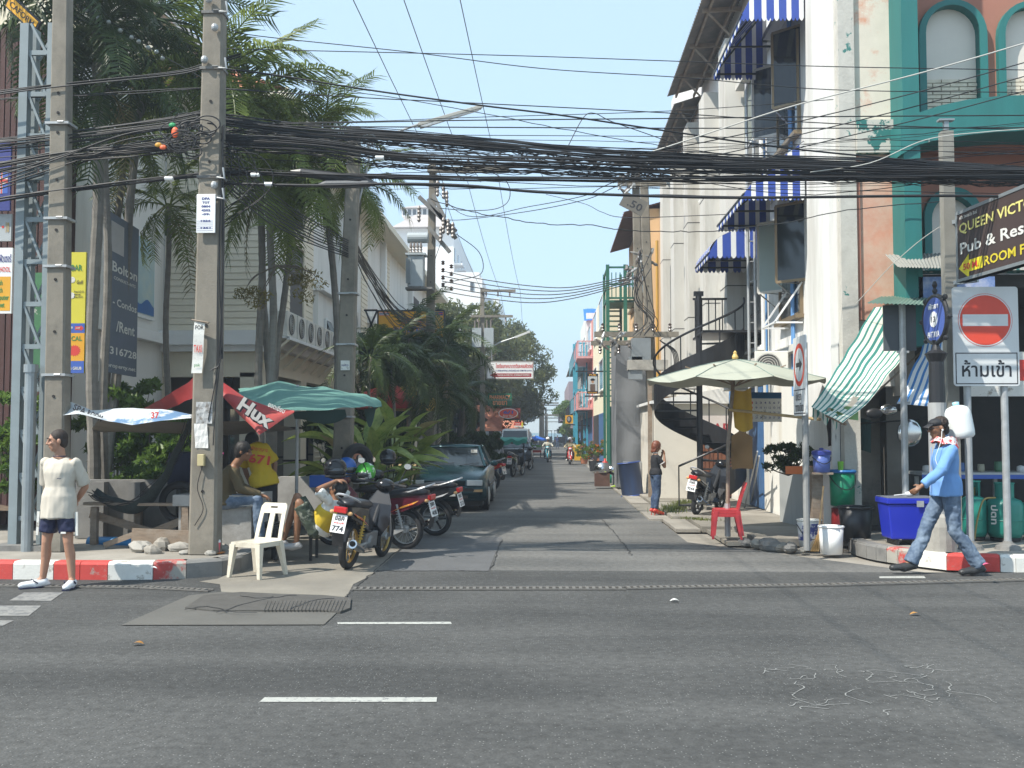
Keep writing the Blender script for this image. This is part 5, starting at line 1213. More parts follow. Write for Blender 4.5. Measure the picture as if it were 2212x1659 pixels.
for k in range(5):
 q=MB();x0=.12+.015*k
 q.tube(crv([(on2(5)+x0,-.05-.02*k,5.2),(on2(3.5)+x0+.05*sin(k),-.1,3.6),(on2(2.4)+x0+.03,-.12,2.4),(on2(1.5)+x0-.08*(k%2),-.14,1.3+.3*k)],6),.007,5);q.build('loose_wire',m_wire,P2)
bp=g(122,1180,KZ);tp=at(137,-60,12.2);bp.y=12.2;bp.x=at(122,1100,12.2).x
for z_ in (4.3,4.55,5.9,6.6,7.3):
 f_=z_/(pt.z-pb.z);band(P2,(on2(z_),0,z_),.345-.1*f_+.02,.26-.06*f_+.02,.035,m_concd)
 q=MB();q.tube([(on2(z_)+.1,-.14,z_),(on2(z_)+.22,-.2,z_-.03),(on2(z_)+.2,-.2,z_+.1)],.014,5);q.build('hook',m_galv,P2)
for (x_,z_)in ((-.07,6.0),(.05,6.4),(-.03,6.75),(.08,4.45)):q=MB();q.ball((on2(z_)+x_,-.15,z_),.045,.04,.05,8,6);q.build('insulator',m_galv,P2)
P1=pole('utility_pole','concrete pole beside the steel lattice column at far left',bp,tp,.27,.2,.8,holes=(1.0,1.9,2.7,3.35,3.97,4.6,5.2,5.45,5.7))
for zz in (2.15,3.5,4.1,5.3):band(P1,(on2(0)+(tp.x-bp.x)*zz/(tp.z-bp.z),0,zz),.3,.25)
P3b=Vector((at(737,1000,16.5).x,16.5,KZ));P3t=at(766,275,16.5)
P3=pole('utility_pole','leaning concrete pole between the palms and the green umbrella',P3b,P3t,.34,.2,.75,holes=(1.2,1.8,2.4,3.4,4.0,5.0))
for zz in (1.7,2.9,3.75):band(P3,((P3t.x-P3b.x)*zz/(P3t.z-P3b.z),0,zz),.32,.26)
f3=lambda zz:(P3t.x-P3b.x)*zz/(P3t.z-P3b.z)
zz=at(740,800,16.4).z-KZ;q=MB();q.box(f3(zz)-.06,f3(zz)+.09,-.145,-.135,zz,zz+.16);q.build('paper_notice',m_kwhite,P3)
q=MB();q.text('WANTED',f3(zz)+.01,zz+.08,.12,.03,y=-.147);q.build('lettering',m_navy,P3,fix=False)
P4b=Vector((at(925,1000,30).x,30,.2));P4t=at(935,352,30)
P4=pole('utility_pole','concrete pole carrying the grey transformer over the left trees',P4b,P4t,.32,.2,.8,holes=(6.0,6.8))
def crossarm(t,b,x0,x1,y,Y,w=.11,m=m_pole,ins=3,up=True,lab='crossarm'):
 a=at(x0,y,Y)-b;c=at(x1,y+.0,Y)-b;a.y=c.y=-.16
 q=MB();q.bar(a,c,w,w);q.build(lab,m,t)
 for i in range(ins):
  p=a.lerp(c,(i+.5)/ins);s_=1 if up else -1
  q=MB();q.lathe([(.02,0),(.05,.04*s_),(.03,.08*s_),(.055,.12*s_),(.03,.16*s_),(.05,.2*s_),(.0,.24*s_)],8,(p.x,p.y,p.z+s_*w/2));q.build('insulator',M('brown glaze',(0.07,0.045,0.035),.3),t)
crossarm(P4,P4b,925,1100,370,30,.16)
for (x0,y0,x1,y1)in ((905,425,985,500),(925,430,985,515),(925,490,972,545),(935,420,960,470)):
 a=at(x0,y0,29.7)-P4b;c=at(x1,y1,29.7)-P4b;q=MB();q.bar(a,c,.12);q.build('steel_arm',m_concd,P4)
for i in range(8):
 p=at(957+(i%2)*18,572+i*8,29.8)-P4b;q=MB();q.lathe([(.03,0),(.07,.03),(.03,.06),(.07,.09),(.02,.13)],8,tuple(p));q.build('insulator',MATC['brown glaze'],P4)
for (x,y)in ((945,425),(958,430),(965,447),(958,505),(968,508),(978,515),(905,480),(952,525)):
 p=at(x,y,29.6)-P4b;q=MB();q.lathe([(.02,0)]+[(.06 if k%2 else .035,.06*k)for k in range(1,8)]+[(.02,.5)],8,tuple(p));q.build('fuse',M('porcelain',(0.2,0.17,0.15),.3),P4)
tr=thing('transformer','grey cylindrical-topped transformer hung on the pole above the left trees','transformer',at(899,625,29.6))
q=MB();q.box(-.24,.24,-.2,.2,.05,1.0);q.build('tank',M('transformer grey',(0.36,0.40,0.41),.5,.1,3),tr,bevel=.03)
for i in range(5):q=MB();q.box(-.27+i*.03,-.255+i*.03,-.3,-.2,.15,.9);q.build('cooling_fin',MATC['transformer grey'],tr)
q=MB();q.box(-.3,.3,-.26,.26,1.0,1.06);q.build('lid',MATC['transformer grey'],tr)
q=MB();q.lathe([(.0,-.32),(.15,-.31),(.16,-.29),(.16,.29),(.15,.31),(0,.32)],16,(.05,0,1.55),axis='X');q.build('conservator',MATC['transformer grey'],tr)
for i in range(4):q=MB();q.lathe([(.03,1.06),(.05,1.1),(.03,1.14),(.05,1.18),(.03,1.22),(.05,1.26),(.02,1.4)],8,(-.15+.1*i,-.1,0));q.build('bushing',MATC['porcelain'],tr)
q=MB();q.box(-.2,.2,-.35,-.3,0.0,.05);q.box(-.3,.5,-.2,.2,-.02,.04);q.build('bracket',m_concd,tr)
P5b=Vector((at(1042,950,50).x,50,0));P5t=at(1042,622,50)
P5=pole('utility_pole','slim concrete pole with two grey boxes behind the languages school sign',P5b,P5t,.28,.2,.9)
crossarm(P5,P5b,1038,1114,629,50,.12,up=False);crossarm(P5,P5b,1017,1108,684,50,.12,up=False)
for x in (1030,1056):
 p=at(x,750,49.8)-P5b;q=MB();q.box(p.x-.23,p.x+.23,p.y-.2,p.y+.2,p.z,p.z+.95);q.build('transformer_box',MATC['transformer grey'],P5)
 for k in (-.1,.1):q=MB();q.tube([(p.x+k,p.y,p.z+.95),(p.x+k,p.y,p.z+1.35)],.04,6);q.build('bushing',MATC['porcelain'],P5)
q=MB();a=at(1063,785,49.9)-P5b;q.tube(crv([a,at(1062,755,49.9)-P5b,at(1075,742,49.9)-P5b,at(1112,729,49.9)-P5b],5),.04,6);q.build('lamp_arm',m_galv,P5)
q=MB();q.bar(at(1112,729,49.9)-P5b,at(1145,716,49.9)-P5b,.16,.1);q.build('lamp_head',M('lamp white',(0.6,.6,.58),.4),P5)
for (x,y,Y,s_)in ((1173,868,118,3.0),(1179,880,150,3),(1168,862,100,2.4),(1182,893,190,3)):
 b_=Vector((at(x,935,Y).x,Y,0));tt=pole('utility_pole','distant utility pole with crossarms near the sea end of the street',b_,at(x,y,Y),.35,.25,group='distant utility poles near the sea')
 for k in (0,1.2):
  q=MB();hh=at(x,y,Y).z-.4-k;q.bar((-s_/2,0,hh),(s_/2+.6,0,hh),.14);q.build('crossarm',m_concd,tt)
  # street lamp reaching over the road from pole 3
sl_=thing('street_lamp','long tube street lamp reaching over the road among the cables','street lamp',(P3t.x,16.9,5.6))
L0=Vector((P3t.x,16.9,5.6));q=MB()
q.tube(crv([(0,0,0),at(797,345,17)-L0,at(798,305,17)-L0,at(835,293,17.2)-L0,at(905,268,17.4)-L0],5),.022,7);q.build('arm',m_galv,sl_)
a,b_=at(903,270,17.4)-L0,at(1040,231,17.8)-L0
q=MB();q.bar(a,b_,.15,.06);q.build('housing',M('lamp beige',(0.52,0.49,0.42),.5),sl_,bevel=.01)
q=MB();q.bar(a+Vector((.05,-.02,-.05)),b_+Vector((-.05,-.02,-.05)),.09,.04);q.build('tube_cover',M('milky cover',(0.6,0.6,0.58),.3),sl_)
# steel lattice column
lc=thing('lattice_column','grey steel lattice column at the left edge of the pavement','steel column',(at(68,1180,12.5).x,12.5,KZ))
b0=Vector((at(68,1180,12.5).x,12.5,KZ));HC=at(60,60,12.5).z-KZ
xs=(-.17,.19)
for x in xs:
 for y in (-.1,.10):
  q=MB();q.box(x-.055,x+.055,y-.055,y+.055,0,HC);q.build('leg',M('painted steel',(0.22,0.26,0.27),.5,.12,4,.08),lc)
k=0;zz=.35
while zz<HC-.3:
 q=MB();q.box(xs[0]+.056,xs[1]-.056,-.13,-.09,zz,zz+.06);q.build('strut',MATC['painted steel'],lc)
 q=MB();q.bar((xs[1]-.07,-.11,zz+.01),(xs[0]+.07,-.11,min(zz+.54,HC)),.045,.03);q.build('brace',MATC['painted steel'],lc)
 q=MB();q.bar((xs[0]+.07,.10,zz+.02),(xs[1]-.07,.10,min(zz+.54,HC)),.04,.03);q.build('brace',MATC['painted steel'],lc);zz+=.54
q=MB();q.tube([(.10,-.3,-.2),(.10,-.3,2.25)],.07,12);q.build('pipe',m_steel,lc);q=MB();q.tube([(.10,-.3,2.2),(.10,-.3,2.3)],.085,12);q.build('pipe_cap',m_steel,lc)
q=MB();q.box(-.35,.3,-.32,.35,-.19,.06);q.build('foot',m_concd,lc)
# right twin poles and their gear
PRb=Vector((at(1415,1000,27).x,27,0));PRt=at(1391,395,27)
PR=pole('utility_pole','right one of the twin concrete poles loaded with cables on the right',PRb,PRt,.30,.22,.8,holes=(3.5,4.1,4.6,5.2,5.6,6.2,6.8))
PLb=Vector((at(1388,1000,29).x,29,0));PLt=at(1372,340,29)
PL=pole('utility_pole','left one of the twin concrete poles loaded with cables on the right',PLb,PLt,.30,.2,.8,holes=(5.2,5.8,6.3,7.0))
crossarm(PR,PRb,1284,1466,722,26.8,.14,ins=5);crossarm(PR,PRb,1278,1400,738,26.4,.12,ins=3,up=False)
for (x0,y0,x1,y1)in ((1330,345,1450,342),(1335,395,1440,400)):crossarm(PL,PLb,x0,x1,y0,28.7,.12,ins=4)
p=at(1436,765,26.8)-PRb
for (x,y,w)in ((1384,760,.5),(1372,800,.35)):
 p=at(x,y,26.6)-PRb;q=MB();q.box(p.x-w/2,p.x+w/2,p.y-.2,p.y+.2,p.z-.25,p.z+.35);q.build('meter_box',M('grey box',(0.2,0.22,0.23),.5),PR)
p=at(1400,790,26.6)-PRb;q=MB();q.box(p.x-.55,p.x+.5,p.y-.25,p.y+.25,p.z-.12,p.z+.14);q.build('concrete_shelf',m_conc,PR)
p=at(1369,440,26);npl=thing('number_plate_board','dark tilted board with a painted fifty hanging below the thick cables','sign',p,0,rot=(0,radians(28),0))
q=MB();q.box(-.33,.33,0,.03,-.2,.2);q.build('board',M('dirty board',(0.14,0.13,0.11),.8),npl);q=MB();q.text('.50',.05,-.02,.4,.2,y=-.003);q.build('lettering',m_ink,npl,fix=False)
rg=random.Random(2)
for (cx,cy,Y,n,s_)in ((1362,590,27.5,10,22),(1380,360,28.3,10,24),(1350,400,28,8,20),(1330,735,26.6,8,30),(1395,560,27,8,18)):
 for i in range(n):
  p=at(cx+rg.uniform(-s_,s_),cy+rg.uniform(-s_,s_)*.8,Y)-PRb;q=MB();a=Vector((rg.uniform(-1,1),rg.uniform(-.5,.5),rg.uniform(-1,1))).normalized()*rg.uniform(.1,.28)
  q.tube([p-a,p-a*.3,p,p+a*.5,p+a],[.02,.05,.03,.05,.02],6);q.build('fitting',[MATC['porcelain'],m_galv,m_concd][i%3],PR)
# cables
rc=random.Random(21)
def cab(pix,Y,r=.006,lab=None,group=None,wig=0.0,n=7,name='cable',m=None,cat='cable'):
 """a cable through picture points at real depths Y (a number, or one per point)."""
 Ys_=Y if isinstance(Y,(list,tuple))else [Y]*len(pix)
 if len(Ys_)==2 and len(pix)>2:Ys_=[Ys_[0]+(Ys_[1]-Ys_[0])*i/(len(pix)-1)for i in range(len(pix))]
 P=crv([at(p[0],p[1],yv)for p,yv in zip(pix,Ys_)],n)
 if wig:P=[p+Vector((0,rc.gauss(0,wig),rc.gauss(0,wig)))for p in P]
 q=MB();q.tube(P,r,5);o=q.build(name,m or m_wire,fix=False)
 c=P[0].copy();o.data.transform(Matrix.Translation(-c));o.location=c;setp(o,lab or 'black cable slung across the street',cat,group);return o
def bundle(pix,Y,n,sp,r0,r1,lab,group,wig=0.0,ysp=.25):
 for i in range(n):
  o0=rc.uniform(-sp,sp);ph=rc.uniform(0,6);k=rc.uniform(.5,1.5)
  pts=[(x,y+o0*(1+.35*sin(ph+j*k))+rc.uniform(-1.5,1.5))for j,(x,y)in enumerate(pix)]
  cab(pts,Y+rc.uniform(-ysp,ysp),rc.uniform(r0,r1),lab,group,wig)
XA=[(-60,318),(0,310),(146,293),(365,266),(437,255),(504,264),(686,284),(869,294),(1080,312),(1184,323),(1301,333),(1440,339),(1620,347),(1837,353),(2052,364),(2280,378)]
XB=[(-60,375),(0,362),(146,336),(286,326),(437,308),(504,305),(686,315),(842,337),(1008,345),(1184,351),(1340,359),(1440,361),(1620,364),(1837,369),(2052,374),(2280,378)]
XC=[(-60,446),(0,432),(146,411),(365,385),(510,375),(640,378),(785,382),(1008,388),(1086,388),(1440,390),(1620,387),(2052,383),(2280,380)]
XD=[(437,396),(504,398),(686,401),(848,398),(1008,403),(1164,415),(1360,423),(1440,425),(1620,427),(2052,424),(2280,430)]
bundle(XA,12.4,20,12,.005,.012,'one of the black cables in the thick upper bundle across the street','upper cable bundle')
bundle(XB,12.3,16,11,.005,.012,'one of the black cables in the thick middle bundle across the street','middle cable bundle')
bundle(XC,12.2,6,5,.008,.017,'one of the heavy black cables in the lower bundle across the street','lower cable bundle')
bundle(XD,12.1,2,2.5,.014,.022,'one of the heavy cables at the very bottom of the crossing bundles','lowest heavy cables')
bundle([(x,y+14)for x,y in XA[4:]],12.5,11,13,.004,.007,'loose wavy cable between the upper and middle bundles','loose cables between the bundles',wig=.018)
bundle([(x,y+16)for x,y in XB[4:]],12.4,11,10,.004,.007,'loose wavy cable between the middle and lower bundles','loose cables under the middle bundle',wig=.015)
bundle([(-60,215),(0,200),(146,182),(365,160),(437,145),(520,118)],12.3,3,5,.007,.012,'black cable rising to the top of the main concrete pole','cables at upper left')
bundle([(-60,240),(0,222),(146,215),(300,205),(437,196),(560,200)],12.5,2,8,.005,.008,'thin black cable above the bundles at upper left','thin cables at upper left')
bundle([(-60,420),(0,395),(146,345),(286,300),(437,285)],12.2,5,22,.006,.012,'black cable sagging from the left edge to the main pole','sagging cables at left')
bundle([(-60,352),(0,340),(146,330),(250,312),(437,335)],12.6,4,14,.005,.010,'black cable in the loose fan between the two left concrete poles','fan of cables at left')
singles=[([(470,104),(560,107),(1100,120),(1480,133),(1800,144),(2260,152)],.006,'high thin cable running level across the top of the picture'),([(490,62),(560,78),(880,112),(1170,148),(1480,168),(1800,194),(2260,200)],.006,'high cable slanting down from the left pole to the right house'),([(480,148),(600,163),(800,195),(1040,228),(1203,248),(1440,283),(1700,320),(2000,350)],.012,'thicker cable passing right under the street lamp head'),([(480,192),(600,200),(800,212),(1008,222),(1440,244),(1800,267),(2260,282)],.007,'level cable crossing just above the street lamp'),([(480,140),(700,185),(1018,240),(1203,277),(1440,317),(1620,340)],.005,'thin wavy cable dropping towards the twin poles'),([(504,266),(800,262),(1008,254),(1440,240),(1800,215)],.005,'thin cable rising gently to the right behind the lamp'),([(504,270),(800,264),(1008,260),(1440,256),(1800,252),(2260,249)],.008,'level cable directly above the upper bundle'),([(504,272),(800,274),(1008,275),(1440,277),(1800,277),(2260,276)],.008,'second level cable directly above the upper bundle'),([(504,286),(800,290),(1008,292),(1440,295),(1800,300),(2260,310)],.005,'third level cable touching the upper bundle'),([(930,430),(1008,455),(1086,470),(1174,484),(1281,488),(1360,498),(1440,500),(1560,498),(1700,480),(1830,455),(2052,432)],.007,'wavy low cable with a hanging end below the bundles'),([(1180,420),(1262,440),(1300,458),(1360,470),(1600,462)],.005,'thin cable under the bundles at the twin poles'),([(930,396),(1008,466),(1145,446),(1262,423),(1301,404),(1380,370)],.006,'upper cable of the rising pair between the two pole groups'),([(960,475),(1008,474),(1145,456),(1262,432),(1320,408),(1390,372)],.006,'lower cable of the rising pair between the two pole groups')]
for i,(pix,r_,lab)in enumerate(singles):
 cab(pix,(12.3 if i<9 else (29.0,20.0))if i!=9 else 14.5,r_*(1 if i<10 else 1.7),lab,wig=.006 if 'wavy' in lab else 0)
for i,(a,b_,c)in enumerate((((1300,345),(1728,262),(2260,122)),((1450,352),(1728,291),(2260,152)),((1560,362),(1728,319),(2260,184)))):
 cab([a,((a[0]+b_[0])/2,(a[1]+b_[1])/2+5),b_,((b_[0]+c[0])/2,(b_[1]+c[1])/2+4),c],(12.4,12.0),.007,['upper','middle','lower'][i]+' one of three black cables climbing to the right edge')
cab([(1250,368),(1400,330),(1560,278),(1728,225),(2000,155),(2260,80)],(12.5,11.8),.009,'pale rope-like cable climbing to the right edge',m=M('pale cable',(0.45,0.44,0.40),.6))
cab([(1750,372),(1880,352),(2000,302),(2130,285),(2260,276)],12.1,.006,'thin pale cable looping over the teal beam',m=MATC['pale cable'])
cab([(1850,655),(1940,560),(2050,480),(2200,440),(2260,420)],(14.8,12.8),.006,'thin guy wire from the canopy up past the pub sign',m=MATC['pale cable'])
cab([(1215,345),(1235,300),(1262,252),(1285,245),(1320,262),(1400,290),(1470,315)],13.0,.006,'black cable curling up in a loop above the bundles')
cab([(1060,370),(1096,395),(1100,430),(1075,450),(1020,455),(950,450)],24.0,.010,'black cable hanging in a deep loop right of the transformer pole')
cab([(985,505),(1035,545),(1040,590),(990,605),(955,612)],29,.012,'black jumper cable looping round the transformer pole')
cab([(935,330),(962,420),(958,500),(940,560)],28,.010,'black cable running down the transformer pole')
rc=random.Random(77)
for i in range(16):
 y0,y1=rc.uniform(255,400),rc.uniform(255,420);xm=rc.uniform(900,1500);cab([(440,y0*.8+60),(700,y0+8),(xm,(y0+y1)/2+rc.uniform(4,24)),(1760,y1),(2280,y1+rc.uniform(-60,20))],rc.uniform(12.0,12.8),rc.uniform(.003,.006),'stray thin wire wandering through the web of cables over the street','stray thin wires',wig=.008)
for i in range(9):
 x=rc.uniform(800,1400);y=rc.uniform(325,350);w=rc.uniform(25,70);cab([(x,y),(x+w*.5,y+rc.uniform(25,55)),(x+w,y+rc.uniform(38,60))],12.3,.004,'short loose wire end drooping between two bundles','loose wire ends',wig=.006)
for i in range(8):
 x,y=470+i*12,330+rc.uniform(-30,40);cab([(450,280+i*8),(x,y),(x-10+i*6,y+70),(456+i*2,430+i*12),(452,560+i*20)],12.0,.006,'black cable drooping down the right side of the main pole','drooping cables on the main pole')
 # splice closures
for (a,b_,r_,lab,m)in (((645,372),(785,389),.055,'long black cable splice closure hanging in the lower bundle',m_plast),((700,398),(800,396),.05,'grey swollen cable joint below the black closure',M('grey sleeve',(0.10,0.105,0.11),.5))):
 A_,B_=at(*a,12.1),at(*b_,12.1);d=B_-A_
 q=MB();q.tube([A_-d*.12,A_,A_+d*.04,B_-d*.04,B_,B_+d*.15],[.015,r_*.8,r_,r_,r_*.8,.015],10);solo(q,'cable_closure',m,lab,'cable joint')
for i,(x,y)in enumerate(((551,378),(365,386),(470,320),(580,398),(820,341))):
 p=at(x,y,12.02);q=MB();q.tube([p-Vector((.05,0,-.002)),p+Vector((.05,0,0))],.026,8);setp(solo(q,'cable_tag',m_whitec,'small white tag wrapped round a cable','tag'),group='white cable tags')
 # tangle at the main pole: coils
for i in range(18):
 cx,cy=430+rc.uniform(-55,25),285+rc.uniform(-25,45);R_=rc.uniform(8,26)
 cab([(cx+R_*1.6*cos(a*.7+i),cy+R_*sin(a*.7+i))for a in range(9)],12.0-rc.uniform(0,.25),rc.uniform(.006,.011),'black cable coiled in the tangle on the main pole','coiled cables on the main pole')
for i,(x,y,c)in enumerate(((378,286,(0.8,.12,.03)),(342,313,(.6,.3,.03)),(372,270,(.02,.3,.1)),(352,318,(.8,.15,.05)))):
 p=at(x,y,11.9);q=MB();q.ball(p,.045,.02,.03 if i else .07,8,6);setp(solo(q,'cable_marker',M('marker%d'%i,c,.5),['bright orange','dull amber','green','small red'][i]+' plastic marker in the cable tangle','cable marker'))
 # cables from the main pole along the street
for i in range(9):
 dy=i*9;cab([(455+i,300+dy),(530,370+dy),(640,455+dy*.8),(752,520+dy*.5)],(12.1,16.4),rc.uniform(.006,.012),'black cable running from the main pole down to the leaning pole','cables between main pole and leaning pole',wig=.006)
for i in range(12):
 dy=rc.uniform(-20,40);sg=rc.uniform(10,60);cab([(757,500+dy),(800,565+dy+sg*.6),(860,640+dy*.8+sg),(925,700+dy*.6)],(16.5,29.8),rc.uniform(.009,.016),'black cable sagging from the leaning pole to the transformer pole','cables between leaning pole and transformer pole',wig=.008)
for i in range(5):
 cab([(955,585+i*11),(1040,603+i*10),(1150,618+i*9),(1240,620+i*6),(1362,596+i*4)],(29.8,27.2),.014,'black power cable crossing low between the two pole groups','low crossing power cables')
for i in range(4):
 cab([(930,690+i*6),(985,760+i*5),(1042,800+i*5)],(29.8,50),.014,'black cable passing among the trees to the school sign pole','cables among the trees')
for i,X in enumerate((-3.45,-2.55,-1.55)):
 pts=[(X-.0,-14+44*k/10,9.75-.0-4*.5*(k/10)*(1-k/10))for k in range(11)]+[(X*1.0+.02*k,30+20*k/8,9.75-(9.75-8.75)*k/8-.3*(k/8)*(1-k/8)*4)for k in range(1,9)]+[(X,50+60*k/6,8.75-.5*k/6-1.6*(k/6)*(1-k/6))for k in range(1,7)]
 q=MB();q.tube(pts,.009,5);setp(solo(q,'power_line',m_wire,['left','middle','right'][i]+' of the three thin power lines running along the street overhead','power line',fix=False))
for i in range(7):
 cab([(1395+rc.uniform(-20,15),560+rc.uniform(-20,20)),(1380+rc.uniform(-15,30),640),(1405+rc.uniform(-15,15),690),(1390+rc.uniform(-40,40),725)],26.5,.012,'black cable looping down the twin poles','cable drops on the twin poles')
for i in range(4):
 cab([(1425,735),(1452+i*3,760),(1455+i*2,800),(1430,825+i*3)],26.4,.014,'black cable coiled beside the twin poles above the umbrella','cable coils at the twin poles')
# signs in the street
Yq=33.5;a,b_=at(815,670,Yq),at(961,730,Yq)
fs=panel('flag_sign_board','yellow hanging sign with a Thai flag half hidden by palms','sign',(a.x,Yq,0),(b_.x,Yq,0),b_.z,a.z,m_ora,[('rect',.03,.18,.80,.93,m_redp,0),('rect',.03,.18,.82,.91,m_kwhite,1),('rect',.03,.18,.845,.885,m_navy,2),('rect',.80,.97,.8,.93,m_navy,0),('rect',.80,.97,.85,.88,m_redp,2),('text','BAR  RESTAURANT',.55,.3,.6,.18,m_blup,1),('text','OPEN',.5,.6,.3,.2,m_redp,1)],border=(.05,m_black))
q=MB();w0=at(786,670,Yq).x-a.x;hh=a.z-b_.z
for (p,r_)in (((w0,.02,0),(0,.02,0)),((w0,.02,hh),(0,.02,hh)),((w0+.05,.02,0),(0,.02,hh)),((w0+.05,.02,hh),(0,.02,0))):q.bar(p,r_,.06)
q.build('bracket',m_black,fs)
Yq=48;a,b_=at(1050.5,780,Yq),at(1153,819,Yq)
panel('school_board','white school sign board with a dark red arrow over the street','sign',(a.x,Yq,0),(b_.x,Yq,0),b_.z,a.z,m_whitec,[('text','โรงเรียนภาษานานาชาติและคอมพิวเตอร์',.59,.74,.78,.26,m_redp,1),('text','L C INTERNATIONAL LANGUAGES AND COMPUTER SCHOOL',.58,.47,.78,.09,m_navy,1),('text','L',.06,.66,.035,.13,m_ink,1),('text','C',.13,.66,.035,.13,m_ink,1),('poly',[(.07,.22),(.2,.06),(.2,.12),(.95,.12),(.95,.32),(.2,.32),(.2,.38)],M('arrow red',(.32,.01,.02),.6),0),('text','Tel.038-361948-9,01-4298468,014447824',.57,.22,.68,.1,m_kwhite,2),('rect',.025,.165,.54,.56,m_ink,0),('rect',.025,.165,.79,.81,m_ink,0)],border=(.05,m_grey))
Yq=50.5;a,b_=at(1054,850,Yq),at(1105.5,877,Yq)
panel('pharmacy_sign','green pharmacy sign with orange letters above the white oval sign','sign',(a.x,Yq,0),(b_.x,Yq,0),b_.z,a.z,M('pharmacy green',(0.01,0.12,0.06),.5),[('text','PHARMACY',.5,.7,.86,.34,M('letter orange',(.85,.30,.12),.5),1),('rect',0.02,.98,.47,.49,m_kwhite,0),('text','ขายยา',.5,.24,.6,.34,MATC['letter orange'],1)])
ov=thing('oval_sign','red oval sign with a white rim below the pharmacy sign','sign',at(1098,893,50.2))
q=MB();q.lathe([(0,0),(.49,0),(.49,.06),(0,.06)],24,axis='Y',sy=.53);q.build('rim',m_whitec,ov);q=MB();q.lathe([(.45,.06),(.45,.064)],24,axis='Y',sy=.50);q.build('face',M('oval red',(.72,.09,.04),.5),ov)
q=MB();q.text('6/1',0,.06,.5,.17,y=-.07,bold=.04);q.build('lettering',m_blup,ov,fix=False);q=MB();q.text('Beer Bar',0,-.12,.5,.1,y=-.07);q.build('lettering',m_kwhite,ov,fix=False)
panel('small_red_sign','small red and white sign beyond the oval sign','sign',(at(1111,920,70).x,70,0),(at(1130,920,70).x,70,0),at(1111,923,70).z,at(1111,912,70).z,m_redp,[('rect',.0,1,0,.35,m_kwhite,0),('text','BAR',.4,.7,.5,.3,m_kwhite,1),('rect',.8,1,.1,.95,m_yel,1)])
panel('maroon_sign','dark maroon board hanging behind the oval sign','sign',(at(1104,900,56).x,56,0),(at(1124,900,56).x,56,0),at(1111,905,56).z,at(1111,882,56).z,M('maroon board',(.2,.02,.01),.6),[('text','BAR',.5,.3,.6,.3,m_ora,1)])
# arched standing sign
a=g(1140,990);sg=thing('standing_sign','tall standing sign with a rounded white top and green base on the street','sign',a)
w=.28;hh=at(1140,931,a.y).z
q=MB();q.prism([(-w,1.05),(w,1.05)]+[(w*cos(k*pi/10),hh-w+w*sin(k*pi/10))for k in range(11)][0:]+[],0,.12);q.build('top_board',m_whitec,sg)
q=MB();q.box(-w,w,0,.12,.35,1.045);q.build('lower_board',MATC['pharmacy green'],sg)
for x in (-w+.03,w-.03):q=MB();q.box(x-.03,x+.03,.0,.12,0,.35);q.build('leg',m_steel,sg)
q=MB();q.text('ยา',0,hh-.38,.34,.26,y=-.01,bold=.03);q.build('lettering',m_ink,sg,fix=False);q=MB();q.text('YN',0,.88,.34,.2,y=-.01,bold=.04);q.build('lettering',MATC['letter orange'],sg,fix=False);q=MB();q.text('ขาย',0,.58,.34,.2,y=-.01,bold=.03);q.build('lettering',MATC['letter orange'],sg,fix=False)
# pub sign with a painted figure and yellow oval sign on the right
Yq=44.5;a,b_=at(1268,814,Yq),at(1292.5,837.5,Yq);zb=at(1280,845,Yq).z;zt=at(1280,807,Yq).z
ps=panel('figure_sign','hanging pub sign with a painted figure in a hat on the right side','sign',(a.x,Yq,0),(b_.x,Yq,0),zb-.12,zt-.0,m_black,[('rect',.08,.92,.14,.86,M('pale sky print',(.45,.5,.52),.6),0),('rect',.28,.72,.14,.48,M('brown coat print',(.12,.08,.06),.6),1),('ell',.5,.60,.12,.08,M('skin print',(.45,.27,.17),.6),1),('ell',.5,.69,.22,.05,m_ink,1),('rect',.38,.62,.69,.76,m_ink,1),('text','PUB',.5,.93,.6,.08,m_ora,1),('text','RESTAURANT',.5,.06,.8,.07,m_ora,1)])
q=MB();q.bar((-.5,.02,zt-zb+.22),(1.9,.02,zt-zb+.22),.06);q.bar((-.1,.02,-.1),(1.9,.02,-.1),.06);q.build('bracket',m_black,ps)
Yq=62;a,b_=at(1221,897,Yq),at(1238,915,Yq)
ys2=panel('yellow_oval_sign','square yellow sign with a dark oval on the right side','sign',(a.x,Yq,0),(b_.x,Yq,0),b_.z,a.z,m_ora,[('ell',.5,.5,.32,.42,m_ink,0),('ell',.45,.55,.18,.26,M('grey oval',(.3,.3,.3),.6),1)])
q=MB();q.bar((.2,.05,-.05),(1.5,.05,-.15),.07);q.build('bracket',m_black,ys2)
# road signs on the right corner
def post(t,x,h,r=.04,y=0,m=m_galv,nm='post'):q=MB();q.tube([(x,y,0),(x,y,h)],r,12);return q.build(nm,m,t)
Yn=12.95;B0=Vector((at(2130,1185,Yn).x,Yn,KR));zt=at(2130,620,Yn).z-KR;zb=at(2130,834,Yn).z-KR
ne=thing('road_sign','white no entry road sign with a red disc on two grey posts','road sign',B0)
px=lambda x:at(x,800,Yn).x-B0.x
post(ne,px(2092),zt-.05,.045,.05);post(ne,px(2172),zt-.05,.045,.05)
for x in (2092,2172):q=MB();q.lathe([(.16,-.01),(.14,.04),(.07,.07),(.05,.1)],12,(px(x),.05,0));q.build('post_foot',m_concd,ne)
m_sw=M('sign white',(0.66,0.67,0.66),.5,.05,2,.0,col2=(.5,.5,.48),amt=.32,scale2=1.5,sharp=.15)
def rrect(x0,x1,z0,z1,r,n=5):
 P=[]
 for cx,cz,a0 in ((x1-r,z0+r,-pi/2),(x1-r,z1-r,0),(x0+r,z1-r,pi/2),(x0+r,z0+r,pi)):
  P+=[(cx+r*cos(a0+k*pi/2/n),cz+r*sin(a0+k*pi/2/n))for k in range(n+1)]
 return P
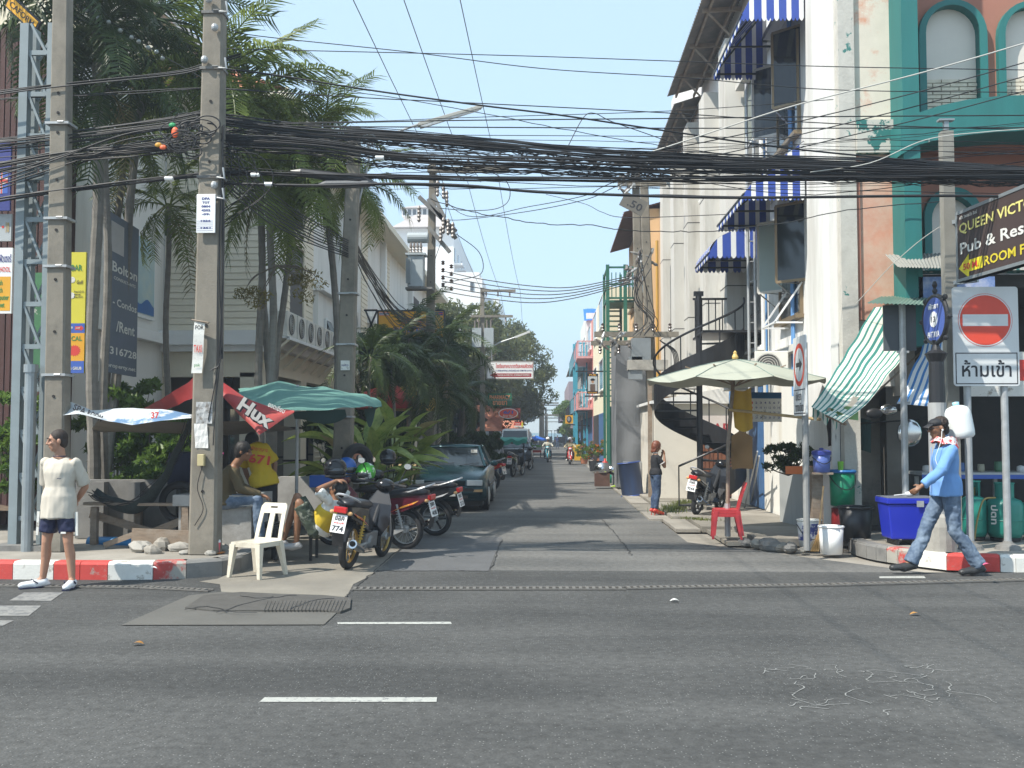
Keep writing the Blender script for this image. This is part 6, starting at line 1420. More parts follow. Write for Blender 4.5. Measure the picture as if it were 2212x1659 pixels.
x0,x1=px(2059),px(2201);q=MB();q.prism(rrect(x0,x1,zb,zt,.04),-.02,.0);q.build('board',m_sw,ne)
def flatpoly(t,nm,P,y,m):q=MB();V=[(p[0],y,p[1])for p in P];tr_=tessellate_polygon([[Vector((p[0],p[1],0))for p in P]]);q._a(V,[tuple(k)for k in tr_]);return q.build(nm,m,t,fix=False)
cz=at(2130,692,Yn).z-KR;cx=px(2129);R_=.33
flatpoly(ne,'ring',[(cx+(R_+.012)*cos(k*pi/24),cz+(R_+.012)*sin(k*pi/24))for k in range(48)],-.0225,m_redp);flatpoly(ne,'ring',[(cx+(R_+.006)*cos(k*pi/24),cz+(R_+.006)*sin(k*pi/24))for k in range(48)],-.0235,m_sw)
flatpoly(ne,'disc',[(cx+R_*.97*cos(k*pi/24),cz+R_*.97*sin(k*pi/24))for k in range(48)],-.0245,M('sign red',(.70,.065,.03),.45,.06,2,0))
flatpoly(ne,'bar',[(cx-.285,cz-.075),(cx+.285,cz-.075),(cx+.285,cz+.075),(cx-.285,cz+.075)],-.0255,m_sw)
bx0,bx1=px(2063),px(2197);bz1=at(2130,762,Yn).z-KR;bz0=at(2130,830,Yn).z-KR;e=.012
for (u0,u1,v0,v1)in ((bx0,bx1,bz0,bz0+e),(bx0,bx1,bz1-e,bz1),(bx0,bx0+e,bz0+e,bz1-e),(bx1-e,bx1,bz0+e,bz1-e)):flatpoly(ne,'frame_line',[(u0,v0),(u1,v0),(u1,v1),(u0,v1)],-.0225,m_ink)
q=MB();q.text('ห้ามเข้า',(bx0+bx1)/2,(bz0+bz1)/2-.0,.62,.215,y=-.023,bold=.012);q.build('lettering',m_ink,ne,fix=False)
# arrow sign seen at a slant
Ya=13.6;B1=Vector((at(1734,1100,Ya).x,Ya,.08));aw=thing('road_sign','narrow white road sign with a red ring and an arrow turned sideways','road sign',B1,radians(-90))
hz=lambda y:at(1731,y,Ya).z-.08
q=MB();q.prism(rrect(-.33,.33,hz(898),hz(727),.04),-.02,.0);q.build('board',m_sw,aw)
q=MB();q.tube([(0,.05,0),(0,.05,hz(740))],.045,10);q.build('post',M('old galvanised',(0.25,0.25,0.24),.6,.2,6),aw)
c2=hz(788);flatpoly(aw,'ring',[(.29*cos(k*pi/24),c2+.29*sin(k*pi/24))for k in range(48)],-.0225,MATC['sign red']);flatpoly(aw,'ring_inner',[(.225*cos(k*pi/24),c2+.225*sin(k*pi/24))for k in range(48)],-.0235,m_sw)
flatpoly(aw,'arrow',[(-.16,c2-.03),(.02,c2-.03),(.02,c2-.09),(.17,c2),(.02,c2+.09),(.02,c2+.03),(-.16,c2+.03)],-.0245,m_ink)
q=MB();q.text('เดินรถ\nทางเดียว',0,hz(868),.42,.26,y=-.023);q.build('lettering',m_ink,aw,fix=False)
for (v0,v1)in ((hz(843),hz(841)),(hz(894),hz(892))):flatpoly(aw,'frame_line',[(-.3,v0),(.3,v0),(.3,v1),(-.3,v1)],-.0225,m_ink)
# back of another sign on a tall post
Yb=13.9;B2=Vector((at(1958,1165,Yb).x,Yb,KR));bk=thing('road_sign','dark back of a sign box on a tall thin grey post','road sign',B2,radians(-8))
hz=lambda y:at(1958,y,Yb).z-KR
q=MB();q.tube([(0,0,0),(0,0,hz(655))],.045,10);q.build('post',m_galv,bk)
q=MB();q.box(-.24,-.01,.03,.09,hz(757),hz(658));q.box(.01,.19,.05,.11,hz(757),hz(658));q.build('board_back',M('sign back',(0.07,0.08,0.09),.5),bk)
for y in (760,870):q=MB();q.bar((-.08,0,hz(y)),(.08,0,hz(y)),.03);q.build('clamp',m_galv,bk)
# round blue city sign on its post
Yc=12.8;B3=Vector((at(2030,1150,Yc).x,Yc,KR));cs=thing('city_sign_post','ornate black post with a round blue street name medallion','sign post',B3)
hz=lambda y:at(2028,y,Yc).z-KR
q=MB();q.tube([(0,0,.3),(0,0,hz(870))],.11,14);q.build('post',M('post grey',(0.36,0.36,0.35),.6,.15,4,.1),cs)
q=MB();q.lathe([(.2,-.02),(.19,.3),(.16,.42),(.12,.46)],16);q.build('bollard_base',m_conc,cs)
q=MB();q.tube([(0,0,hz(870)),(0,0,hz(765))],[.10,.09],12);q.lathe([(.09,hz(782)),(.14,hz(764)),(.1,hz(760)),(.06,hz(756)),(.04,hz(745)),(.05,hz(735))],14);q.build('neck',m_black,cs);q=MB();q.tube([(0,0,hz(640)),(0,0,hz(622)),(0,0,hz(616)),(0,0,hz(608))],[.02,.02,.035,.02],8);q.build('finial',m_black,cs)
md=MB();md.T=Matrix.Translation((0,0,hz(690)))@Matrix.Rotation(radians(-84),4,'Z');md.torus(.30,.03,(0,0,0),'Y',28,8)
for k in range(8):a=k*pi/4;md.ball((.36*cos(a),0,.36*sin(a)),.035,seg=8,rings=6)
md.build('medallion_frame',m_black,cs)
md=MB();md.T=Matrix.Translation((0,0,hz(690)))@Matrix.Rotation(radians(-84),4,'Z');md.lathe([(.29,-.02),(.29,.02)],28,axis='Y');md.build('medallion',M('enamel blue',(.07,.12,.38),.35),cs)
md=MB();md.T=Matrix.Translation((0,0,hz(690)))@Matrix.Rotation(radians(-84),4,'Z');md.lathe([(.10,.021),(.10,.026)],20,axis='Y');md.lathe([(.10,-.026),(.10,-.021)],20,axis='Y');md.build('centre_disc',m_whitec,cs)
T_=Matrix.Translation((0,0,hz(690)))@Matrix.Rotation(radians(-84),4,'Z')
for (tx_,zz,w)in (('พัทยา',.17,.26),('PATTAYA',-.19,.3),('13',0,.1)):q=MB();q.text(tx_,0,zz,w,.075,y=-.028,T=T_,bold=.02);q.build('lettering',m_whitec if zz else m_ink,cs,fix=False)
# dark pub sign at the right edge
SA=at(2066,540,13.0);SBp=at(2212,500,11.54);d=(SBp-SA);d.z=0;ext=SA+d*1.75
zb,zt=at(2066,611,13.0).z,at(2066,460,13.0).z
m_br=M('dark brown sign',(0.055,0.035,0.03),.6,.2,1.5,0,streak=True)
Lq=(ext-SA).length
panel('pub_sign','big dark brown pub sign with yellow and white lettering at the right edge','sign',(SA.x,SA.y,0),(ext.x,ext.y,0),zb,zt,m_br,[('text','QUEEN VICTORIA INN',.51,.735,.95,.165,M('pale yellow',(.68,.62,.2),.6),1),('text','Pub & Restaurant',.50,.46,.92,.16,m_kwhite,1),('text','ROOM FOR RENT',.60,.19,.70,.13,M('deep yellow',(.62,.5,.03),.6),1),('poly',[(.02,.19),(.115,.36),(.115,.27),(.235,.27),(.235,.11),(.115,.11),(.115,.02)],M('arrow yellow',(.75,.62,.02),.6),0),('text','50 M.',.135,.19,.14,.09,m_redp,2),('text','ควีน วิคตอเรีย อินน์',.12,.90,.16,.05,m_kwhite,1)],t=.12,border=(.04,m_steel))
pp=thing('sign_post','grey concrete post behind the dark pub sign','post',(at(2050,600,13.4).x,13.4,KR))
q=MB();q.box(-.075,.075,-.07,.07,0,at(2048,285,13.4).z-KR);q.build('shaft',M('post concrete',(.24,.23,.2),.8,.15,3),pp)
q=MB();q.box(-.03,.03,-.03,.03,at(2048,285,13.4).z-KR,at(2048,262,13.4).z-KR);q.box(-.1,.1,-.05,.05,at(2048,262,13.4).z-KR,at(2048,258,13.4).z-KR);q.build('cap',m_steel,pp)
q=MB();q.bar((0,0,zt-KR-.05),(.25,-.3,zt-KR-.05),.05);q.bar((0,0,zb-KR+.05),(.25,-.3,zb-KR+.05),.05);q.build('bracket',m_steel,pp)
# blue notice and red sign inside the shop at right edge
panel('shop_banner','blue white printed banner in the shade behind the pub sign','banner',(at(1985,640,14.6).x,14.6,0),(at(2150,640,14.6).x,14.6,0),at(2000,650,14.6).z,at(2000,598,14.6).z,M('hazy blue print',(.14,.22,.45),.6,.4,2.5,0,col2=(.5,.5,.55),amt=.42,scale2=2.5,sharp=.1),[])
panel('shop_sign','red and white shop sign partly hidden by the no entry sign','sign',(at(2095,800,14.2).x,14.2,0),(at(2330,800,14.2).x,14.2,0),at(2150,856,14.2).z,at(2150,760,14.2).z,m_kwhite,[('rect',0,1,.35,.82,m_redp,0),('text','AK BAR',.72,.9,.3,.1,m_blup,1)])
# tarpaulins, parasols, benches on the left corner
def sheet(name,label,cat,fn,nu,nv,mats,kf=None,wob=.0,seed=0,parent=None):
 mb=MB();w=nv+1;V=[]
 for i in range(nu+1):
  for j in range(nv+1):
   p=Vector(fn(i/nu,j/nv));p+=Vector((noise.noise(p*3+Vector((seed,0,0))),noise.noise(p*3+Vector((0,seed,5))),noise.noise(p*3.3+Vector((7,1,seed)))))*wob;V.append(p)
 b=len(mb.v);mb.v+=[tuple(p)for p in V]
 for i in range(nu):
  for j in range(nv):
   k=kf((i+.5)/nu,(j+.5)/nv)if kf else 0
   if k is None:continue
   mb.f.append((i*w+j,i*w+j+1,(i+1)*w+j+1,(i+1)*w+j));mb.m.append(k);mb.sm.append(True)
 if parent is not None:return mb.build(name,mats,parent,world=True,fix=False)
 return solo(mb,name,mats,label,cat,fix=False)
def lerp2(a,b,c,d,u,v):return a.lerp(b,u).lerp(d.lerp(c,u),v)
m_gumb=M('faded green canvas',(0.10,0.225,0.19),.75,.12,3,.2,fine=20,col2=(.16,.30,.25),amt=.36,scale2=1.6,sharp=.15)
gu=thing('parasol','faded green canvas parasol over the motorbike taxi stand','parasol',(at(640,1120,14.6).x,14.6,0))
top=[(515,850,14.8),(560,836,14.8),(601,824,14.8),(650,833,14.8),(698,838,14.8),(745,850,14.7),(790,860,14.6),(823,878,14.4)]
frt=[(512,862,14.0),(545,880,13.6),(590,886,13.4),(631,885,13.4),(690,884,13.4),(744,881,13.5),(790,876,13.8),(826,880,14.2)]
bck=[(515,866,15.6),(560,872,16.0),(600,876,16.1),(640,878,16.1),(700,878,16.1),(745,879,16.0),(790,876,15.4),(824,881,14.6)]
Tt,Tf,Tb=([at(*p)for p in L_]for L_ in (top,frt,bck))
def gfn(u,v):
 i=min(int(u*7),6);f=u*7-i
 t=Tt[i].lerp(Tt[i+1],f);a=Tf[i].lerp(Tf[i+1],f);b_=Tb[i].lerp(Tb[i+1],f)
 if v<.5:s_=v*2;return a.lerp(t,s_)+Vector((0,0,.09*sin(pi*s_)))
 s_=(v-.5)*2;return t.lerp(b_,s_)+Vector((0,0,.09*sin(pi*s_)))
sheet('canopy',None,None,gfn,42,20,m_gumb,wob=.045,seed=3,parent=gu)
q=MB()
for i in range(0,8):
 pass
q.tube([(0,0,0),(0,0,Tt[3].z)],.025,8);q.build('pole',m_galv,gu)
sheet('flap',None,None,lambda u,v:Tf[3].lerp(Tf[5],u)+Vector((0,.03+.1*v,-.02-v*(.10+.30*u*(1-u)*2*u))),14,4,M('dark green flap',(.012,.04,.035),.8),wob=.01,parent=gu)
sheet('flap',None,None,lambda u,v:Tf[6].lerp(Tf[5],-.2+u*.6)+Vector((0,.5,-.02-v*.28*sin(pi*u))),8,4,MATC['dark green flap'],parent=gu)
# red banner, two lengths
m_ban=M('red banner',(0.34,0.03,0.03),.6,.15,3,.1,col2=(.42,.12,.09),amt=.36,scale2=1.2,sharp=.15)
rb=thing('banner','crumpled red advertising banner slung as a sunshade around the main pole','banner',at(470,940,12.5))
A1,B1_,C1,D1=at(308,880,13.6),at(418,815,12.4),at(418,852,12.4),at(330,892,13.4)
sheet('cloth',None,None,lambda u,v:lerp2(A1,B1_,C1,D1,u,v)+Vector((0,.1*v,-.04*sin(pi*u))),18,8,m_ban,wob=.03,seed=1,parent=rb)
A2,B2_,C2,D2=at(464,813,12.5),at(634,886,12.4),at(563,940,12.0),at(481,860,12.2)
def rfn(u,v):
 t=A2.lerp(B2_,u)+Vector((0,0,-.10*sin(pi*u)));l=at(466,830,12.4).lerp(at(520,905,12.0),u*1.0)if u<.5 else at(493,868,12.2).lerp(at(634,888,12.4),(u-.5)*2)
 b_=(at(472,850,12.3).lerp(at(561,940,11.95),u/.62)if u<.62 else at(561,940,11.95).lerp(at(634,890,12.38),(u-.62)/.38))
 return t.lerp(b_,v)+Vector((0,-.12*sin(pi*v)*sin(pi*u),0))
sheet('cloth',None,None,rfn,26,14,m_ban,wob=.02,seed=2,parent=rb)
q=MB();ctr=at(553,892,11.86);rt=Matrix.Translation(ctr)@Matrix.Rotation(radians(33),4,'Y');q.text('Hux',0,0,.46,.17,y=0,T=rt,bold=.04);q.build('lettering',M('faded letter',(.42,.40,.37),.8,.2,6,0),rb,world=True,fix=False)
q=MB();rt=Matrix.Translation(ctr+Vector((0,.012,0)))@Matrix.Rotation(radians(33),4,'Y');q.text('Hux',.008,-.012,.49,.19,y=0,T=rt,bold=.10);q.build('lettering',m_ink,rb,world=True,fix=False)
q=MB();rt=Matrix.Translation(at(598,880,12.1))@Matrix.Rotation(radians(24),4,'Y');q.text('ยอดเยี่ยม',0,0,.22,.07,y=0,T=rt);q.build('lettering',m_kwhite,rb,world=True,fix=False)
# pale undersheet and the old white-blue banner
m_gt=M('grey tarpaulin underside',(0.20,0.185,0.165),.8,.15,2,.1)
A3,B3_,C3,D3=at(147,866,12.9),at(640,890,12.9),at(560,925,14.4),at(215,928,14.4)
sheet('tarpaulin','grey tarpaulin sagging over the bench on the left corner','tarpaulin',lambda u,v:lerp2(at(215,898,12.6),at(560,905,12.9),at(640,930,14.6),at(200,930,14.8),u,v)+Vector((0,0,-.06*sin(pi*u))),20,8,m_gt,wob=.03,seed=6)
ob_=thing('old_banner','old white and blue printed banner stretched as a shade behind the standing man','banner',at(260,920,12.3))
def wfn(u,v):
 t_=crvq([(117,897),(147,865),(198,886),(286,881),(350,884),(415,896)],u);b_=crvq([(117,899),(170,893),(234,910),(286,918),(350,908),(412,904)],u)
 return at(t_[0],t_[1],12.45).lerp(at(b_[0],b_[1],12.1),v)
def crvq(P,u):
 n=len(P)-1;i=min(int(u*n),n-1);f=u*n-i;return (P[i][0]+(P[i+1][0]-P[i][0])*f,P[i][1]+(P[i+1][1]-P[i][1])*f)
m_ob=M('old banner print',(0.50,0.53,0.54),.6,.15,4,.1,col2=(.12,.22,.36),amt=.44,scale2=2.4,sharp=.03)
sheet('cloth',None,None,wfn,30,6,m_ob,wob=.012,seed=4,parent=ob_)
for (tx_,x,y,w,a)in (('SPA',172,884,.17,24),('ROOM',205,898,.2,22),('37',335,897,.1,0)):
 q=MB();rt=Matrix.Translation(at(x,y,12.18))@Matrix.Rotation(radians(a),4,'Y');q.text(tx_,0,0,w,.08,y=0,T=rt,bold=.03);q.build('lettering',m_ink if a else m_redp,ob_,world=True,fix=False)
q=MB();q.tube([at(100,886,12.4),at(117,898,12.4),at(150,867,12.45)],.006,5);q.tube([at(412,900,12.2),at(445,870,12.1)],.006,5);q.build('rope',m_wood,ob_,world=True)
# dark net hammock
nt_=thing('hammock','dark net hammock hanging in a loop from the main pole down to the bench','hammock',at(260,1085,12.9))
P_=crv([at(412,898,12.5),at(392,950,12.6),at(360,1010,12.7),at(318,1060,12.8),at(272,1086,12.8),at(225,1080,12.9),at(195,1060,13.0)],6)
def hfn(u,v):
 i=min(int(u*(len(P_)-1)),len(P_)-2);f=u*(len(P_)-1)-i;p=P_[i].lerp(P_[i+1],f);w=.04+.16*sin(pi*min(1,u*1.15)*.9)**2
 return p+Vector((0,-.1+.3*v,-w*sin(pi*v)+.05*(v-.5)))
sheet('net',None,None,hfn,40,6,M('dark net',(.02,.03,.03),.9,.4,20,.5),wob=.03,seed=8,parent=nt_)
for k in range(7):
 q=MB();q.tube([p+Vector((0,-.1+.05*k,-.03*(k%3)+.02*sin(i*.8+k)))for i,p in enumerate(P_)],.006,4);q.build('cord',m_wire,nt_,world=True)
 # bench table made of planks against the low wall
bt=thing('plank_bench','long weathered plank bench on props behind the left pavement','bench',at(300,1180,13.0))
for i in range(4):
 a,b_=at(185,1088,12.9+.13*i),at(412,1090,12.7+.13*i);q=MB();q.bar(a+Vector((0,0,.005*(i%2))),b_,.12,.035);q.build('plank',m_wood,bt,world=True)
for (x,yt,yb,Y)in ((205,1095,1190,12.9),(400,1095,1190,12.7),(300,1095,1180,13.2)):q=MB();q.bar(at(x,yt,Y),(at(x,yt,Y).x,Y,KZ),.08);q.build('leg',m_wood,bt,world=True)
lw=MB();a,b_=at(170,1100,13.7),at(470,1100,13.5);lw.box(a.x,b_.x,13.6,13.85,KZ,1.0)
for i in range(4):x=a.x+.3+i*.5;lw.box(x,x+.16,13.45,13.597,KZ,.98)
solo(lw,'low_wall',m_concd,'low stained concrete wall behind the plank bench','wall')
lw=MB();a,b_=at(382,1096,12.75),at(546,1096,12.6);lw.box(a.x,b_.x,12.6,13.5,.72-.0,.86);lw.box(a.x+.05,b_.x-.04,12.68,13.45,KZ-.02,.719);solo(lw,'concrete_ledge',M('whitewashed concrete',(.36,.35,.33),.85,.15,2,.2,col2=(.2,.19,.17),amt=.42,scale2=1.6,sharp=.12),'whitewashed concrete seat where the man in brown sits','seat')
for i,(x0,y0,x1,y1,w,Y)in enumerate(((285,1160,415,1166,.22,12.4),(330,1150,410,1118,.10,12.9),(195,1110,330,1150,.10,13.0),(225,1178,295,1152,.07,12.5),(400,1095,402,1180,.08,12.6))):
 q=MB();q.bar(at(x0,y0,Y),at(x1,y1,Y),.03,w);solo(q,'loose_plank',m_wood,['wide grey board lying under the bench next to the main pole','plank leaning up to the right under the bench','plank slanting down behind the blue pipe','thin stick across the blue pipe','short prop board beside the main pole'][i],'plank')
q=MB();a,b_=at(194,1171,13.1),at(300,1173,12.9);q.tube([a,b_],.075,14);solo(q,'blue_pipe',M('blue pvc',(.02,.19,.42),.4),'bright blue plastic pipe lying under the plank bench','pipe')
q=MB();c=at(388,1085,12.95);q.torus(.23,.05,tuple(c),'Y',22,8);solo(q,'rubber_tyre',m_rubber,'dark tyre leaning behind the bench left of the main pole','tyre')
q=MB();q.box(c.x-.25,c.x+.35,13.1,13.3,.9,1.4);solo(q,'dark_bundle',M('dark blue cloth',(.012,.016,.04),.8),'dark blue bundle on the bench behind the main pole','bundle',bevel=.08)
# pink drink cup on a small dish at the pole foot
cp=thing('drink_cup','plastic cup of pink drink with a green straw at the foot of the main pole','cup',g(469,1195,KZ))
q=MB();q.lathe([(.028,.01),(.04,.12),(.044,.13)],14);q.build('cup',M('pink drink',(.72,.12,.16),.3),cp)
q=MB();q.lathe([(.044,.13),(.04,.155),(.02,.17)],14);q.build('lid',m_whitec,cp);q=MB();q.tube([(0,0,.1),(-.02,0,.27)],.005,5);q.build('straw',M('green straw',(.1,.4,.2),.4),cp)
q=MB();q.lathe([(.0,0),(.08,.0),(.1,.012)],14);q.build('dish',M('orange dish',(.55,.2,.04),.5),cp)
# pink toy ribbon and helmet-like hanging things under the sunshade
q=MB();p=at(477,975,12.3);q.tube([p+Vector((0,0,.12)),p],.006,5)
for k in range(7):a=k*.9;q.tube([p,p+Vector((.035*cos(a),.02*sin(a),-.03-.01*(k%3)))],.008,4)
solo(q,'pink_ribbon',M('pink ribbon',(.65,.08,.30),.5),'pink ribbon charm hanging beside the main pole','ribbon')
# truck tyre on the concrete pole, spirit-house roof
q=MB();c=at(772,1000,16.2);q.T=Matrix.Translation(c)@Matrix.Rotation(radians(50),4,'Z');q.torus(.24,.085,(0,0,0),'Y',28,10,flat=.9);solo(q,'truck_tyre',m_rubber,'black tyre hanging behind the helmets by the leaning pole','tyre')
sh_=thing('spirit_house','small orange tiled spirit house roof behind the black tyre','shrine',(at(768,1000,17.0).x,17.0,KZ))
zt=at(768,955,17).z-KZ
q=MB();q._a([(-.3,-.25,zt-.28),(.3,-.25,zt-.28),(.3,.25,zt-.28),(-.3,.25,zt-.28),(0,0,zt)],[(0,1,4),(1,2,4),(2,3,4),(3,0,4),(0,3,2,1)]);q.build('roof',m_tile,sh_)
q=MB();q.box(-.2,.2,-.17,.17,zt-.7,zt-.285);q.build('cabinet',m_bwhite,sh_);q=MB();q.box(-.06,.06,-.06,.06,0,zt-.705);q.build('post',m_conc,sh_)
lw=MB();a,b_=at(600,1060,15.4),at(735,1060,15.4);lw.box(a.x,b_.x,15.4,15.6,KZ,at(600,1030,15.4).z);solo(lw,'low_wall',MATC['whitewashed concrete'],'low white wall behind the reclining man','wall')
q=MB();a=at(688,1035,14.9);q.box(a.x-.12,a.x+.22,14.8,15.0,a.z-.12,a.z+.06);solo(q,'ice_box',M('blue ice box',(.02,.12,.5),.4),'small blue and white ice box on the low white wall','ice box',bevel=.02)
# plastic chairs
def chair(label,loc,rz,m,group=None):
 t=thing('plastic_chair',label,'chair',loc,rz,group);S=.43
 q=MB();q.smooth=True
 q.grid(lambda u,v:(-.225+.45*u,-.23+.44*v,S-.02*sin(pi*u)*sin(pi*v)),8,8);q.grid(lambda u,v:(-.225+.45*u,-.23+.44*v,S-.022-.02*sin(pi*u)*sin(pi*v)),8,8)
 q.smooth=False
 for (x0,x1,y0,y1)in ((-.235,.235,-.24,-.22),(-.235,-.215,-.22,.21),(.215,.235,-.22,.21),(-.235,.235,.21,.23)):q.box(x0,x1,y0,y1,S-.055,S+.004)
 q.build('seat',m,t)
 for (sx,sy)in ((-1,-1),(1,-1),(-1,1),(1,1)):
  q=MB();a=Vector((.205*sx,.2*sy-.01,S-.02));b_=Vector((.25*sx,(.27 if sy>0 else .25)*sy,0));d=b_-a;R=[]
  for f,w in ((0,.042),(.5,.03),(1,.022)):
   p=a+d*f;R.append([p+Vector((-w,-w,0)),p+Vector((w,-w,0)),p+Vector((w,w,0)),p+Vector((-w,w,0))])
  q.loft(R);q.build('leg',m,t)
 def bp(x,h,off=0):return Vector((x,.20+.11*h+.04*h*h+off,S+.46*h))
 q=MB()
 def strip_(x0a,x1a,x0b,x1b,h0,h1,n=5):
  R=[]
  for k in range(n+1):
   f=k/n;h=h0+(h1-h0)*f;xa=x0a+(x0b-x0a)*f;xb=x1a+(x1b-x1a)*f
   R.append([bp(xa,h),bp(xb,h),bp(xb,h,.018),bp(xa,h,.018)])
  q.loft(R)
 strip_(-.225,-.165,-.215,-.15,0,.72);strip_(.165,.225,.15,.215,0,.72);strip_(-.045,.045,-.04,.04,0,.72);strip_(-.165,.165,-.165,.165,-.02,.06,1)
 R=[]
 for k in range(7):
  h=.72+.28*k/6;w=.215-.0 if k<3 else .215*sqrt(max(0,1-((k-3)/3.4)**2*.45));R.append((h,w))
 for (h0,w0),(h1,w1)in zip(R,R[1:]):
  if .84<(h0+h1)/2<.90:
   q.loft([[bp(-w0,h0),bp(-.06,h0),bp(-.06,h0,.018),bp(-w0,h0,.018)],[bp(-w1,h1),bp(-.06,h1),bp(-.06,h1,.018),bp(-w1,h1,.018)]]);q.loft([[bp(.06,h0),bp(w0,h0),bp(w0,h0,.018),bp(.06,h0,.018)],[bp(.06,h1),bp(w1,h1),bp(w1,h1,.018),bp(.06,h1,.018)]])
  else:q.loft([[bp(-w0,h0),bp(w0,h0),bp(w0,h0,.018),bp(-w0,h0,.018)],[bp(-w1,h1),bp(w1,h1),bp(w1,h1,.018),bp(-w1,h1,.018)]])
 q.build('backrest',m,t);return t
m_wpl=M('worn white plastic',(0.62,0.56,0.45),.5,.08,6,.05,col2=(.42,.37,.28),amt=.36,scale2=5,sharp=.12);m_rpl=M('red plastic',(0.42,0.03,0.035),.4,.08,4,.04)
pc_=(g(495,1247)+g(565,1253)+g(598,1243)+g(548,1238))/4
_c=chair('dirty white plastic chair standing alone at the kerb corner',pc_+Vector((.02,0,.006)),radians(-24),m_wpl);_c.scale=(.88,.88,.92)
rcp=g(1568,1162,.07);_a=chair('lower of two stacked red plastic chairs by the parasol pole',rcp,radians(-97),m_rpl);_b=chair('upper of two stacked red plastic chairs by the parasol pole',rcp+Vector((.015,.01,.055)),radians(-95),m_rpl);_a.scale=_b.scale=(.88,.80,.88)
# dark stools under the parasol
for (x,y,Y,lab)in ((640,1190,13.0,'low black stool under the reclining man'),(560,1190,13.2,'dark stool by the seated men')):
 p=at(x,1190,Y);t=thing('stool',lab,'stool',(p.x,Y,.01));q=MB();q.box(-.26,.26,-.2,.2,.40,.45);q.build('seat',m_black,t)
 for sx in (-.23,.23):
  for sy in (-.17,.17):q=MB();q.bar((sx,sy,0),(sx,sy,.4),.035);q.build('leg',m_black,t)
# grey-green parasol on the right
pu=g(1572,1159,.07);ap=at(1588,771,pu.y);up=thing('parasol','wide pale grey-green parasol beside the black spiral stairs','parasol',pu)
q=MB();q.tube([(0,0,0),(.02,0,1.4),(ap.x-pu.x,0,ap.z-pu.z)],.03,8);q.build('pole',m_wood,up)
q=MB();q.tube([(0,0,0),(0,0,.5)],.045,8);q.build('base_tube',m_galv,up)
q=MB();cx=ap.x-pu.x;hz_=ap.z-pu.z;zr=at(1400,812,pu.y).z-pu.z;RR=1.40;rings=[]
for k in range(9):
 r_=RR*k/8;ring=[]
 for a in range(32):
  th=2*pi*a/32+.2;seg=(a%4)/4;sag=.0+.10*(r_/RR)**2*sin(pi*seg);rr_=r_*(1-.06*sin(pi*seg)*(k/8))
  ring.append((cx+rr_*cos(th),rr_*sin(th),hz_-.04-(hz_-.04-zr+.08)*(k/8)**1.25-sag*.6+.02*noise.noise(Vector((cos(th)*r_*2,sin(th)*r_*2,3)))))
 rings.append(ring)
q.smooth=True;q.loft(rings,cap=False);m_pg=M('grey green canvas',(0.36,0.37,0.30),.8,.06,2,.12,fine=25);q.build('canopy',m_pg,up,fix=False)
q=MB();q.smooth=True
for a in range(0,32,4):q.tube([Vector(rings[k][a])+Vector((0,0,.004))for k in range(9)],.006,4)
q.build('seam',M('seam green',(.2,.27,.24),.8),up)['kind']='stuff'
q=MB();q.lathe([(.045,0),(.05,.03),(.025,.08),(.03,.1),(0,.13)],10,(cx,0,hz_-.03));q.build('finial',M('yellow plastic',(.55,.38,.12),.5),up)
for a in range(8):q=MB();th=2*pi*a/8+.2;q.bar((cx,0,hz_-.45),(cx+.8*cos(th),.8*sin(th),zr+.13),.018);q.build('rib',m_wood,up)
# yellow cloth, calendar, bamboo under it
p0=pu+Vector((.06,.05,0))
sheet('yellow_cloth','yellow shirt hanging on the parasol pole','cloth',lambda u,v:(p0.x+.02+.30*u+.03*v,p0.y-.06+.03*sin(9*u),2.35-.62*v-.06*sin(pi*u)),10,8,M('mustard cloth',(.48,.29,.03),.8,.1,4,.1),wob=.02,seed=3)
q=MB();a,b_=at(1575,885,pu.y-.1),at(1772,906,14.2);q.tube([a,b_],.022,7);solo(q,'bamboo_pole',M('bamboo',(.38,.27,.13),.7,.2,5),'bamboo pole tied level between the parasol and the arrow sign','pole')
p1=at(1655,882,16.4);cal=thing('calendar','paper calendar with rows of red and blue numbers by the parasol','calendar',p1,radians(8))
q=MB();q.box(-.30,.26,0,.01,-.22,.16);q.build('sheet',m_kwhite,cal);q=MB();q.box(-.30,.26,-.004,-.001,.17,.26);q.box(-.3,.26,-.004,.01,.16,.26);q.build('heading',M('cal blue',(.04,.16,.35),.6),cal)
for r in range(4):
 for c in range(7):q=MB();q.text(str(1+r*7+c),-.24+c*.075,.09-r*.08,.035,.035,y=-.003);q.build('lettering',m_redp if c==0 else m_navy,cal,fix=False)
q=MB();pz=at(1600,1010,17.5);sheet('brown_cloth','dark brown cloth draped on the stair rail','cloth',lambda u,v:(at(1578,990,19.5).x+.42*u,19.5,.95+.75*(1-v)-.25*(1-v)*abs(u-.5)),6,6,M('brown cloth',(.05,.03,.008),.9),wob=.03)
for i,(x,y0,y1,x1)in enumerate(((1608,1098,975,1636),(1622,1092,985,1640))):
 a,b_=g(x,y0,.07),at(x1,y1,19.2);q=MB();q.tube([a,b_],.016,6);t_=solo(q,'leaning_rod',m_galv,'grey pole leaning on the white wall behind the red chairs, %s one'%('longer' if i==0 else 'shorter'),'pole')
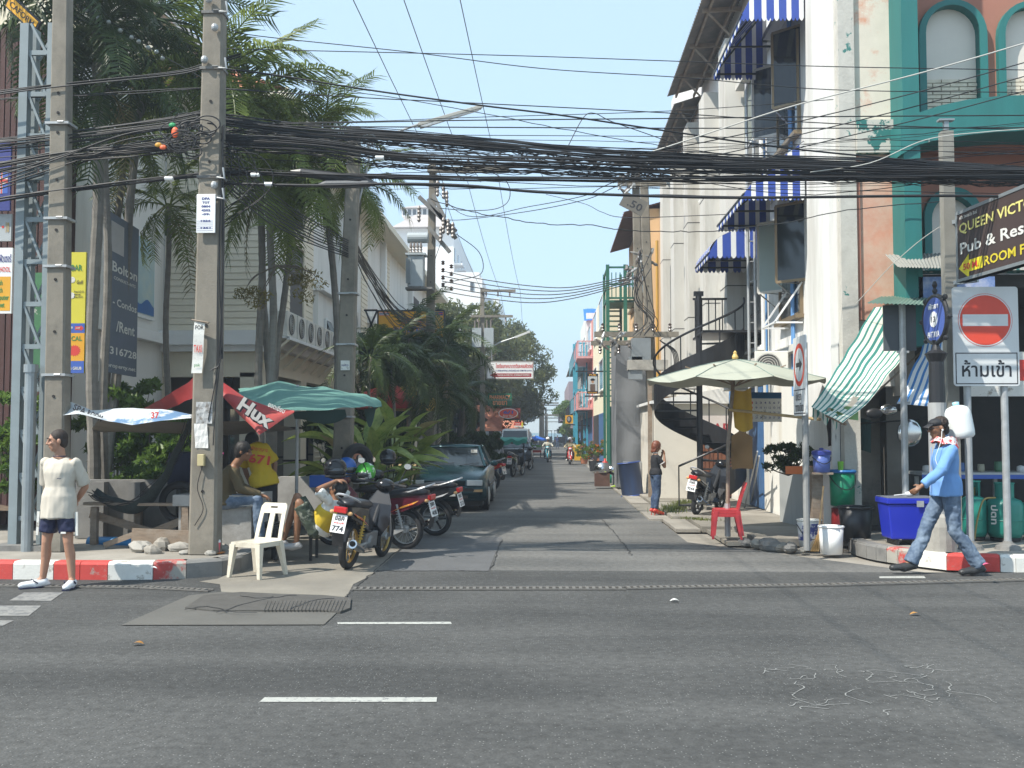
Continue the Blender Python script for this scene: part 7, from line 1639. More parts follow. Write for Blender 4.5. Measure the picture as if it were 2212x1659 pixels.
# things round the right corner
pb_=g(1745,1150);box=MB();x0,x1=at(1686,1150,16.2).x,at(1744,1150,15.4).x
q=MB();V=[g(1685,1136),g(1743,1151),g(1800,1136),g(1745,1122)];q.prism([(p.x,p.y)for p in V],0,1.02,axis='Z');solo(q,'planter_box',M('grey planter',(.33,.34,.33),.85,.12,1.5,.2,streak=True,col2=(.2,.2,.19),amt=.4,scale2=1.2,sharp=.12),'grey rendered planter box at the foot of the arrow sign','planter')
shrub('small leafy plant spilling over the grey planter box',(at(1703,1040,16).x,16.0,.98),.5,.40,m_leafD,77,n=46,per=40,size=.028)
q=MB();p=at(1722,1033,15.6);q.prism([(p.x-.2,p.y-.1),(p.x+.2,p.y-.2),(p.x+.25,p.y+.1)],1.02,1.14,axis='Z');solo(q,'orange_tray',M('orange plastic',(.6,.14,.02),.4),'bright orange plastic tray on the planter box','tray')
def bucket(name,label,p,r0,r1,h,m,cat='bucket',lid=None,handle=None,rim=None,printm=None,lip=.012,band_=None):
 t=thing(name,label,cat,p);q=MB();q.smooth=True;q.lathe([(r0,0),(r1,h),(r1-.01,h),(r0-.01,.02),(0,.02)],24,cap=True);q.build('body',m,t)
 q=MB();q.torus(r1,lip,(0,0,h),'Z',24,6);q.build('rim',rim or m,t)
 if lid:q=MB();q.lathe([(r1+.012,h-.03),(r1+.015,h+.02),(r1*.8,h+.04),(.03,h+.05),(.03,h+.07),(0,h+.075)],24);q.build('lid',lid,t)
 if handle:q=MB();q.tube(crv([(-r1-.01,0,h-.06),(-r1*.7,-r1*1.0,h-handle),(0,-r1*1.15,h-handle*1.3),(r1*.7,-r1*1.0,h-handle),(r1+.01,0,h-.06)],5),.007,5);q.build('handle',MATC['seam green']if False else m_plast,t)
 if band_:q=MB();q.lathe([(band_[0],band_[1]),(band_[2],band_[3])],24,cap=False);q.build('label_print',band_[4],t)
 return t
bucket('paint_tub','paint tub with a torn blue and white label and red lid scrap near the broom',g(1749,1184),.14,.17,.40,m_kwhite,'paint tub',handle=.2,band_=(.1455,.08,.1705,.36,M('torn label',(.05,.06,.22),.6,.1,4,0,col2=(.6,.6,.6),amt=.52,scale2=5,sharp=.02)))
bucket('white_bucket','clean white plastic bucket standing at the kerb corner',g(1796,1196),.145,.165,.37,m_whitec,lip=.014)
q=MB();a,b_=g(1764,1192),at(1779,1050,14.2);q.tube([a+(b_-a)*.25,b_],.013,6)
bt_=thing('broom','worn straw broom leaning beside the white bucket','broom',a);q.build('handle',M('broom bamboo',(.5,.33,.17),.7),bt_,world=True)
q=MB()
for i in range(60):th=rnd.uniform(0,6.28);rr_=rnd.uniform(0,.1);q.tube([a+(b_-a)*.3,a+Vector((rr_*cos(th)-.03,rr_*.5*sin(th),.01))],.004,3)
q.build('straw',M('broom straw',(.42,.28,.12),.9),bt_,world=True)['kind']='stuff'
q=MB();p=g(1790,1146);q.box(p.x-.085,p.x+.09,p.y,p.y+.22,0,.86);solo(q,'concrete_post',M('chalky concrete post',(.58,.55,.47),.9,.12,5,.2,col2=(.33,.3,.25),amt=.42,scale2=4,sharp=.1),'short chalky white concrete post beside the broom','post')
q=MB();p=at(1768,1060,14.9);q.box(p.x-.09,p.x+.07,14.9,15.05,0,1.15);solo(q,'timber_post',m_wood,'dark rotten timber post left of the chalky concrete post','post')
pz=at(1775,1020,14.7);bucket('blue_pail','blue lidded pail standing on the dark timber post',pz,.115,.125,.28,M('blue pail',(.12,.18,.50),.35),lid=M('blue lid',(.04,.06,.3),.35),handle=.12)
q=MB();q.box(pz.x-.14,pz.x+.14,14.6,14.85,pz.z-.03,pz.z-.002);solo(q,'shelf_board',m_wood,'small board under the blue pail','board')
gz=g(1830,1140,.1);gc=bucket('water_cooler','green insulated water cooler with a blue rim',(at(1820,1086,14.9).x,14.9,at(1820,1092,14.9).z),.17,.18,.50,M('green plastic',(.01,.22,.11),.35),'water cooler',rim=M('blue rim',(.03,.16,.42),.4),handle=.2,lip=.025)
q=MB();q.lathe([(.035,0),(.045,.14),(.04,.145)],14);q.T=None;o=q.build('cup',M('lime plastic',(.25,.6,.06),.35));o.location=Vector(gc.location)+Vector((-.02,0,.50));setp(o,'lime green plastic cup upside down on the water cooler','cup')
q=MB();q.lathe([(.19,0),(.18,.44),(0,.44)],16);o=q.build('red_crate',M('dark red plastic',(.22,.015,.015),.5));o.location=(at(1824,1150,15).x,15.0,.1);setp(o,'dark red stool carrying the green water cooler','stool')
o.location.z=.1;
bucket('black_tub','large black plastic tub beside the blue cooler box',(at(1849,1150,14.4).x,14.4,.12),.19,.235,.48,m_plast,'tub',lip=.018)
# blue cooler box
bx=thing('cooler_box','big bright blue cooler box on the right kerb with a ladle on its lid','cooler box',(at(1962,1170,13.6).x,13.6,KR));m_cb=M('cooler blue',(.015,.03,.42),.35,.06,4,.03)
q=MB();w=.33;q.loft([[(-w*.86,-.2,.07),(w*.86,-.2,.07),(w*.86,.2,.07),(-w*.86,.2,.07)],[(-w,-.23,.53),(w,-.23,.53),(w,.23,.53),(-w,.23,.53)]]);q.build('body',m_cb,bx,bevel=.02)
q=MB();q.box(-w-.02,w+.02,-.25,.25,.535,.61);q.build('lid',m_cb,bx,bevel=.015)
q=MB();q.box(-w-.01,w+.01,-.24,.24,.612,.622);q.build('lid_top',M('grey lid top',(.16,.17,.2),.5),bx)
q=MB();q.box(.03,.12,-.262,-.252,.50,.58);q.build('latch',m_galv,bx)
for x in (-.2,0,.2):q=MB();q.box(x-.02,x+.02,-.19,.19,.0,.068);q.build('foot',m_plast,bx)
q=MB();c=Vector(bx.location)+Vector((.0,-.05,.66));q.ball(c,.05,.05,.03,12,8);q.tube([c,c+Vector((-.2,-.02,-.02))],.007,5);solo(q,'ladle',M('white enamel',(.8,.8,.8),.2),'white ladle lying on the blue cooler box','ladle')
# gas cylinders
def gas(label,p,r_,h,group='green gas cylinders'):
 t=thing('gas_cylinder',label,'gas cylinder',p,0,group);mg=M('cylinder green',(.015,.20,.155),.4,.08,4,.05)
 q=MB();q.smooth=True;q.lathe([(r_*.85,.05),(r_,.12),(r_,h*.62),(r_*.9,h*.7),(r_*.5,h*.75),(0,h*.76)],22);q.build('body',mg,t)
 q=MB();q.lathe([(r_*.8,0),(r_*.82,.06)],20,cap=False);q.build('foot_ring',m_dark,t);q=MB();q.torus(r_,.008,(0,0,h*.36),'Z',22,5);q.build('seam',mg,t)
 q=MB()
 for k in range(20):
  if k in (4,5,14,15):continue
  a,b_=2*pi*k/20,2*pi*(k+1)/20;rr_=r_*.52;q._a([(rr_*cos(a),rr_*sin(a),h*.73),(rr_*cos(b_),rr_*sin(b_),h*.73),(rr_*cos(b_),rr_*sin(b_),h),(rr_*cos(a),rr_*sin(a),h)],[(0,1,2,3)])
 q.torus(r_*.52,.012,(0,0,h),'Z',20,5);q.build('guard',mg,t);q=MB();q.tube([(0,0,h*.75),(0,0,h*.9)],.03,8);q.build('valve',M('brass',(.4,.28,.1),.4,metal=.8),t);return t
ga=gas('green gas cylinder with white lettering under the no entry sign',(at(2172,1175,14.0).x,14.0,KR),.235,.78)
q=MB();T_=Matrix.Translation((-.2,-.14,.36))@Matrix.Rotation(radians(-40),4,'Z')@Matrix.Rotation(radians(90),4,'Y');q.text('ปตท',.0,0,.26,.09,y=-.0,T=T_,bold=.03);q.build('lettering',m_kwhite,ga,fix=False)
gas('green gas cylinder half hidden behind the walking man',(at(2105,1175,14.1).x,14.1,KR),.17,.80);gas('green gas cylinder at the very right edge of the picture',(at(2240,1170,14.2).x,14.2,KR),.2,.7)
q=MB();q.tube(crv([at(2150,1075,13.9),at(2125,1080,13.8),at(2112,1120,13.8),at(2105,1165,13.8)],6),.012,6);solo(q,'gas_hose',M('ochre hose',(.35,.25,.08),.6),'ochre rubber hose hanging from the lettered gas cylinder','hose')
# shop table, shelf, hanging pans and clothes in the dark shop
tb=thing('shop_table','long metal topped table with blue trim inside the dark shop','table',(at(2120,1150,15.0).x,15.2,.2))
q=MB();q.box(-.9,1.6,-.35,.35,at(2120,1020,15).z-.24,at(2120,1020,15).z-.2);q.build('table_top',m_galv,tb);q=MB();q.box(-.9,1.6,-.36,-.352,.78,.84);q.build('trim',m_blup,tb)
for x in (-.85,.3,1.5):q=MB();q.bar((x,0,0),(x,0,.8),.05);q.build('leg',m_galv,tb)
rs=random.Random(9)
for i in range(8):
 p=(tb.location.x-.7+i*.27,15.2+rs.uniform(-.1,.1),.2+at(2120,1020,15).z-.2);c=[(.5,.5,.5),(.3,.05,.05),(.05,.12,.3),(.3,.28,.2),(.05,.15,.08)][i%5]
 q=MB();r_=rs.uniform(.05,.09);q.lathe([(r_*.8,0),(r_,.03),(r_*.9,rs.uniform(.07,.18)),(0,.1)],12);o=q.build('jar',M('jar%d'%(i%5),c,.4));o.location=p;setp(o,['white','red','blue','tan','green'][i%5]+(' jar on the shop table' if i<5 else ' tub farther right on the shop table'),'jar')
q=MB();a,b_=at(1850,915,15.2),at(2080,900,15.2);q.tube([a,b_],.012,5);solo(q,'hanging_rail',m_dark,'thin rail for pans and clothes under the awnings','rail')
for i,(x,y,r_)in enumerate(((1888,893,.13),(1920,885,.14),(1946,880,.1),(1965,935,.19))):
 p=at(x,y,15.1);q=MB();q.smooth=True;q.ball(p,r_,.05,r_*(.6 if i<3 else 1.1),14,8);solo(q,'pan',m_chrome if i in (1,3)else m_plast,['black pan hanging at the left end of the rail','shiny pan hanging beside the black pan','small dark pan on the rail','big round steel wok hanging behind the sign post'][i],'pan')
for i,(x,y0,y1,w,c)in enumerate(((1822,905,985,.3,(.015,.018,.05)),(1862,905,975,.32,(.02,.05,.045)),(1800,900,960,.2,(.03,.02,.02)))):
 a,b_=at(x,y0,15.3),at(x,y1,15.3);sheet('hanging_garment',['dark blue shirt hanging in the shade under the torn awning','dark green shirt hanging next to the dark blue one','black bag hanging by the timber post'][i],'garment',lambda u,v,a=a,b_=b_,w=w:(a.x-w/2+w*u*(1-.1*v),15.3+.04*sin(u*8),a.z+(b_.z-a.z)*v-.05*abs(u-.5)),8,6,M('garment%d'%i,c,.9),wob=.03,seed=i)
 # torn green striped awning and the blue one
m_ga=M('awning green',(.03,.20,.17),.75,.1,4,.1);m_wa=M('awning white',(.66,.67,.58),.75,.08,4,.1);m_ba=M('awning mid blue',(.05,.2,.48),.75,.1,4,.1)
ta=thing('striped_awning','torn green and white striped canvas awning sloping down to the left','awning',at(1860,915,13.7))
def tfn(u,v):
 l=crvq([(1888,664),(1850,725),(1807,795),(1780,840),(1754,878)],v);r=crvq([(2006,660),(1975,745),(1933,793),(1873,873),(1822,914)],v);yl=15.1-1.5*v
 return at(l[0],l[1],yl).lerp(at(r[0],r[1],yl-.1),u)+Vector((0,0,-.06*sin(pi*u)*sin(pi*v)))
def tk(u,v):
 if .56<u+.08*sin(v*14)<.70 and .72<v<.86:return None
 if .35<u<.80 and .90<v<.94+.02*sin(u*20):return None
 return 0 if (u*9.5)%1<.36 else 1
sheet('canvas',None,None,tfn,58,34,[m_ga,m_wa],tk,wob=.022,seed=5,parent=ta)
sheet('inner_flap',None,None,lambda u,v:at(1800+60*u,880+20*v+8*u,13.75).lerp(at(1850+25*u,850,14.2),.0)+Vector((0,.12,.05-.05*v)),6,4,M('pale green lining',(.22,.42,.16),.7),parent=ta)
q=MB();q.tube([at(1818,916,13.6),at(1990,760,14.9)],.014,6);q.tube([at(1775,893,13.8),at(1828,917,13.6)],.02,6);q.build('awning_pole',m_wood,ta,world=True)
sheet('ragged_hem',None,None,lambda u,v:at(1756+55*u,878+22*u+22*v*(1+.5*sin(u*17)),13.75),20,5,[m_ga,m_wa],lambda u,v:0 if (u*6)%1<.4 else 1,wob=.03,seed=2,parent=ta)
def bfn(u,v):
 l=crvq([(2011,700),(1985,770),(1938,872)],v);r=crvq([(2062,680),(2062,780),(2048,880)],v);yl=14.9-.9*v
 return at(l[0],l[1],yl).lerp(at(r[0],r[1],yl),u)+Vector((0,-.06*sin(pi*u),0))
sheet('striped_awning','blue and white striped canvas hanging behind the city sign post','awning',bfn,40,12,[m_ba,m_stripe],lambda u,v:0 if (u*8)%1<.5 else 1,wob=.02,seed=7)
# barrel, mops, stove, pails beyond
bp_=g(1367,1071,.03);t=thing('barrel','blue plastic barrel with a dark body leaning beside the canvas screen','barrel',bp_,0,rot=(0,radians(-7),0))
q=MB();q.smooth=True;q.lathe([(.27,0),(.285,.03),(.275,.06),(.285,.45),(.275,.84),(.29,.87),(.0,.87)],26);q.build('body',M('barrel blue black',(.016,.022,.04),.45,.3,2,.05,streak=True,col2=(.02,.05,.14),amt=.38,scale2=1.5,sharp=.2),t)
for z_ in (.02,.86):q=MB();q.torus(.287,.014,(0,0,z_),'Z',26,6);q.build('hoop',M('hoop blue',(.02,.07,.3),.4),t)
for i,(x,lab)in enumerate(((1363,'string mop on a pole standing upside down by the canvas screen, left'),(1385,'string mop on a pole standing upside down by the canvas screen, right'))):
 p=at(x,998,27.6);t=thing('mop',lab,'mop',(p.x,27.6,.1));q=MB();q.tube([(0,0,0),(0,0,p.z-.1)],.018,6);q.bar((-.22,0,p.z-.1),(.22,0,p.z-.1),.03);q.build('handle',m_galv,t)
 q=MB()
 for k in range(26):xx=-.2+.4*k/25;q.tube([(xx,0,p.z-.1),(xx+rnd.uniform(-.03,.03),-.03,p.z-.3),(xx+rnd.uniform(-.04,.04),-.02,p.z-.45)],.012,4)
 q.build('strings',M('mop grey',(.3,.3,.29),.9),t)['kind']='stuff'
p=g(1302,1050,.07);t=thing('food_stove','round aluminium steamer pot on a rusty metal stove at the right kerb','stove',p);q=MB();q.box(-.24,.2,-.2,.2,0,.38);q.build('body',M('rust',(.10,.05,.035),.8,.3,6,.2),t);q=MB();q.smooth=True;q.lathe([(.24,.4),(.25,.5),(.25,.62),(.2,.64),(.2,.68),(0,.70)],22);q.build('pot',m_chrome,t);q=MB();q.smooth=True;q.lathe([(0,.0),(.22,.1),(.30,.26)],20,(.32,.1,.3));q.build('wok',m_chrome,t)
bucket('green_bucket','green plastic bucket by the steamer stove',g(1327,1044,.07),.15,.24,.36,M('bucket green',(.0,.25,.15),.4));q=MB();p=g(1335,1052,.07);q.prism([(p.x-.2,.07),(p.x+.2,.07),(p.x+.18,.24)],p.y,p.y+.2);solo(q,'dustpan',M('lime dustpan',(.35,.5,.05),.5),'lime green dustpan beside the green bucket','dustpan')
for i,(x,y,lab,c,c2)in enumerate(((1307,1028,'red gas bottle behind the steamer pot',(.45,.03,.02),.17),(1318,1024,'orange gas bottle by the house wall',(.55,.10,.02),.17),(1327,1020,'dark red gas bottle at the back',(.3,.02,.02),.16))):
 p=g(x,y,.07);q=MB();q.smooth=True;c2*=.8;q.lathe([(c2,0),(c2,.42),(c2*.7,.52),(c2*.3,.55),(c2*.3,.64),(0,.64)],16);o=q.build('gas_bottle',M('bottle%d'%i,c,.4));o.location=p;setp(o,lab,'gas bottle')
p=g(1245,995,.07);q=MB();q.box(p.x-.4,p.x+.3,p.y,p.y+.5,p.z,p.z+.9);solo(q,'yellow_crate',M('crate yellow',(.6,.35,.02),.5),'yellow crate on the right kerb far up the street','crate',bevel=.02)
# motorbikes
def moto(label,loc,rz,style,paint,accent,plate=('774',m_whitec),lean=6,group=None,riderless=True,gold=False,helmets=()):
 t=thing('motorbike',label,'motorbike',loc,0,group,rot=(radians(lean),0,rz));W=.285 if style!='scooter' else .24;WB_=1.22
 rimm=M('gold rim',(.42,.28,.09),.35,metal=.8)if gold else m_galv
 for nm,x in (('rear_wheel',0),('front_wheel',WB_)):
  w=MB();w.smooth=True;w.torus(W-.04,.042,(x,0,W),'Y',30,10,flat=1.0 if x else 1.1);wh=w.build(nm,m_rubber,t)
  q=MB();q.torus(W-.075,.014,(x,0,W),'Y',28,6,flat=1.6);q.build('rim',rimm,wh)
  q=MB();q.lathe([(.045,-.05),(.055,-.03),(.055,.03),(.045,.05)],12,(x,0,W),axis='Y');q.build('hub',m_galv,wh)
  n=6 if style=='cast' or style=='scooter' else 18
  for k in range(n):
   a=2*pi*k/n;q=MB();r_=W-.08;
   if n==6:q.bar((x+.04*cos(a),0,W+.04*sin(a)),(x+r_*cos(a),0,W+r_*sin(a)),.022,.03)
   else:q.tube([(x+.04*cos(a),.03*(-1)**k,W+.04*sin(a)),(x+r_*cos(a+.2),0,W+r_*sin(a+.2))],.003,3,cap=False)
   q.build('spoke',rimm if n==18 else m_black,wh)
   # tail and side cowl
 def ring(x,w,z0,z1):return [(x,-w,z0),(x,-w*.8,z1),(x,w*.8,z1),(x,w,z0)]
 q=MB();q.loft([ring(-.42,.05,.74,.80),ring(-.30,.10,.66,.79),ring(-.05,.13,.56,.78),ring(.25,.12,.46,.72),ring(.45,.09,.38,.60),ring(.62,.06,.36,.52)]);q.build('tail_cowl',paint,t,bevel=.012)
 q=MB();q._a([(-.30,-.108,.72),(-.05,-.138,.64),(.22,-.128,.52),(.0,-.137,.60),(-.2,-.128,.66)],[(0,1,2,3,4)]);q._a([(-.30,.108,.72),(-.05,.138,.64),(.22,.128,.52),(.0,.137,.60),(-.2,.128,.66)],[(0,1,2,3,4)]);q.build('flame_print',accent,t,fix=False)
 q=MB();q.smooth=True;R=[]
 for (x,w,z,h)in ((-.38,.09,.82,.03),(-.25,.125,.83,.06),(0,.14,.80,.075),(.2,.12,.775,.07),(.38,.09,.77,.05),(.5,.05,.75,.03)):R.append([(x,w*cos(a),z+h*sin(a))for a in [2*pi*k/12 for k in range(12)]])
 q.loft(R);q.build('seat',M('black vinyl',(.02,.02,.024),.35,.1,8,.04),t)
 # leg shield / steering
 S0=Vector((.98,0,.92));F0=Vector((WB_,0,W))
 if style=='scooter':
  q=MB();q.loft([ring(.35,.14,.25,.32),ring(.75,.15,.25,.33)]);q.build('floor_board',paint,t);q=MB();q.loft([[(x,-w,z),(x+.07,-w*.8,z),(x+.07,w*.8,z),(x,w,z)]for (x,w,z)in ((.74,.13,.26),(.84,.21,.5),(.9,.2,.75),(.98,.12,.98))]);q.build('leg_shield',paint,t)
 else:q=MB();q.loft([[(x,-w,z),(x+.10,-w*.45,z),(x+.10,w*.45,z),(x,w,z)]for (x,w,z)in ((.72,.12,.34),(.78,.2,.5),(.86,.17,.74),(.95,.08,.9))]);q.build('leg_shield',paint,t)
 q=MB();q.tube([(.55,0,.52),(.75,0,.48),(.97,0,.86)],.035,8);q.build('frame_tube',m_black,t)
 q=MB();q.box(.28,.68,-.10,.10,.22,.42);q.lathe([(.07,-.13),(.09,-.1),(.09,.1),(.07,.13)],14,(.42,0,.3),axis='Y');q.build('engine',M('engine alloy',(.24,.24,.24),.45,.2,12,.2,metal=.6),t,bevel=.015)
 for sy in (-1,1):
  q=MB();q.tube([(1.0,.07*sy,.82),(F0.x-.03,.075*sy,.42),(F0.x,.075*sy,W)],.02,8);q.build('fork',m_chrome if style!='scooter' else m_black,t)
  q=MB();q.tube([(-.02,.12*sy,W+.04),(.0+.05,.12*sy,.66)],.016,6);q.torus(.03,.007,(0.01,.12*sy,W+.14),'Z',10,4)
  for k in range(6):q.torus(.028,.006,(.005+.007*k,.12*sy,W+.1+.035*k),'Z',10,4)
  q.build('shock_absorber',M('spring yellow',(.55,.35,.05),.4)if gold else m_galv,t)
  q=MB();q.tube([(-.0,.09*sy,W),(.45,.09*sy,.3)],.018,6);q.build('swing_arm',m_galv,t)
 q=MB();
 for k in range(9):a=radians(20+130*k/8)
 q.loft([[(WB_+(W+.02)*cos(a),-.045,W+(W+.02)*sin(a)),(WB_+(W+.035)*cos(a),0,W+(W+.035)*sin(a)),(WB_+(W+.02)*cos(a),.045,W+(W+.02)*sin(a)),(WB_+(W+.012)*cos(a),0,W+(W+.012)*sin(a))]for a in [radians(10+140*k/8)for k in range(9)]]);q.build('front_mudguard',m_chrome if gold else paint,t)
 q=MB();q.loft([[((W+.03)*cos(a),-.05,W+(W+.03)*sin(a)),((W+.05)*cos(a),0,W+(W+.05)*sin(a)),((W+.03)*cos(a),.05,W+(W+.03)*sin(a)),((W+.02)*cos(a),0,W+(W+.02)*sin(a))]for a in [radians(60+105*k/8)for k in range(9)]]);q.build('rear_mudguard',m_plast,t)
 q=MB();q.tube([(.4,-.13,.2),(.1,-.14,.22),(-.02,-.14,.27)],.022,8);q.tube([(-.0,-.145,.26),(-.32,-.15,.36)],[.045,.055],12);q.build('exhaust',m_chrome,t);q=MB();q.lathe([(.035,-.005),(.035,.005)],12,(-.325,-.15,.362),axis='X');q.build('exhaust_tip',m_dark,t)
 q=MB();q.loft([[(.1,.125,.23),(.42,.125,.22),(.42,.14,.22),(.1,.14,.23)],[(-.06,.125,.30),(.42,.125,.33),(.42,.14,.33),(-.06,.14,.30)]]);q.build('chain_case',m_galv,t)
 q=MB();q.tube(crv([(-.02,-.10,.80),(-.3,-.12,.88),(-.46,-.06,.93),(-.48,0,.94),(-.46,.06,.93),(-.3,.12,.88),(-.02,.10,.80)],4),.014,6);q.build('grab_rail',M('silver rail',(.55,.55,.56),.35,metal=.5),t)
 q=MB();q.box(-.47,-.42,-.08,.08,.72,.79);q.build('tail_light',M('tail lens red',(.5,.02,.02),.25),t,bevel=.01)
 for sy in (-1,1):q=MB();q.ball((-.42,.11*sy,.72),.03,.035,.025,8,6);q.build('indicator',M('indicator amber',(.6,.35,.15),.3),t)
 pl_=Matrix.Translation((-.46,0,.60))@Matrix.Rotation(radians(-90),4,'Z')@Matrix.Rotation(radians(-14),4,'X');q=MB();q.T=pl_;q.box(-.09,.09,0,.006,-.115,.10);pl=q.build('number_plate',m_whitec,t)
 if plate[0]:
  for (tx_,cz,w,h,mm)in ((plate[1],.055,.12,.055,m_ink),(plate[2],0,.13,.03,m_redp),(plate[0],-.065,.14,.065,m_ink)):
   q=MB();q.text(tx_,0,cz,w,h,y=-.003,T=pl_,bold=.03);q.build('lettering',mm,pl,fix=False)
 q=MB();q.T=Matrix.Translation((-.43,0,.42))@Matrix.Rotation(radians(-14),4,'Y');q.box(-.004,.004,-.07,.07,-.1,.1);q.build('mud_flap',m_plast,t)
 # handlebar, lamp, mirrors
 q=MB();q.tube(crv([(.86,-.34,1.0),(.93,-.2,1.0),(.98,0,.98),(.93,.2,1.0),(.86,.34,1.0)],4),.013,7);q.build('handlebar',m_black,t)
 for sy in (-1,1):
  q=MB();q.tube([(.9,.24*sy,1.0),(.85,.35*sy,1.0)],.019,8);q.build('grip',m_rubber,t)
  q=MB();q.tube(crv([(.93,.2*sy,1.0),(.93,.26*sy,1.14),(.9,.30*sy,1.22)],3),.007,5);q.build('mirror_stem',m_black,t)
  q=MB();q.smooth=True;q.ball((.9,.32*sy,1.26),.02,.055,.04,12,8);q.build('mirror',m_plast,t);q=MB();q.lathe([(.036,-.001),(.036,.001)],14,(.878,.32*sy,1.26),sx=1.35,axis='X');q.build('mirror_glass',m_chrome,t)
 q=MB();q.smooth=True;q.ball((1.0,0,.97),.12,.13,.09,14,8);q.build('headlamp_cowl',paint,t);q=MB();q.smooth=True;q.ball((1.085,0,.96),.045,.085,.06,12,8);q.build('headlamp',M('lamp lens',(.7,.7,.7),.1),t)
 q=MB();q.tube([(.4,.08,.3),(.36,.22,.02)],.011,5);q.build('stand',m_black,t)
 q=MB();q.tube([(.5,-.2,.24),(.5,.2,.24)],.013,6);q.build('foot_rest',m_rubber,t)
 if style=='rack':q=MB();[q.tube(p_,.007,5)for p_ in ([(1.1,-.1,.6),(1.34,-.1,.6),(1.34,.1,.6),(1.1,.1,.6),(1.1,-.1,.6)],[(1.18,-.1,.6),(1.18,.1,.6)],[(1.26,-.1,.6),(1.26,.1,.6)])];q.build('carrier',m_chrome,t)
 return t
m_pblk=M('gloss black',(.012,.012,.014),.18,.05,4,0);m_pred=M('gloss maroon',(.10,.01,.02),.2,.1,4,0);m_psil=M('silver paint',(.30,.31,.32),.3,.05,4,0,metal=.5);m_fr=M('racing red',(.55,.02,.015),.25,.05,4,0);m_tealp2=M('turquoise paint',(.03,.30,.38),.3)
flame=M('flame yellow',(.6,.28,.03),.4,.1,4,0,col2=(.5,.05,.02),amt=.5,scale2=12,sharp=.02)
r1=g(750,1229);f1=Vector((-2.22,r1.y+1.2,0));moto('black motorbike with gold rims and a blue-edged plate, rear towards the viewer',r1,atan2(f1.y-r1.y,f1.x-r1.x),'spoke',m_pblk,flame,('774','ขลค','ชลบุรี'),7,gold=True)
r2=g(877,1186);moto('maroon motorbike with yellow flames parked second in the row',r2,radians(160),'spoke',m_pred,flame,('408','ขจง','ชลบุรี'),-6)
r3=g(941,1157);moto('dark motorbike with black cast wheels parked third beside the green car',r3,radians(163),'cast',m_pblk,M('silver print',(.4,.4,.4),.4),('213','กษว','ชลบุรี'),-6)
r4=g(800,1165);moto('black motorbike hidden deeper in the row behind the helmets',Vector((-2.55,15.6,0)),radians(150),'spoke',m_pblk,M('silver print',(.4,.4,.4),.4),('','',''),-6)
r5=g(1503,1112,.07);moto('black and silver scooter with a white plate below the spiral stairs',r5,radians(60),'scooter',m_pblk,m_psil,('9544','กษธ','ชลบุรี'),10)
moto('motorbike with a red tail sticking out behind the green car',g(1062,1060),radians(150),'spoke',m_fr,flame,('31','กพ','ชลบุรี'),-5)
RB=[moto('turquoise motorbike ridden towards the viewer by the rider in a white helmet',g(1184,998),radians(-92),'rack',m_tealp2,m_kwhite,('','',''),0),moto('red motorbike ridden towards the viewer near the right kerb',g(1230,1003),radians(-88),'rack',m_fr,m_kwhite,('','',''),0)]
# helmets resting on the bikes
def helmet(label,p,m,r_=.14,visor=m_glass,rz=0,print_=None):
 t=thing('helmet',label,'helmet',p,rz);q=MB();q.smooth=True;q.ball((0,0,r_*.8),r_,r_*.92,r_*.95,18,12);q.build('shell',m,t)
 q=MB();q.smooth=True;q.ball((0,-r_*.22,r_*.62),r_*.86,r_*.78,r_*.5,16,8);q.build('visor',visor,t);q=MB();q.torus(r_*.8,.015,(0,0,.02),'Z',18,6);q.build('rim',m_plast,t);return t
helmet('glossy black helmet perched on a handlebar above the reclining man',at(724,1032,13.2),m_pblk,.155,rz=.5);helmet('blue helmet right behind the black one',at(748,1028,13.9),M('helmet blue',(.015,.10,.38),.25),.15,rz=.8);helmet('green and white helmet hanging on the second motorbike',at(790,1038,13.9),M('helmet green',(.06,.35,.03),.25,.1,3,0,col2=(.7,.7,.68),amt=.46,scale2=4,sharp=.02),.145,rz=-.4)
helmet('black open helmet with a white lamp beyond the green helmet',at(838,1002,15.2),m_pblk,.13)
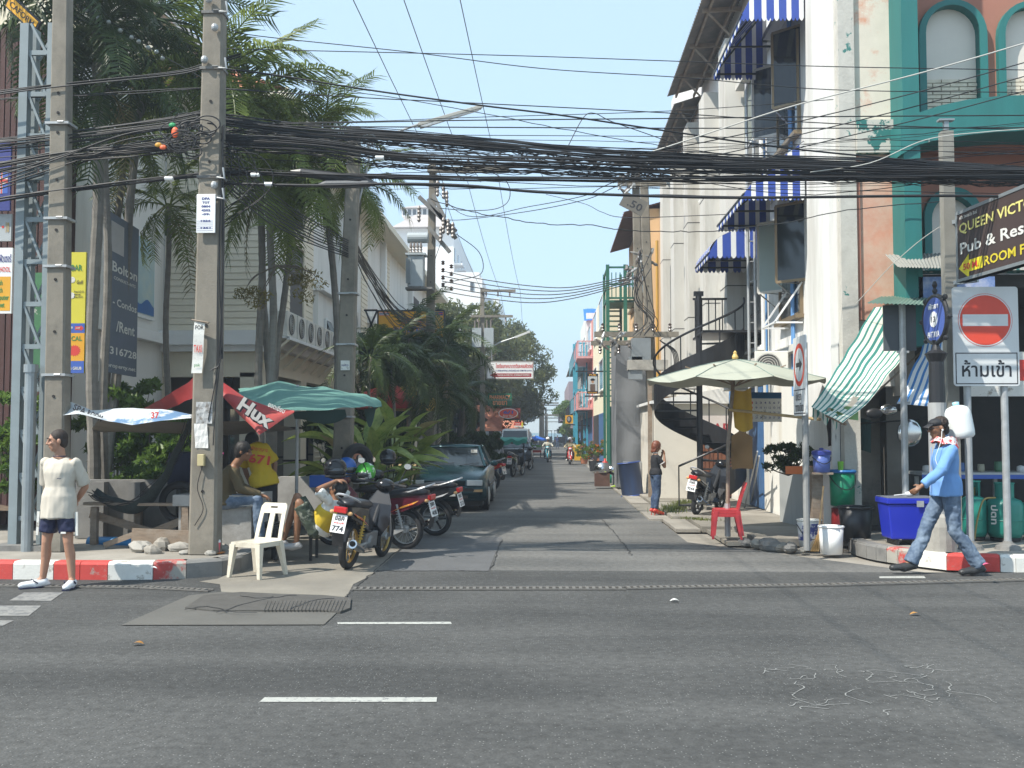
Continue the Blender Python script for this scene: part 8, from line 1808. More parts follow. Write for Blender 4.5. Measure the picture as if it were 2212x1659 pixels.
# cars
def car(label,loc,rz,paint,plate,L_=4.25,Wd=1.66,H_=1.37,name='parked_car',cat='car'):
 t=thing(name,label,cat,loc,rz);w=Wd/2
 def rg(y,zb,zt,wf=1.0,crown=.03):
  a=w*wf;return [(-a*.93,y,zb),(-a,y,zb+.18),(-a,y,zt-.14),(-a*.93,y,zt-.03),(-a*.5,y,zt+crown*.7),(0,y,zt+crown),(a*.5,y,zt+crown*.7),(a*.93,y,zt-.03),(a,y,zt-.14),(a,y,zb+.18),(a*.93,y,zb)]
 q=MB();q.smooth=True
 q.loft([rg(-.02,.30,.50,.86,.0),rg(.02,.24,.60,.93,.01),rg(.10,.22,.68,.97,.02),rg(.35,.22,.76,1,.03),rg(.8,.22,.83,1,.04),rg(1.22,.22,.90,1,.04),rg(1.9,.22,.93,1,.0),rg(3.1,.22,.94,1,.0),rg(3.6,.24,.95,1,.02),rg(4.1,.26,.92,.97,.02),rg(4.22,.34,.80,.9,.0)])
 q.build('body',paint,t)
 zr=H_;pts=lambda y,a,z:[(-a,y,z),(a,y,z)]
 q=MB();q.smooth=True;rr_=lambda y,a,z,c:[(-a,y,z-.04),(-a*.9,y,z-.005),(-a*.4,y,z+c),(a*.4,y,z+c),(a*.9,y,z-.005),(a,y,z-.04)]
 q.loft([rr_(1.86,w*.66,zr-.02,.01),rr_(2.1,w*.70,zr,.02),rr_(2.7,w*.71,zr,.02),rr_(3.0,w*.68,zr-.03,.01)],closed=True);q.build('roof',paint,t)
 for s_ in (-1,1):
  q=MB();q.bar((s_*w*.88,1.22,.90),(s_*w*.68,1.90,zr-.03),.05,.06);q.bar((s_*w*.93,2.42,.92),(s_*w*.70,2.42,zr-.02),.04,.06);q.bar((s_*w*.88,3.55,.94),(s_*w*.67,2.98,zr-.04),.09,.08);q.build('pillar',paint,t)
  for (y0,y1,y2,y3)in ((1.38,2.40,2.40,1.95),(2.45,3.38,2.92,2.45)):
   q=MB();q._a([(s_*w*.93,y0,.92),(s_*w*.93,y1,.93),(s_*w*.70,y2,zr-.05),(s_*w*.69,y3,zr-.05)],[(0,1,2,3)]);q.build('side_window',M('car glass',(.03,.04,.045),.04,.05,1,0,spec=1.0,trans=.35),t,fix=False)
  q=MB();q.smooth=True;q.ball((s_*(w+.09),1.42,.97),.09,.045,.06,12,8);q.build('door_mirror',paint,t)
  for y in (.72,3.38):
   a=MB();a.smooth=True;a.lathe([(.20,-.09),(.29,-.085),(.30,-.06),(.30,.06),(.29,.085),(.2,.09)],24,(s_*(w-.10),y,.30),axis='X');wh=a.build('wheel',m_rubber,t)
   q=MB();q.lathe([(.195,.0),(.19,.03),(.06,.05),(0,.055)]if s_>0 else [(.195,0),(.19,-.03),(.06,-.05),(0,-.055)],20,(s_*(w-.01),y,.30),axis='X');q.build('hub_cap',m_galv,wh)
  q=MB();q.torus(.33,.02,(s_*(w-.005),.72,.31),'X',22,4);q.build('wheel_arch',m_dark,t)
  q=MB();q.box(s_*w*.52 if s_>0 else -w*.90,w*.90 if s_>0 else -w*.52,-.03,.08,.545,.665);q.build('headlight',M('headlight glass',(.55,.57,.57),.08,.1,20,.1,fine=90),t,bevel=.015)
  q=MB();q.box(s_*w*.68 if s_>0 else -w*.90,w*.90 if s_>0 else -w*.68,-.06,-.0,.42,.47);q.build('indicator',MATC['indicator amber'],t)
  q=MB();q.box(s_*w+.0 if s_>0 else -w-.02,w+.02 if s_>0 else -w,1.2,3.2,.48,.54);q.build('side_trim',m_plast,t)
 gl=lambda pts_,nm:(lambda q:(q._a(pts_,[(0,1,2,3)]),q.build(nm,MATC['car glass'],t,fix=False)))(MB())
 gl([(-w*.84,1.24,.93),(w*.84,1.24,.93),(w*.64,1.88,zr-.05),(-w*.64,1.88,zr-.05)],'windscreen');gl([(w*.84,3.55,.95),(-w*.84,3.55,.95),(-w*.64,3.0,zr-.06),(w*.64,3.0,zr-.06)],'rear_window')
 q=MB();q.box(-w*.84,w*.84,1.22,1.3,.905,.93);q.build('cowl_strip',m_plast,t)
 for x in (-.35,.2):q=MB();q.tube([(x,1.2,.935),(x+.42,1.30,.99)],.008,4);q.build('wiper',m_plast,t)
 q=MB();q.box(-w*.48,w*.48,-.04,.05,.565,.65);g_=q.build('grille',m_dark,t)
 for z_ in (.58,.605,.63):q=MB();q.box(-w*.47,w*.47,-.05,-.041,z_,z_+.012);q.build('slat',paint,g_)
 q=MB();q.smooth=True;q.loft([[(x,-.02+.10*abs(x/w)**3,.26),(x,-.09+.14*abs(x/w)**3,.30),(x,-.11+.15*abs(x/w)**3,.47),(x,-.05+.12*abs(x/w)**3,.525),(x,.1,.53),(x,.1,.26)]for x in [w*(-1+2*k/12)for k in range(13)]]);q.build('bumper',paint,t)
 q=MB();q.box(-w*.7,w*.7,-.115,-.06,.435,.50);q.box(-w*.55,w*.55,-.112,-.06,.29,.345);q.build('air_intake',m_dark,t)
 q=MB();q.box(-.22,.22,-.135,-.12,.335,.435);pl=q.build('number_plate',m_kwhite,t);q=MB();q.text(plate,0,.385,.34,.07,y=-.137,bold=.03);q.build('lettering',m_ink,pl,fix=False)
 q=MB();q.box(-w*.9,w*.9,.1,4.1,.12,.25);q.build('underside',m_dark,t)
 q=MB();q.box(-.6,.6,2.0,3.2,.5,.95);q.box(-.58,-.1,1.9,2.05,.9,1.12);q.box(.1,.58,1.9,2.05,.9,1.12);q.box(-.5,.5,3.0,3.1,.95,1.08);q.build('seats',m_dark,t,bevel=.03)
 q=MB();q.box(w*.64,w*.78,1.35,1.4,1.1,1.18);q.T=None
 return t
cp_=g(965,1100);m_cg=M('dark teal car paint',(.012,.042,.049),.22,.08,1,.0,metal=.45)
GC=car('dark teal green saloon car parked nose forward on the left side',(at(962,1100,20.9).x,20.9,0),radians(0.5),m_cg,'ษร 77',Wd=1.72)
q=MB();q.box(.42,.56,1.66,1.68,1.20,1.27);q.build('windscreen_sticker',m_kwhite,GC)
car('silver saloon car parked behind the teal canopied food cart',(at(1112,1020,46).x,46,0),radians(1),m_psil,'กง 402')
van=car('silver grey hatchback at the left edge behind the food cart',(at(1080,1020,49).x-.2,50,0),radians(1),m_psil,'กท 15')
vt=thing('parked_van','white minivan parked beyond the silver saloon','van',(at(1112,1000,57).x,57,0));w=.86;vw=M('van white',(.72,.73,.72),.3,.03,2,0)
q=MB();q.loft([[(-w,y,z0),(w,y,z0),(w*wt,y+dy,z1),(-w*wt,y+dy,z1)]for (y,z0,z1,wt,dy)in ((0,.3,.95,.95,.08),(.9,.28,1.85,.86,.0),(4.4,.28,1.92,.88,0))]);q.build('body',vw,vt,bevel=.06)
q=MB();q._a([(-w*.86,-.02,.98),(w*.86,-.02,.98),(w*.78,.72,1.78),(-w*.78,.72,1.78)],[(0,1,2,3)]);q.build('windscreen',MATC['car glass'],vt,fix=False)
for s_ in (-1,1):
 for y in (.8,3.6):q=MB();q.lathe([(.3,-.1),(.3,.1)],18,(s_*(w-.08),y,.3),axis='X');q.build('wheel',m_rubber,vt)
 q=MB();q.box(min(s_*.5,s_*.8),max(s_*.5,s_*.8),-.04,.02,.6,.75);q.build('headlight',MATC['headlight glass'],vt);q=MB();q.ball((s_*1.0,.5,1.2),.1,.05,.12,8,6);q.build('door_mirror',m_plast,vt)
 # food cart with teal canopy and its motorbike
cb=g(1092,1024);fc=thing('food_cart','food cart under a wavy teal canopy at the left side of the street','food cart',cb)
zt=at(1092,950,cb.y).z;hw=.72
sheet('canopy',None,None,lambda u,v:(cb.x-hw-.1+(2*hw+.25)*u,cb.y-.5+1.4*v,zt-.0+.10*sin(pi*v)+.05*sin(u*22)*(1 if v<.1 else .2)),30,8,M('teal canopy',(.015,.22,.17),.7),wob=.01,parent=fc)
sheet('canopy_fringe',None,None,lambda u,v:(cb.x-hw-.1+(2*hw+.25)*u,cb.y-.51,zt-.17*v+.05*sin(u*22)),30,2,MATC['teal canopy'],wob=.01,parent=fc)
for sx in (-hw,hw):
 for sy in (-.4,.7):q=MB();q.bar((sx,sy,.4),(sx,sy,zt),.045);q.build('post',m_black,fc)
q=MB();q.box(-hw,hw,-.4,.7,.45,.62);q.box(-hw,hw,-.42,-.4,.45,1.0);q.build('cart_body',M('cart dark',(.035,.04,.04),.6,.4,6,.2,col2=(.2,.05,.04),amt=.35,scale2=5,sharp=.03),fc)
for i in range(6):q=MB();q.box(-.6+i*.2,-.45+i*.2,-.2,.3,.63,.63+.15+.1*(i%3));q.build('container',[m_galv,m_redp,m_kwhite,m_grnp,m_plast,m_galv][i],fc)
for sx in (-hw,hw):q=MB();q.torus(.25,.04,(sx,.2,.29),'X',20,6);q.build('wheel',m_rubber,fc)
moto('black motorbike coupled to the food cart',g(1108,1030),radians(75),'spoke',m_pblk,m_grnp,('55','กค','ชลบุรี'),0);moto('second dark motorbike standing right of the food cart',g(1122,1018),radians(70),'spoke',m_pblk,m_grnp,('','',''),6)
# far food stall with blue umbrella
sb=g(1158,989);fs2=thing('food_stall','small green and white food stall under a blue umbrella in the distance','food stall',sb);zt=at(1158,945,sb.y).z
q=MB();q.box(-.35,.35,0,.6,.35,.85);q.build('cart_body',m_kwhite,fs2);q=MB();q.box(-.35,.35,-.01,-.003,.7,.85);q.build('green_band',M('lime band',(.2,.5,.1),.5),fs2);q=MB();q.box(-.35,.35,-.01,-.003,.35,.5);q.build('red_band',m_redp,fs2)
for x in (-.3,.3):q=MB();q.torus(.16,.03,(x,.2,.19),'X',14,5);q.build('wheel',m_rubber,fs2)
for x in (-.33,.33):q=MB();q.bar((x,.0,.85),(x,.0,zt-.1),.04);q.build('post',m_galv,fs2)
q=MB();q.lathe([(.75,zt-.2),(.72,zt-.12),(.05,zt+.12)],8);q.build('umbrella',M('umbrella blue',(.02,.12,.5),.6),fs2,fix=False)
q=MB();q.ball((-.1,0,1.2),.22,.15,.28,10,8);q.build('bag',M('cream bag',(.5,.45,.3),.8),fs2)
for i,(x,y,Y,c,s_)in enumerate(((1180,958,150,(.05,.05,.06),1.8),(1210,960,135,(.04,.04,.05),1.6))):
 p=at(x,950,Y);t=thing('songthaew',['distant dark pickup taxi at the sea end of the street','distant dark vehicle to the right at the sea end'][i],'truck',(p.x,Y,0));q=MB();q.box(-s_/2,s_/2,0,3,.3,1.1);q.build('body',M('far dark',c,.5),t);q=MB();q.box(-s_/2,s_/2,0,3,1.9,2.0);q.build('roof',MATC['far dark'],t)
 for sx in (-.8,.8):q=MB();q.bar((sx*s_/1.8,.1,1.1),(sx*s_/1.8,.1,1.9),.06);q.build('post',m_black,t)
 for sx in (-.6,.6):q=MB();q.lathe([(.3,-.1),(.3,.1)],12,(sx*s_/1.8,.5,.3),axis='X');q.build('wheel',m_rubber,t)
 # menu boards left of the car
for i,(x,y0,y1,m,lab,w)in enumerate(((965,955,990,m_black,'dark menu board on a pole behind the green car',.32),(1013,985,1030,m_ora,'yellow standing menu board with a red flame picture',.26))):
 Y=26 if i==0 else 30;a=at(x,y0,Y);b_=at(x,y1,Y)
 o=panel('menu_board',lab,'sign',(a.x-w/2,Y,0),(a.x+w/2,Y,0),(b_.z if i else .1),a.z,m,[('ell',.5,.62,.18,.2,m_redp,1)]if i else [])
# people
V3=Vector
TMP=bpy.data.scenes.new('workshop')
def remesh(mb,vox,smooth=4,fold=0.0,fscale=6.0,seed=0,stretch=None):
 """fuse overlapping closed shapes into one continuous skin."""
 me=mb.mesh('b',[]);mb.fix(me)
 o=bpy.data.objects.new('b',me);TMP.collection.objects.link(o);md=o.modifiers.new('r','REMESH');md.mode='VOXEL';md.voxel_size=vox
 sm=o.modifiers.new('s','SMOOTH');sm.iterations=smooth;sm.factor=.5
 with bpy.context.temp_override(scene=TMP,view_layer=TMP.view_layers[0]):
  dg=bpy.context.evaluated_depsgraph_get();dg.update();m2=bpy.data.meshes.new_from_object(o.evaluated_get(dg),depsgraph=dg)
 bpy.data.objects.remove(o);bpy.data.meshes.remove(me)
 if fold:
  st=stretch or (1,1,.45)
  for v in m2.vertices:
   p=V3((v.co.x*fscale*st[0],v.co.y*fscale*st[1],v.co.z*fscale*st[2]))+V3((seed,0,0));f=noise.noise(p)+.5*noise.noise(p*2.3);r_=1-abs(f)*2
   v.co+=v.normal*fold*r_
 m2.polygons.foreach_set('use_smooth',[True]*len(m2.polygons));return m2
class Fig:
 def __init__(s):s.q=MB()
 def cap(s,a,b,r0,r1,fl=1.0,n=6,seg=14):
  a,b=V3(a),V3(b);d=(b-a).normalized();P=[a+(b-a)*k/n for k in range(n+1)];R=[r0+(r1-r0)*k/n for k in range(n+1)]
  P=[a-d*r0*.95,a-d*r0*.6]+P+[b+d*r1*.6,b+d*r1*.95];R=[r0*.15,r0*.75]+R+[r1*.75,r1*.15]
  s.q.tube(P,R,seg,flat=fl);return s
 def oval(s,L,side,seg=22,rnd_=False):
  """stack of ovals (centre, half width along side, half depth), flat at both ends."""
  P=[V3(c)for c,_,_ in L];R=[]
  for i,(c,rx,ry)in enumerate(L):
   d=(P[min(i+1,len(P)-1)]-P[max(i-1,0)]).normalized();u=V3(side);u=(u-d*u.dot(d)).normalized();w=d.cross(u)
   R.append([P[i]+u*rx*cos(2*pi*k/seg)+w*ry*sin(2*pi*k/seg)for k in range(seg)])
  s.q.loft(R);return s
 def ell(s,c,rx,ry,rz,T=None):s.q.ball(c,rx,ry,rz,16,12,T);return s
 def rings(s,L,seg=20):
  """stacked ellipses: (centre, rx, ry)."""
  s.q.loft([[V3(c)+V3((rx*cos(2*pi*k/seg),ry*sin(2*pi*k/seg),0))for k in range(seg)]for c,rx,ry in L]);return s
def hand(f,w,d,n,side=1,curl=.35,sc=1.0):
 """palm and five bent fingers; d along the fingers, n the palm's facing, side towards the thumb."""
 d=V3(d).normalized();n=V3(n);n=(n-d*n.dot(d)).normalized();t=d.cross(n)*side;w=V3(w)
 f.cap(w,w+d*.055*sc,.022*sc,.026*sc,.8);f.cap(w+d*.05*sc+t*.02*sc,w+d*.075*sc-t*.022*sc,.015*sc,.013*sc);f.cap(w+d*.035*sc,w+d*.075*sc,.027*sc,.024*sc,.6)
 for k,(o,l)in enumerate(((.027,.068),(.010,.078),(-.008,.072),(-.025,.056))):
  a=w+d*.078*sc+t*o*sc;d1=(d+n*curl+t*o*3).normalized();b=a+d1*l*.5*sc;d2=(d1+n*curl*1.5).normalized();c=b+d2*l*.5*sc
  f.cap(a,b,.0085*sc,.008*sc,n=2,seg=8);f.cap(b,c,.008*sc,.0068*sc,n=2,seg=8)
 a=w+d*.02*sc+t*.022*sc;b=a+(d*.6+t*.75+n*.25).normalized()*.035*sc;c=b+(d*.9+t*.2+n*.4).normalized()*.03*sc
 f.cap(a,b,.012*sc,.010*sc,n=2,seg=8);f.cap(b,c,.010*sc,.008*sc,n=2,seg=8)
def person(label,loc,rz,J,skin,hair,hairc,top,bottom,shoe,sc=1.0,vox=.009,hands=None,extra=None,rot=None):
 """J: joints in metres (height about 1.75, facing -y, the figure's left towards +x)."""
 t=thing('person',label,'person',loc,rz,rot=rot,scale=sc if abs(sc-1)>1e-4 else None)
 H=Matrix.Rotation(J.get('hyaw',0),3,'Z')@Matrix.Rotation(J.get('hpit',0),3,'X')@Matrix.Rotation(J.get('hroll',0),3,'Y');hc=V3(J['head'])
 hp=lambda x,y,z:hc+H@V3((x,y,z))*1.05
 f=Fig()
 f.ell(hp(0,.012,.025),.074,.092,.092,H);f.ell(hp(0,-.012,-.03),.060,.072,.082,H);f.ell(hp(0,-.045,-.085),.034,.03,.026,H);f.ell(hp(0,-.03,-.062),.05,.05,.045,H)
 f.cap(hp(0,-.083,.018),hp(0,-.104,-.022),.008,.013,n=2,seg=8);f.ell(hp(.012,-.092,-.026),.009,.010,.008,H);f.ell(hp(-.012,-.092,-.026),.009,.010,.008,H)
 f.ell(hp(0,-.078,-.052),.024,.013,.007,H);f.ell(hp(0,-.076,-.063),.020,.013,.007,H);f.cap(hp(-.036,-.074,.030),hp(.036,-.074,.030),.011,.011,n=3,seg=8)
 for s_ in (-1,1):f.ell(hp(.078*s_,.012,-.008),.010,.019,.031,H);f.ell(hp(.038*s_,-.062,-.018),.024,.02,.02,H)
 nb=V3(J['neck']);f.cap(nb,hp(0,.015,-.06),.058,.052)
 ch=V3(J['chest']);pe=V3(J['pelvis']);sl,sr=V3(J['shL']),V3(J['shR']);hl,hr=V3(J['hipL']),V3(J['hipR']);mid=ch.lerp(pe,.55)+V3(J.get('belly',(0,0,0)))
 side=(sl-sr).normalized();hs=(hl-hr).normalized();sc_=sl.lerp(sr,.5);shw=(sl-sr).length/2
 tor=[(nb+(nb-ch).normalized()*.01,.055,.05),(nb.lerp(sc_,.30),.088,.060),(nb.lerp(sc_,.62),shw*.80,.072),(sc_+(ch-sc_)*.12,shw*1.02,.086),(ch.lerp(sc_,.25),shw*.95,.105),(ch,shw*.9,.112),(mid,shw*.78,.100),(mid.lerp(pe,.6),shw*.84,.105),(pe,shw*.95,.115),(hl.lerp(hr,.5),shw*.92,.11)]
 f.oval(tor,side);f.ell(sl,.036,.042,.040);f.ell(sr,.036,.042,.040)
 for a,b in (('shL','elL'),('shR','elR')):f.cap(V3(J[a]).lerp(V3(J[b]),.06),J[b],.043,.037)
 for a,b in (('elL','wrL'),('elR','wrR')):f.cap(J[a],V3(J[a]).lerp(V3(J[b]),.35),.038,.037);f.cap(V3(J[a]).lerp(V3(J[b]),.35),J[b],.037,.024)
 for a,b,c in (('hipL','knL','anL'),('hipR','knR','anR')):
  f.cap(J[a],J[b],.085,.052);m_=V3(J[b]).lerp(V3(J[c]),.35)+V3(J.get('calf',(0,.018,0)));f.cap(J[b],m_,.050,.054);f.cap(m_,J[c],.052,.034)
 for an,tk in (('anL','toeL'),('anR','toeR')):a=V3(J[an]);b=V3(J[tk]);f.cap(a,a.lerp(b,.5)-V3((0,0,.015)),.035,.036);f.cap(a.lerp(b,.4)-V3((0,0,.02)),b,.034,.026)
 for h in (hands or []):hand(f,*h)
 me=remesh(f.q,vox,3);me.materials.append(skin);b_=link('body',me,t);KIDS.setdefault(t.name,[]).append(b_)
 def cl(nm,fig,m,fold=.006,sm=4,fs=7,v=None,st=None):
  me=remesh(fig.q,v or vox*1.1,sm,fold,fs,len(label),st);me.materials.append(m);o=link(nm,me,t);KIDS.setdefault(t.name,[]).append(o);return o
 q=MB()
 for s_ in (-1,1):q.ball(hp(.030*s_,-.0835,.008),.013,.006,.006,8,6,H)
 q.build('eyes',M('eye dark',(.02,.015,.012),.3),t)
 q=MB()
 for s_ in (-1,1):q.tube([hp(.012*s_,-.093,.034),hp(.03*s_,-.09,.041),hp(.05*s_,-.078,.034)],.005,5)
 q.build('eyebrows',hairc,t)
 if hair:
  g_=Fig();k={'crop':.006,'short':.014,'long':.016,'bob':.02}[hair]
  g_.ell(hp(0,.022,.036),.074+k,.089+k,.086+k,H);g_.ell(hp(0,.05,-.01),.066+k,.055+k,.075+k,H)
  if hair in ('long','bob'):g_.cap(hp(.045,.03,.0),hp(.05,.035,-.12),.04,.03);g_.cap(hp(-.045,.03,.0),hp(-.05,.035,-.12),.04,.03);g_.cap(hp(0,.06,0),hp(0,.065,-.13),.05,.04)
  cl('hair',g_,hairc,.006 if hair!='crop' else .001,2,40,st=(1,1,1))
  # shirt
 if top:
  kind,m=top[0],top[1];g_=Fig();ex=top[2]if len(top)>2 else .02;hem=V3(J.get('hem',pe+V3((0,0,-.06))))
  ax=(mid-hem).normalized();T_=[(c,rx+ex*(.35 if i<2 else .6 if i<3 else 1),ry+ex*(.3 if i<2 else .8))for i,(c,rx,ry)in enumerate(tor[1:7])]
  hw=max(shw*1.0+ex*.8,.178+ex*.6)+J.get('flare',0);T_+=[(mid.lerp(hem,.3),max(shw*.95,.16)+ex,.126+ex),(mid.lerp(hem,.6),max(shw,.176)+ex*.8,.132+ex),(hem,hw+.004,.142+ex)];g_.oval(T_,side)
  for s0 in (sl,sr):g_.ell(s0+(ch-sc_)*.08,.046+ex*.3,.05+ex*.3,.048+ex*.3)
  fr={'tee':.92,'long':1.0,'vest':.08,'polo':.55}[kind]
  for a,b,c in (('shL','elL','wrL'),('shR','elR','wrR')):
   e=V3(J[a]).lerp(V3(J[b]),min(fr,1));w=.057+ex*.4 if kind=='tee' else .050+ex*.4;g_.oval([(V3(J[a]),.046+ex*.3,.048+ex*.3),(V3(J[a]).lerp(e,.5),(.046+w)/2+ex*.2,(.052+w)/2+ex*.2),(e,w,w)],(.3,1,.2))
   if kind=='long':g_.cap(J[b],V3(J[b]).lerp(V3(J[c]),.5),.047+ex*.35,.043+ex*.3);g_.oval([(V3(J[b]),.045,.045),(V3(J[b]).lerp(V3(J[c]),.5),.044+ex*.3,.044+ex*.3),(V3(J[b]).lerp(V3(J[c]),.92),.040+ex*.3,.040+ex*.3)],(.3,1,.2))
  cl('shirt',g_,m,top[3]if len(top)>3 else .007)
 if bottom:
  kind,m=bottom[0],bottom[1];g_=Fig();ex=.012;hm=hl.lerp(hr,.5);g_.oval([(pe.lerp(mid,.35),shw*.86+ex,.11+ex),(pe,shw*.95+ex,.118+ex),(hm,shw*.95+ex,.118+ex)],side);g_.ell(hl,.095,.1,.1);g_.ell(hr,.095,.1,.1)
  for a,b,c in (('hipL','knL','anL'),('hipR','knR','anR')):
   if kind=='shorts':e=V3(J[a]).lerp(V3(J[b]),bottom[2]if len(bottom)>2 else .72);g_.oval([(V3(J[a]),.090,.098),(V3(J[a]).lerp(e,.5),.092,.098),(e,.092,.096)],(1,.2,.1))
   else:
    A_,B_,C_=V3(J[a]),V3(J[b]),V3(J[c]);m_=B_.lerp(C_,.35)+V3(J.get('calf',(0,.018,0)));lo={'flare':.078,'jeans':.062,'skinny':.048}[kind]
    g_.cap(A_,B_,.097,.068);g_.cap(B_,m_,.068,.068);g_.oval([(B_,.066,.066),(m_,.069,.069),(B_.lerp(C_,.75),(.066+lo)/2,(.066+lo)/2),(B_.lerp(C_,1.0),lo,lo)],(1,.2,.1))
  cl('trousers' if kind!='shorts' else 'shorts',g_,m,.009 if kind=='flare' else .006,fs=12,st=(1,1,.9))
 if shoe:
  for an,tk in (('anL','toeL'),('anR','toeR')):
   a=V3(J[an]);b=V3(J[tk]);d=(b-a);d.z=0;d.normalize();g_=Fig();lo=min(a.z-.06,b.z)if not J.get('heel')else b.z
   g_.cap(a-V3((0,0,.03))-d*.02,a.lerp(b,.55)+V3((0,0,-.022)),.050,.052);g_.cap(a.lerp(b,.35)+V3((0,0,-.025)),b+d*.045+V3((0,0,.004)),.052,.042,.85);g_.cap(a-V3((0,0,.05))-d*.045,b+d*.04+V3((0,0,-.006)),.042,.040,.65)
   cl('shoe',g_,shoe,0,2)
 if extra:extra(t,hp,H,cl,J)
 return t
sk1=M('tanned skin',(.42,.22,.14),.55,.08,6,.04);sk2=M('brown skin',(.24,.115,.06),.5,.1,6,.04);h_bl=M('black hair',(.012,.010,.009),.6,.3,20,.3);h_br=M('dark brown hair',(.028,.017,.012),.7,.3,25,.3)
J0=dict(head=(0,-.02,1.63),neck=(0,.0,1.46),chest=(0,0,1.27),pelvis=(0,0,.99),shL=(.175,0,1.40),shR=(-.175,0,1.40),hipL=(.09,0,.93),hipR=(-.09,0,.93),elL=(.27,.04,1.12),elR=(-.27,.04,1.12),wrL=(.27,-.04,.88),wrR=(-.27,-.04,.88),knL=(.11,-.01,.50),knR=(-.11,-.01,.50),anL=(.12,.03,.09),anR=(-.12,.03,.09),toeL=(.14,-.14,.035),toeR=(-.14,-.14,.035))
# 1 standing man with his hands behind his back
J=dict(J0);J.update(shL=(.178,.01,1.39),shR=(-.178,.01,1.39),hipL=(.08,0,.93),hipR=(-.08,0,.93),elL=(.235,.12,1.11),elR=(-.235,.12,1.11),wrL=(.07,.20,.92),wrR=(-.06,.21,.94),hyaw=radians(-52),hpit=radians(6),head=(-.02,-.035,1.62),neck=(0,0,1.45),knL=(.13,-.02,.50),anL=(.16,.02,.09),toeL=(.20,-.13,.035),knR=(-.13,-.02,.5),anR=(-.19,.02,.09),toeR=(-.31,-.10,.035),hem=(0,-.005,.765),flare=-.006)
m_tee=M('cream cotton',(.53,.48,.40),.85,.04,4,.05);m_nav=M('navy nylon',(.010,.013,.05),.6,.1,5,.05)
def ex1(t,hp,H,cl,J):
 q=MB();q.torus(.068,.006,(0,-.006,1.452),'Z',20,6);q.build('collar',m_nav,t)
 for s_ in (-1,1):q=MB();q.bar((.225*s_,-.03,.84),(.235*s_,-.03,.58),.012,.03);q.build('side_stripe',m_kwhite,t)
 q=MB();q.text('~',.085,1.21,.05,.012,y=-.150);q.build('chest_mark',m_nav,t,fix=False)
 q=MB();q.box(.11,.17,-.137,-.133,.61,.63);q.build('shorts_mark',m_kwhite,t)
 for (an,tk)in (('anL','toeL'),('anR','toeR')):
  a,b=V3(J[an]),V3(J[tk]);q=MB();d=(b-a);d.z=0;d.normalize();a2=V3((a.x,a.y,.010))-d*.07;b2=V3((b.x,b.y,.010))+d*.07;q.tube([a2,a2.lerp(b2,.5),b2],[.042,.054,.040],12,flat=.28);q.build('shoe_sole',m_nav,t)
  q=MB();n=V3((-d.y,d.x,0));m_=a.lerp(b,.35);m_.z=.075;q.bar(m_+n*.056+V3((0,0,-.02)),m_+n*.050+d*.05+V3((0,0,.015)),.01,.014);q.bar(m_-n*.056+V3((0,0,-.02)),m_-n*.050+d*.05+V3((0,0,.015)),.01,.014);q.build('shoe_flash',m_nav,t)
p=g(124,1270);person('man in a cream t-shirt and navy shorts standing at the kerb, hands behind his back',p,radians(-6),J,sk1,'crop',h_br,('tee',m_tee,.019,.009),('shorts',m_nav,.74),M('white trainer',(.72,.73,.74),.5,.04,8,.05),sc=.965,vox=.0085,hands=[((.07,.20,.92),(-1,.1,-.3),(0,1,0),1,.5),((-.06,.21,.94),(1,.15,-.3),(0,1,0),-1,.5)],extra=ex1)
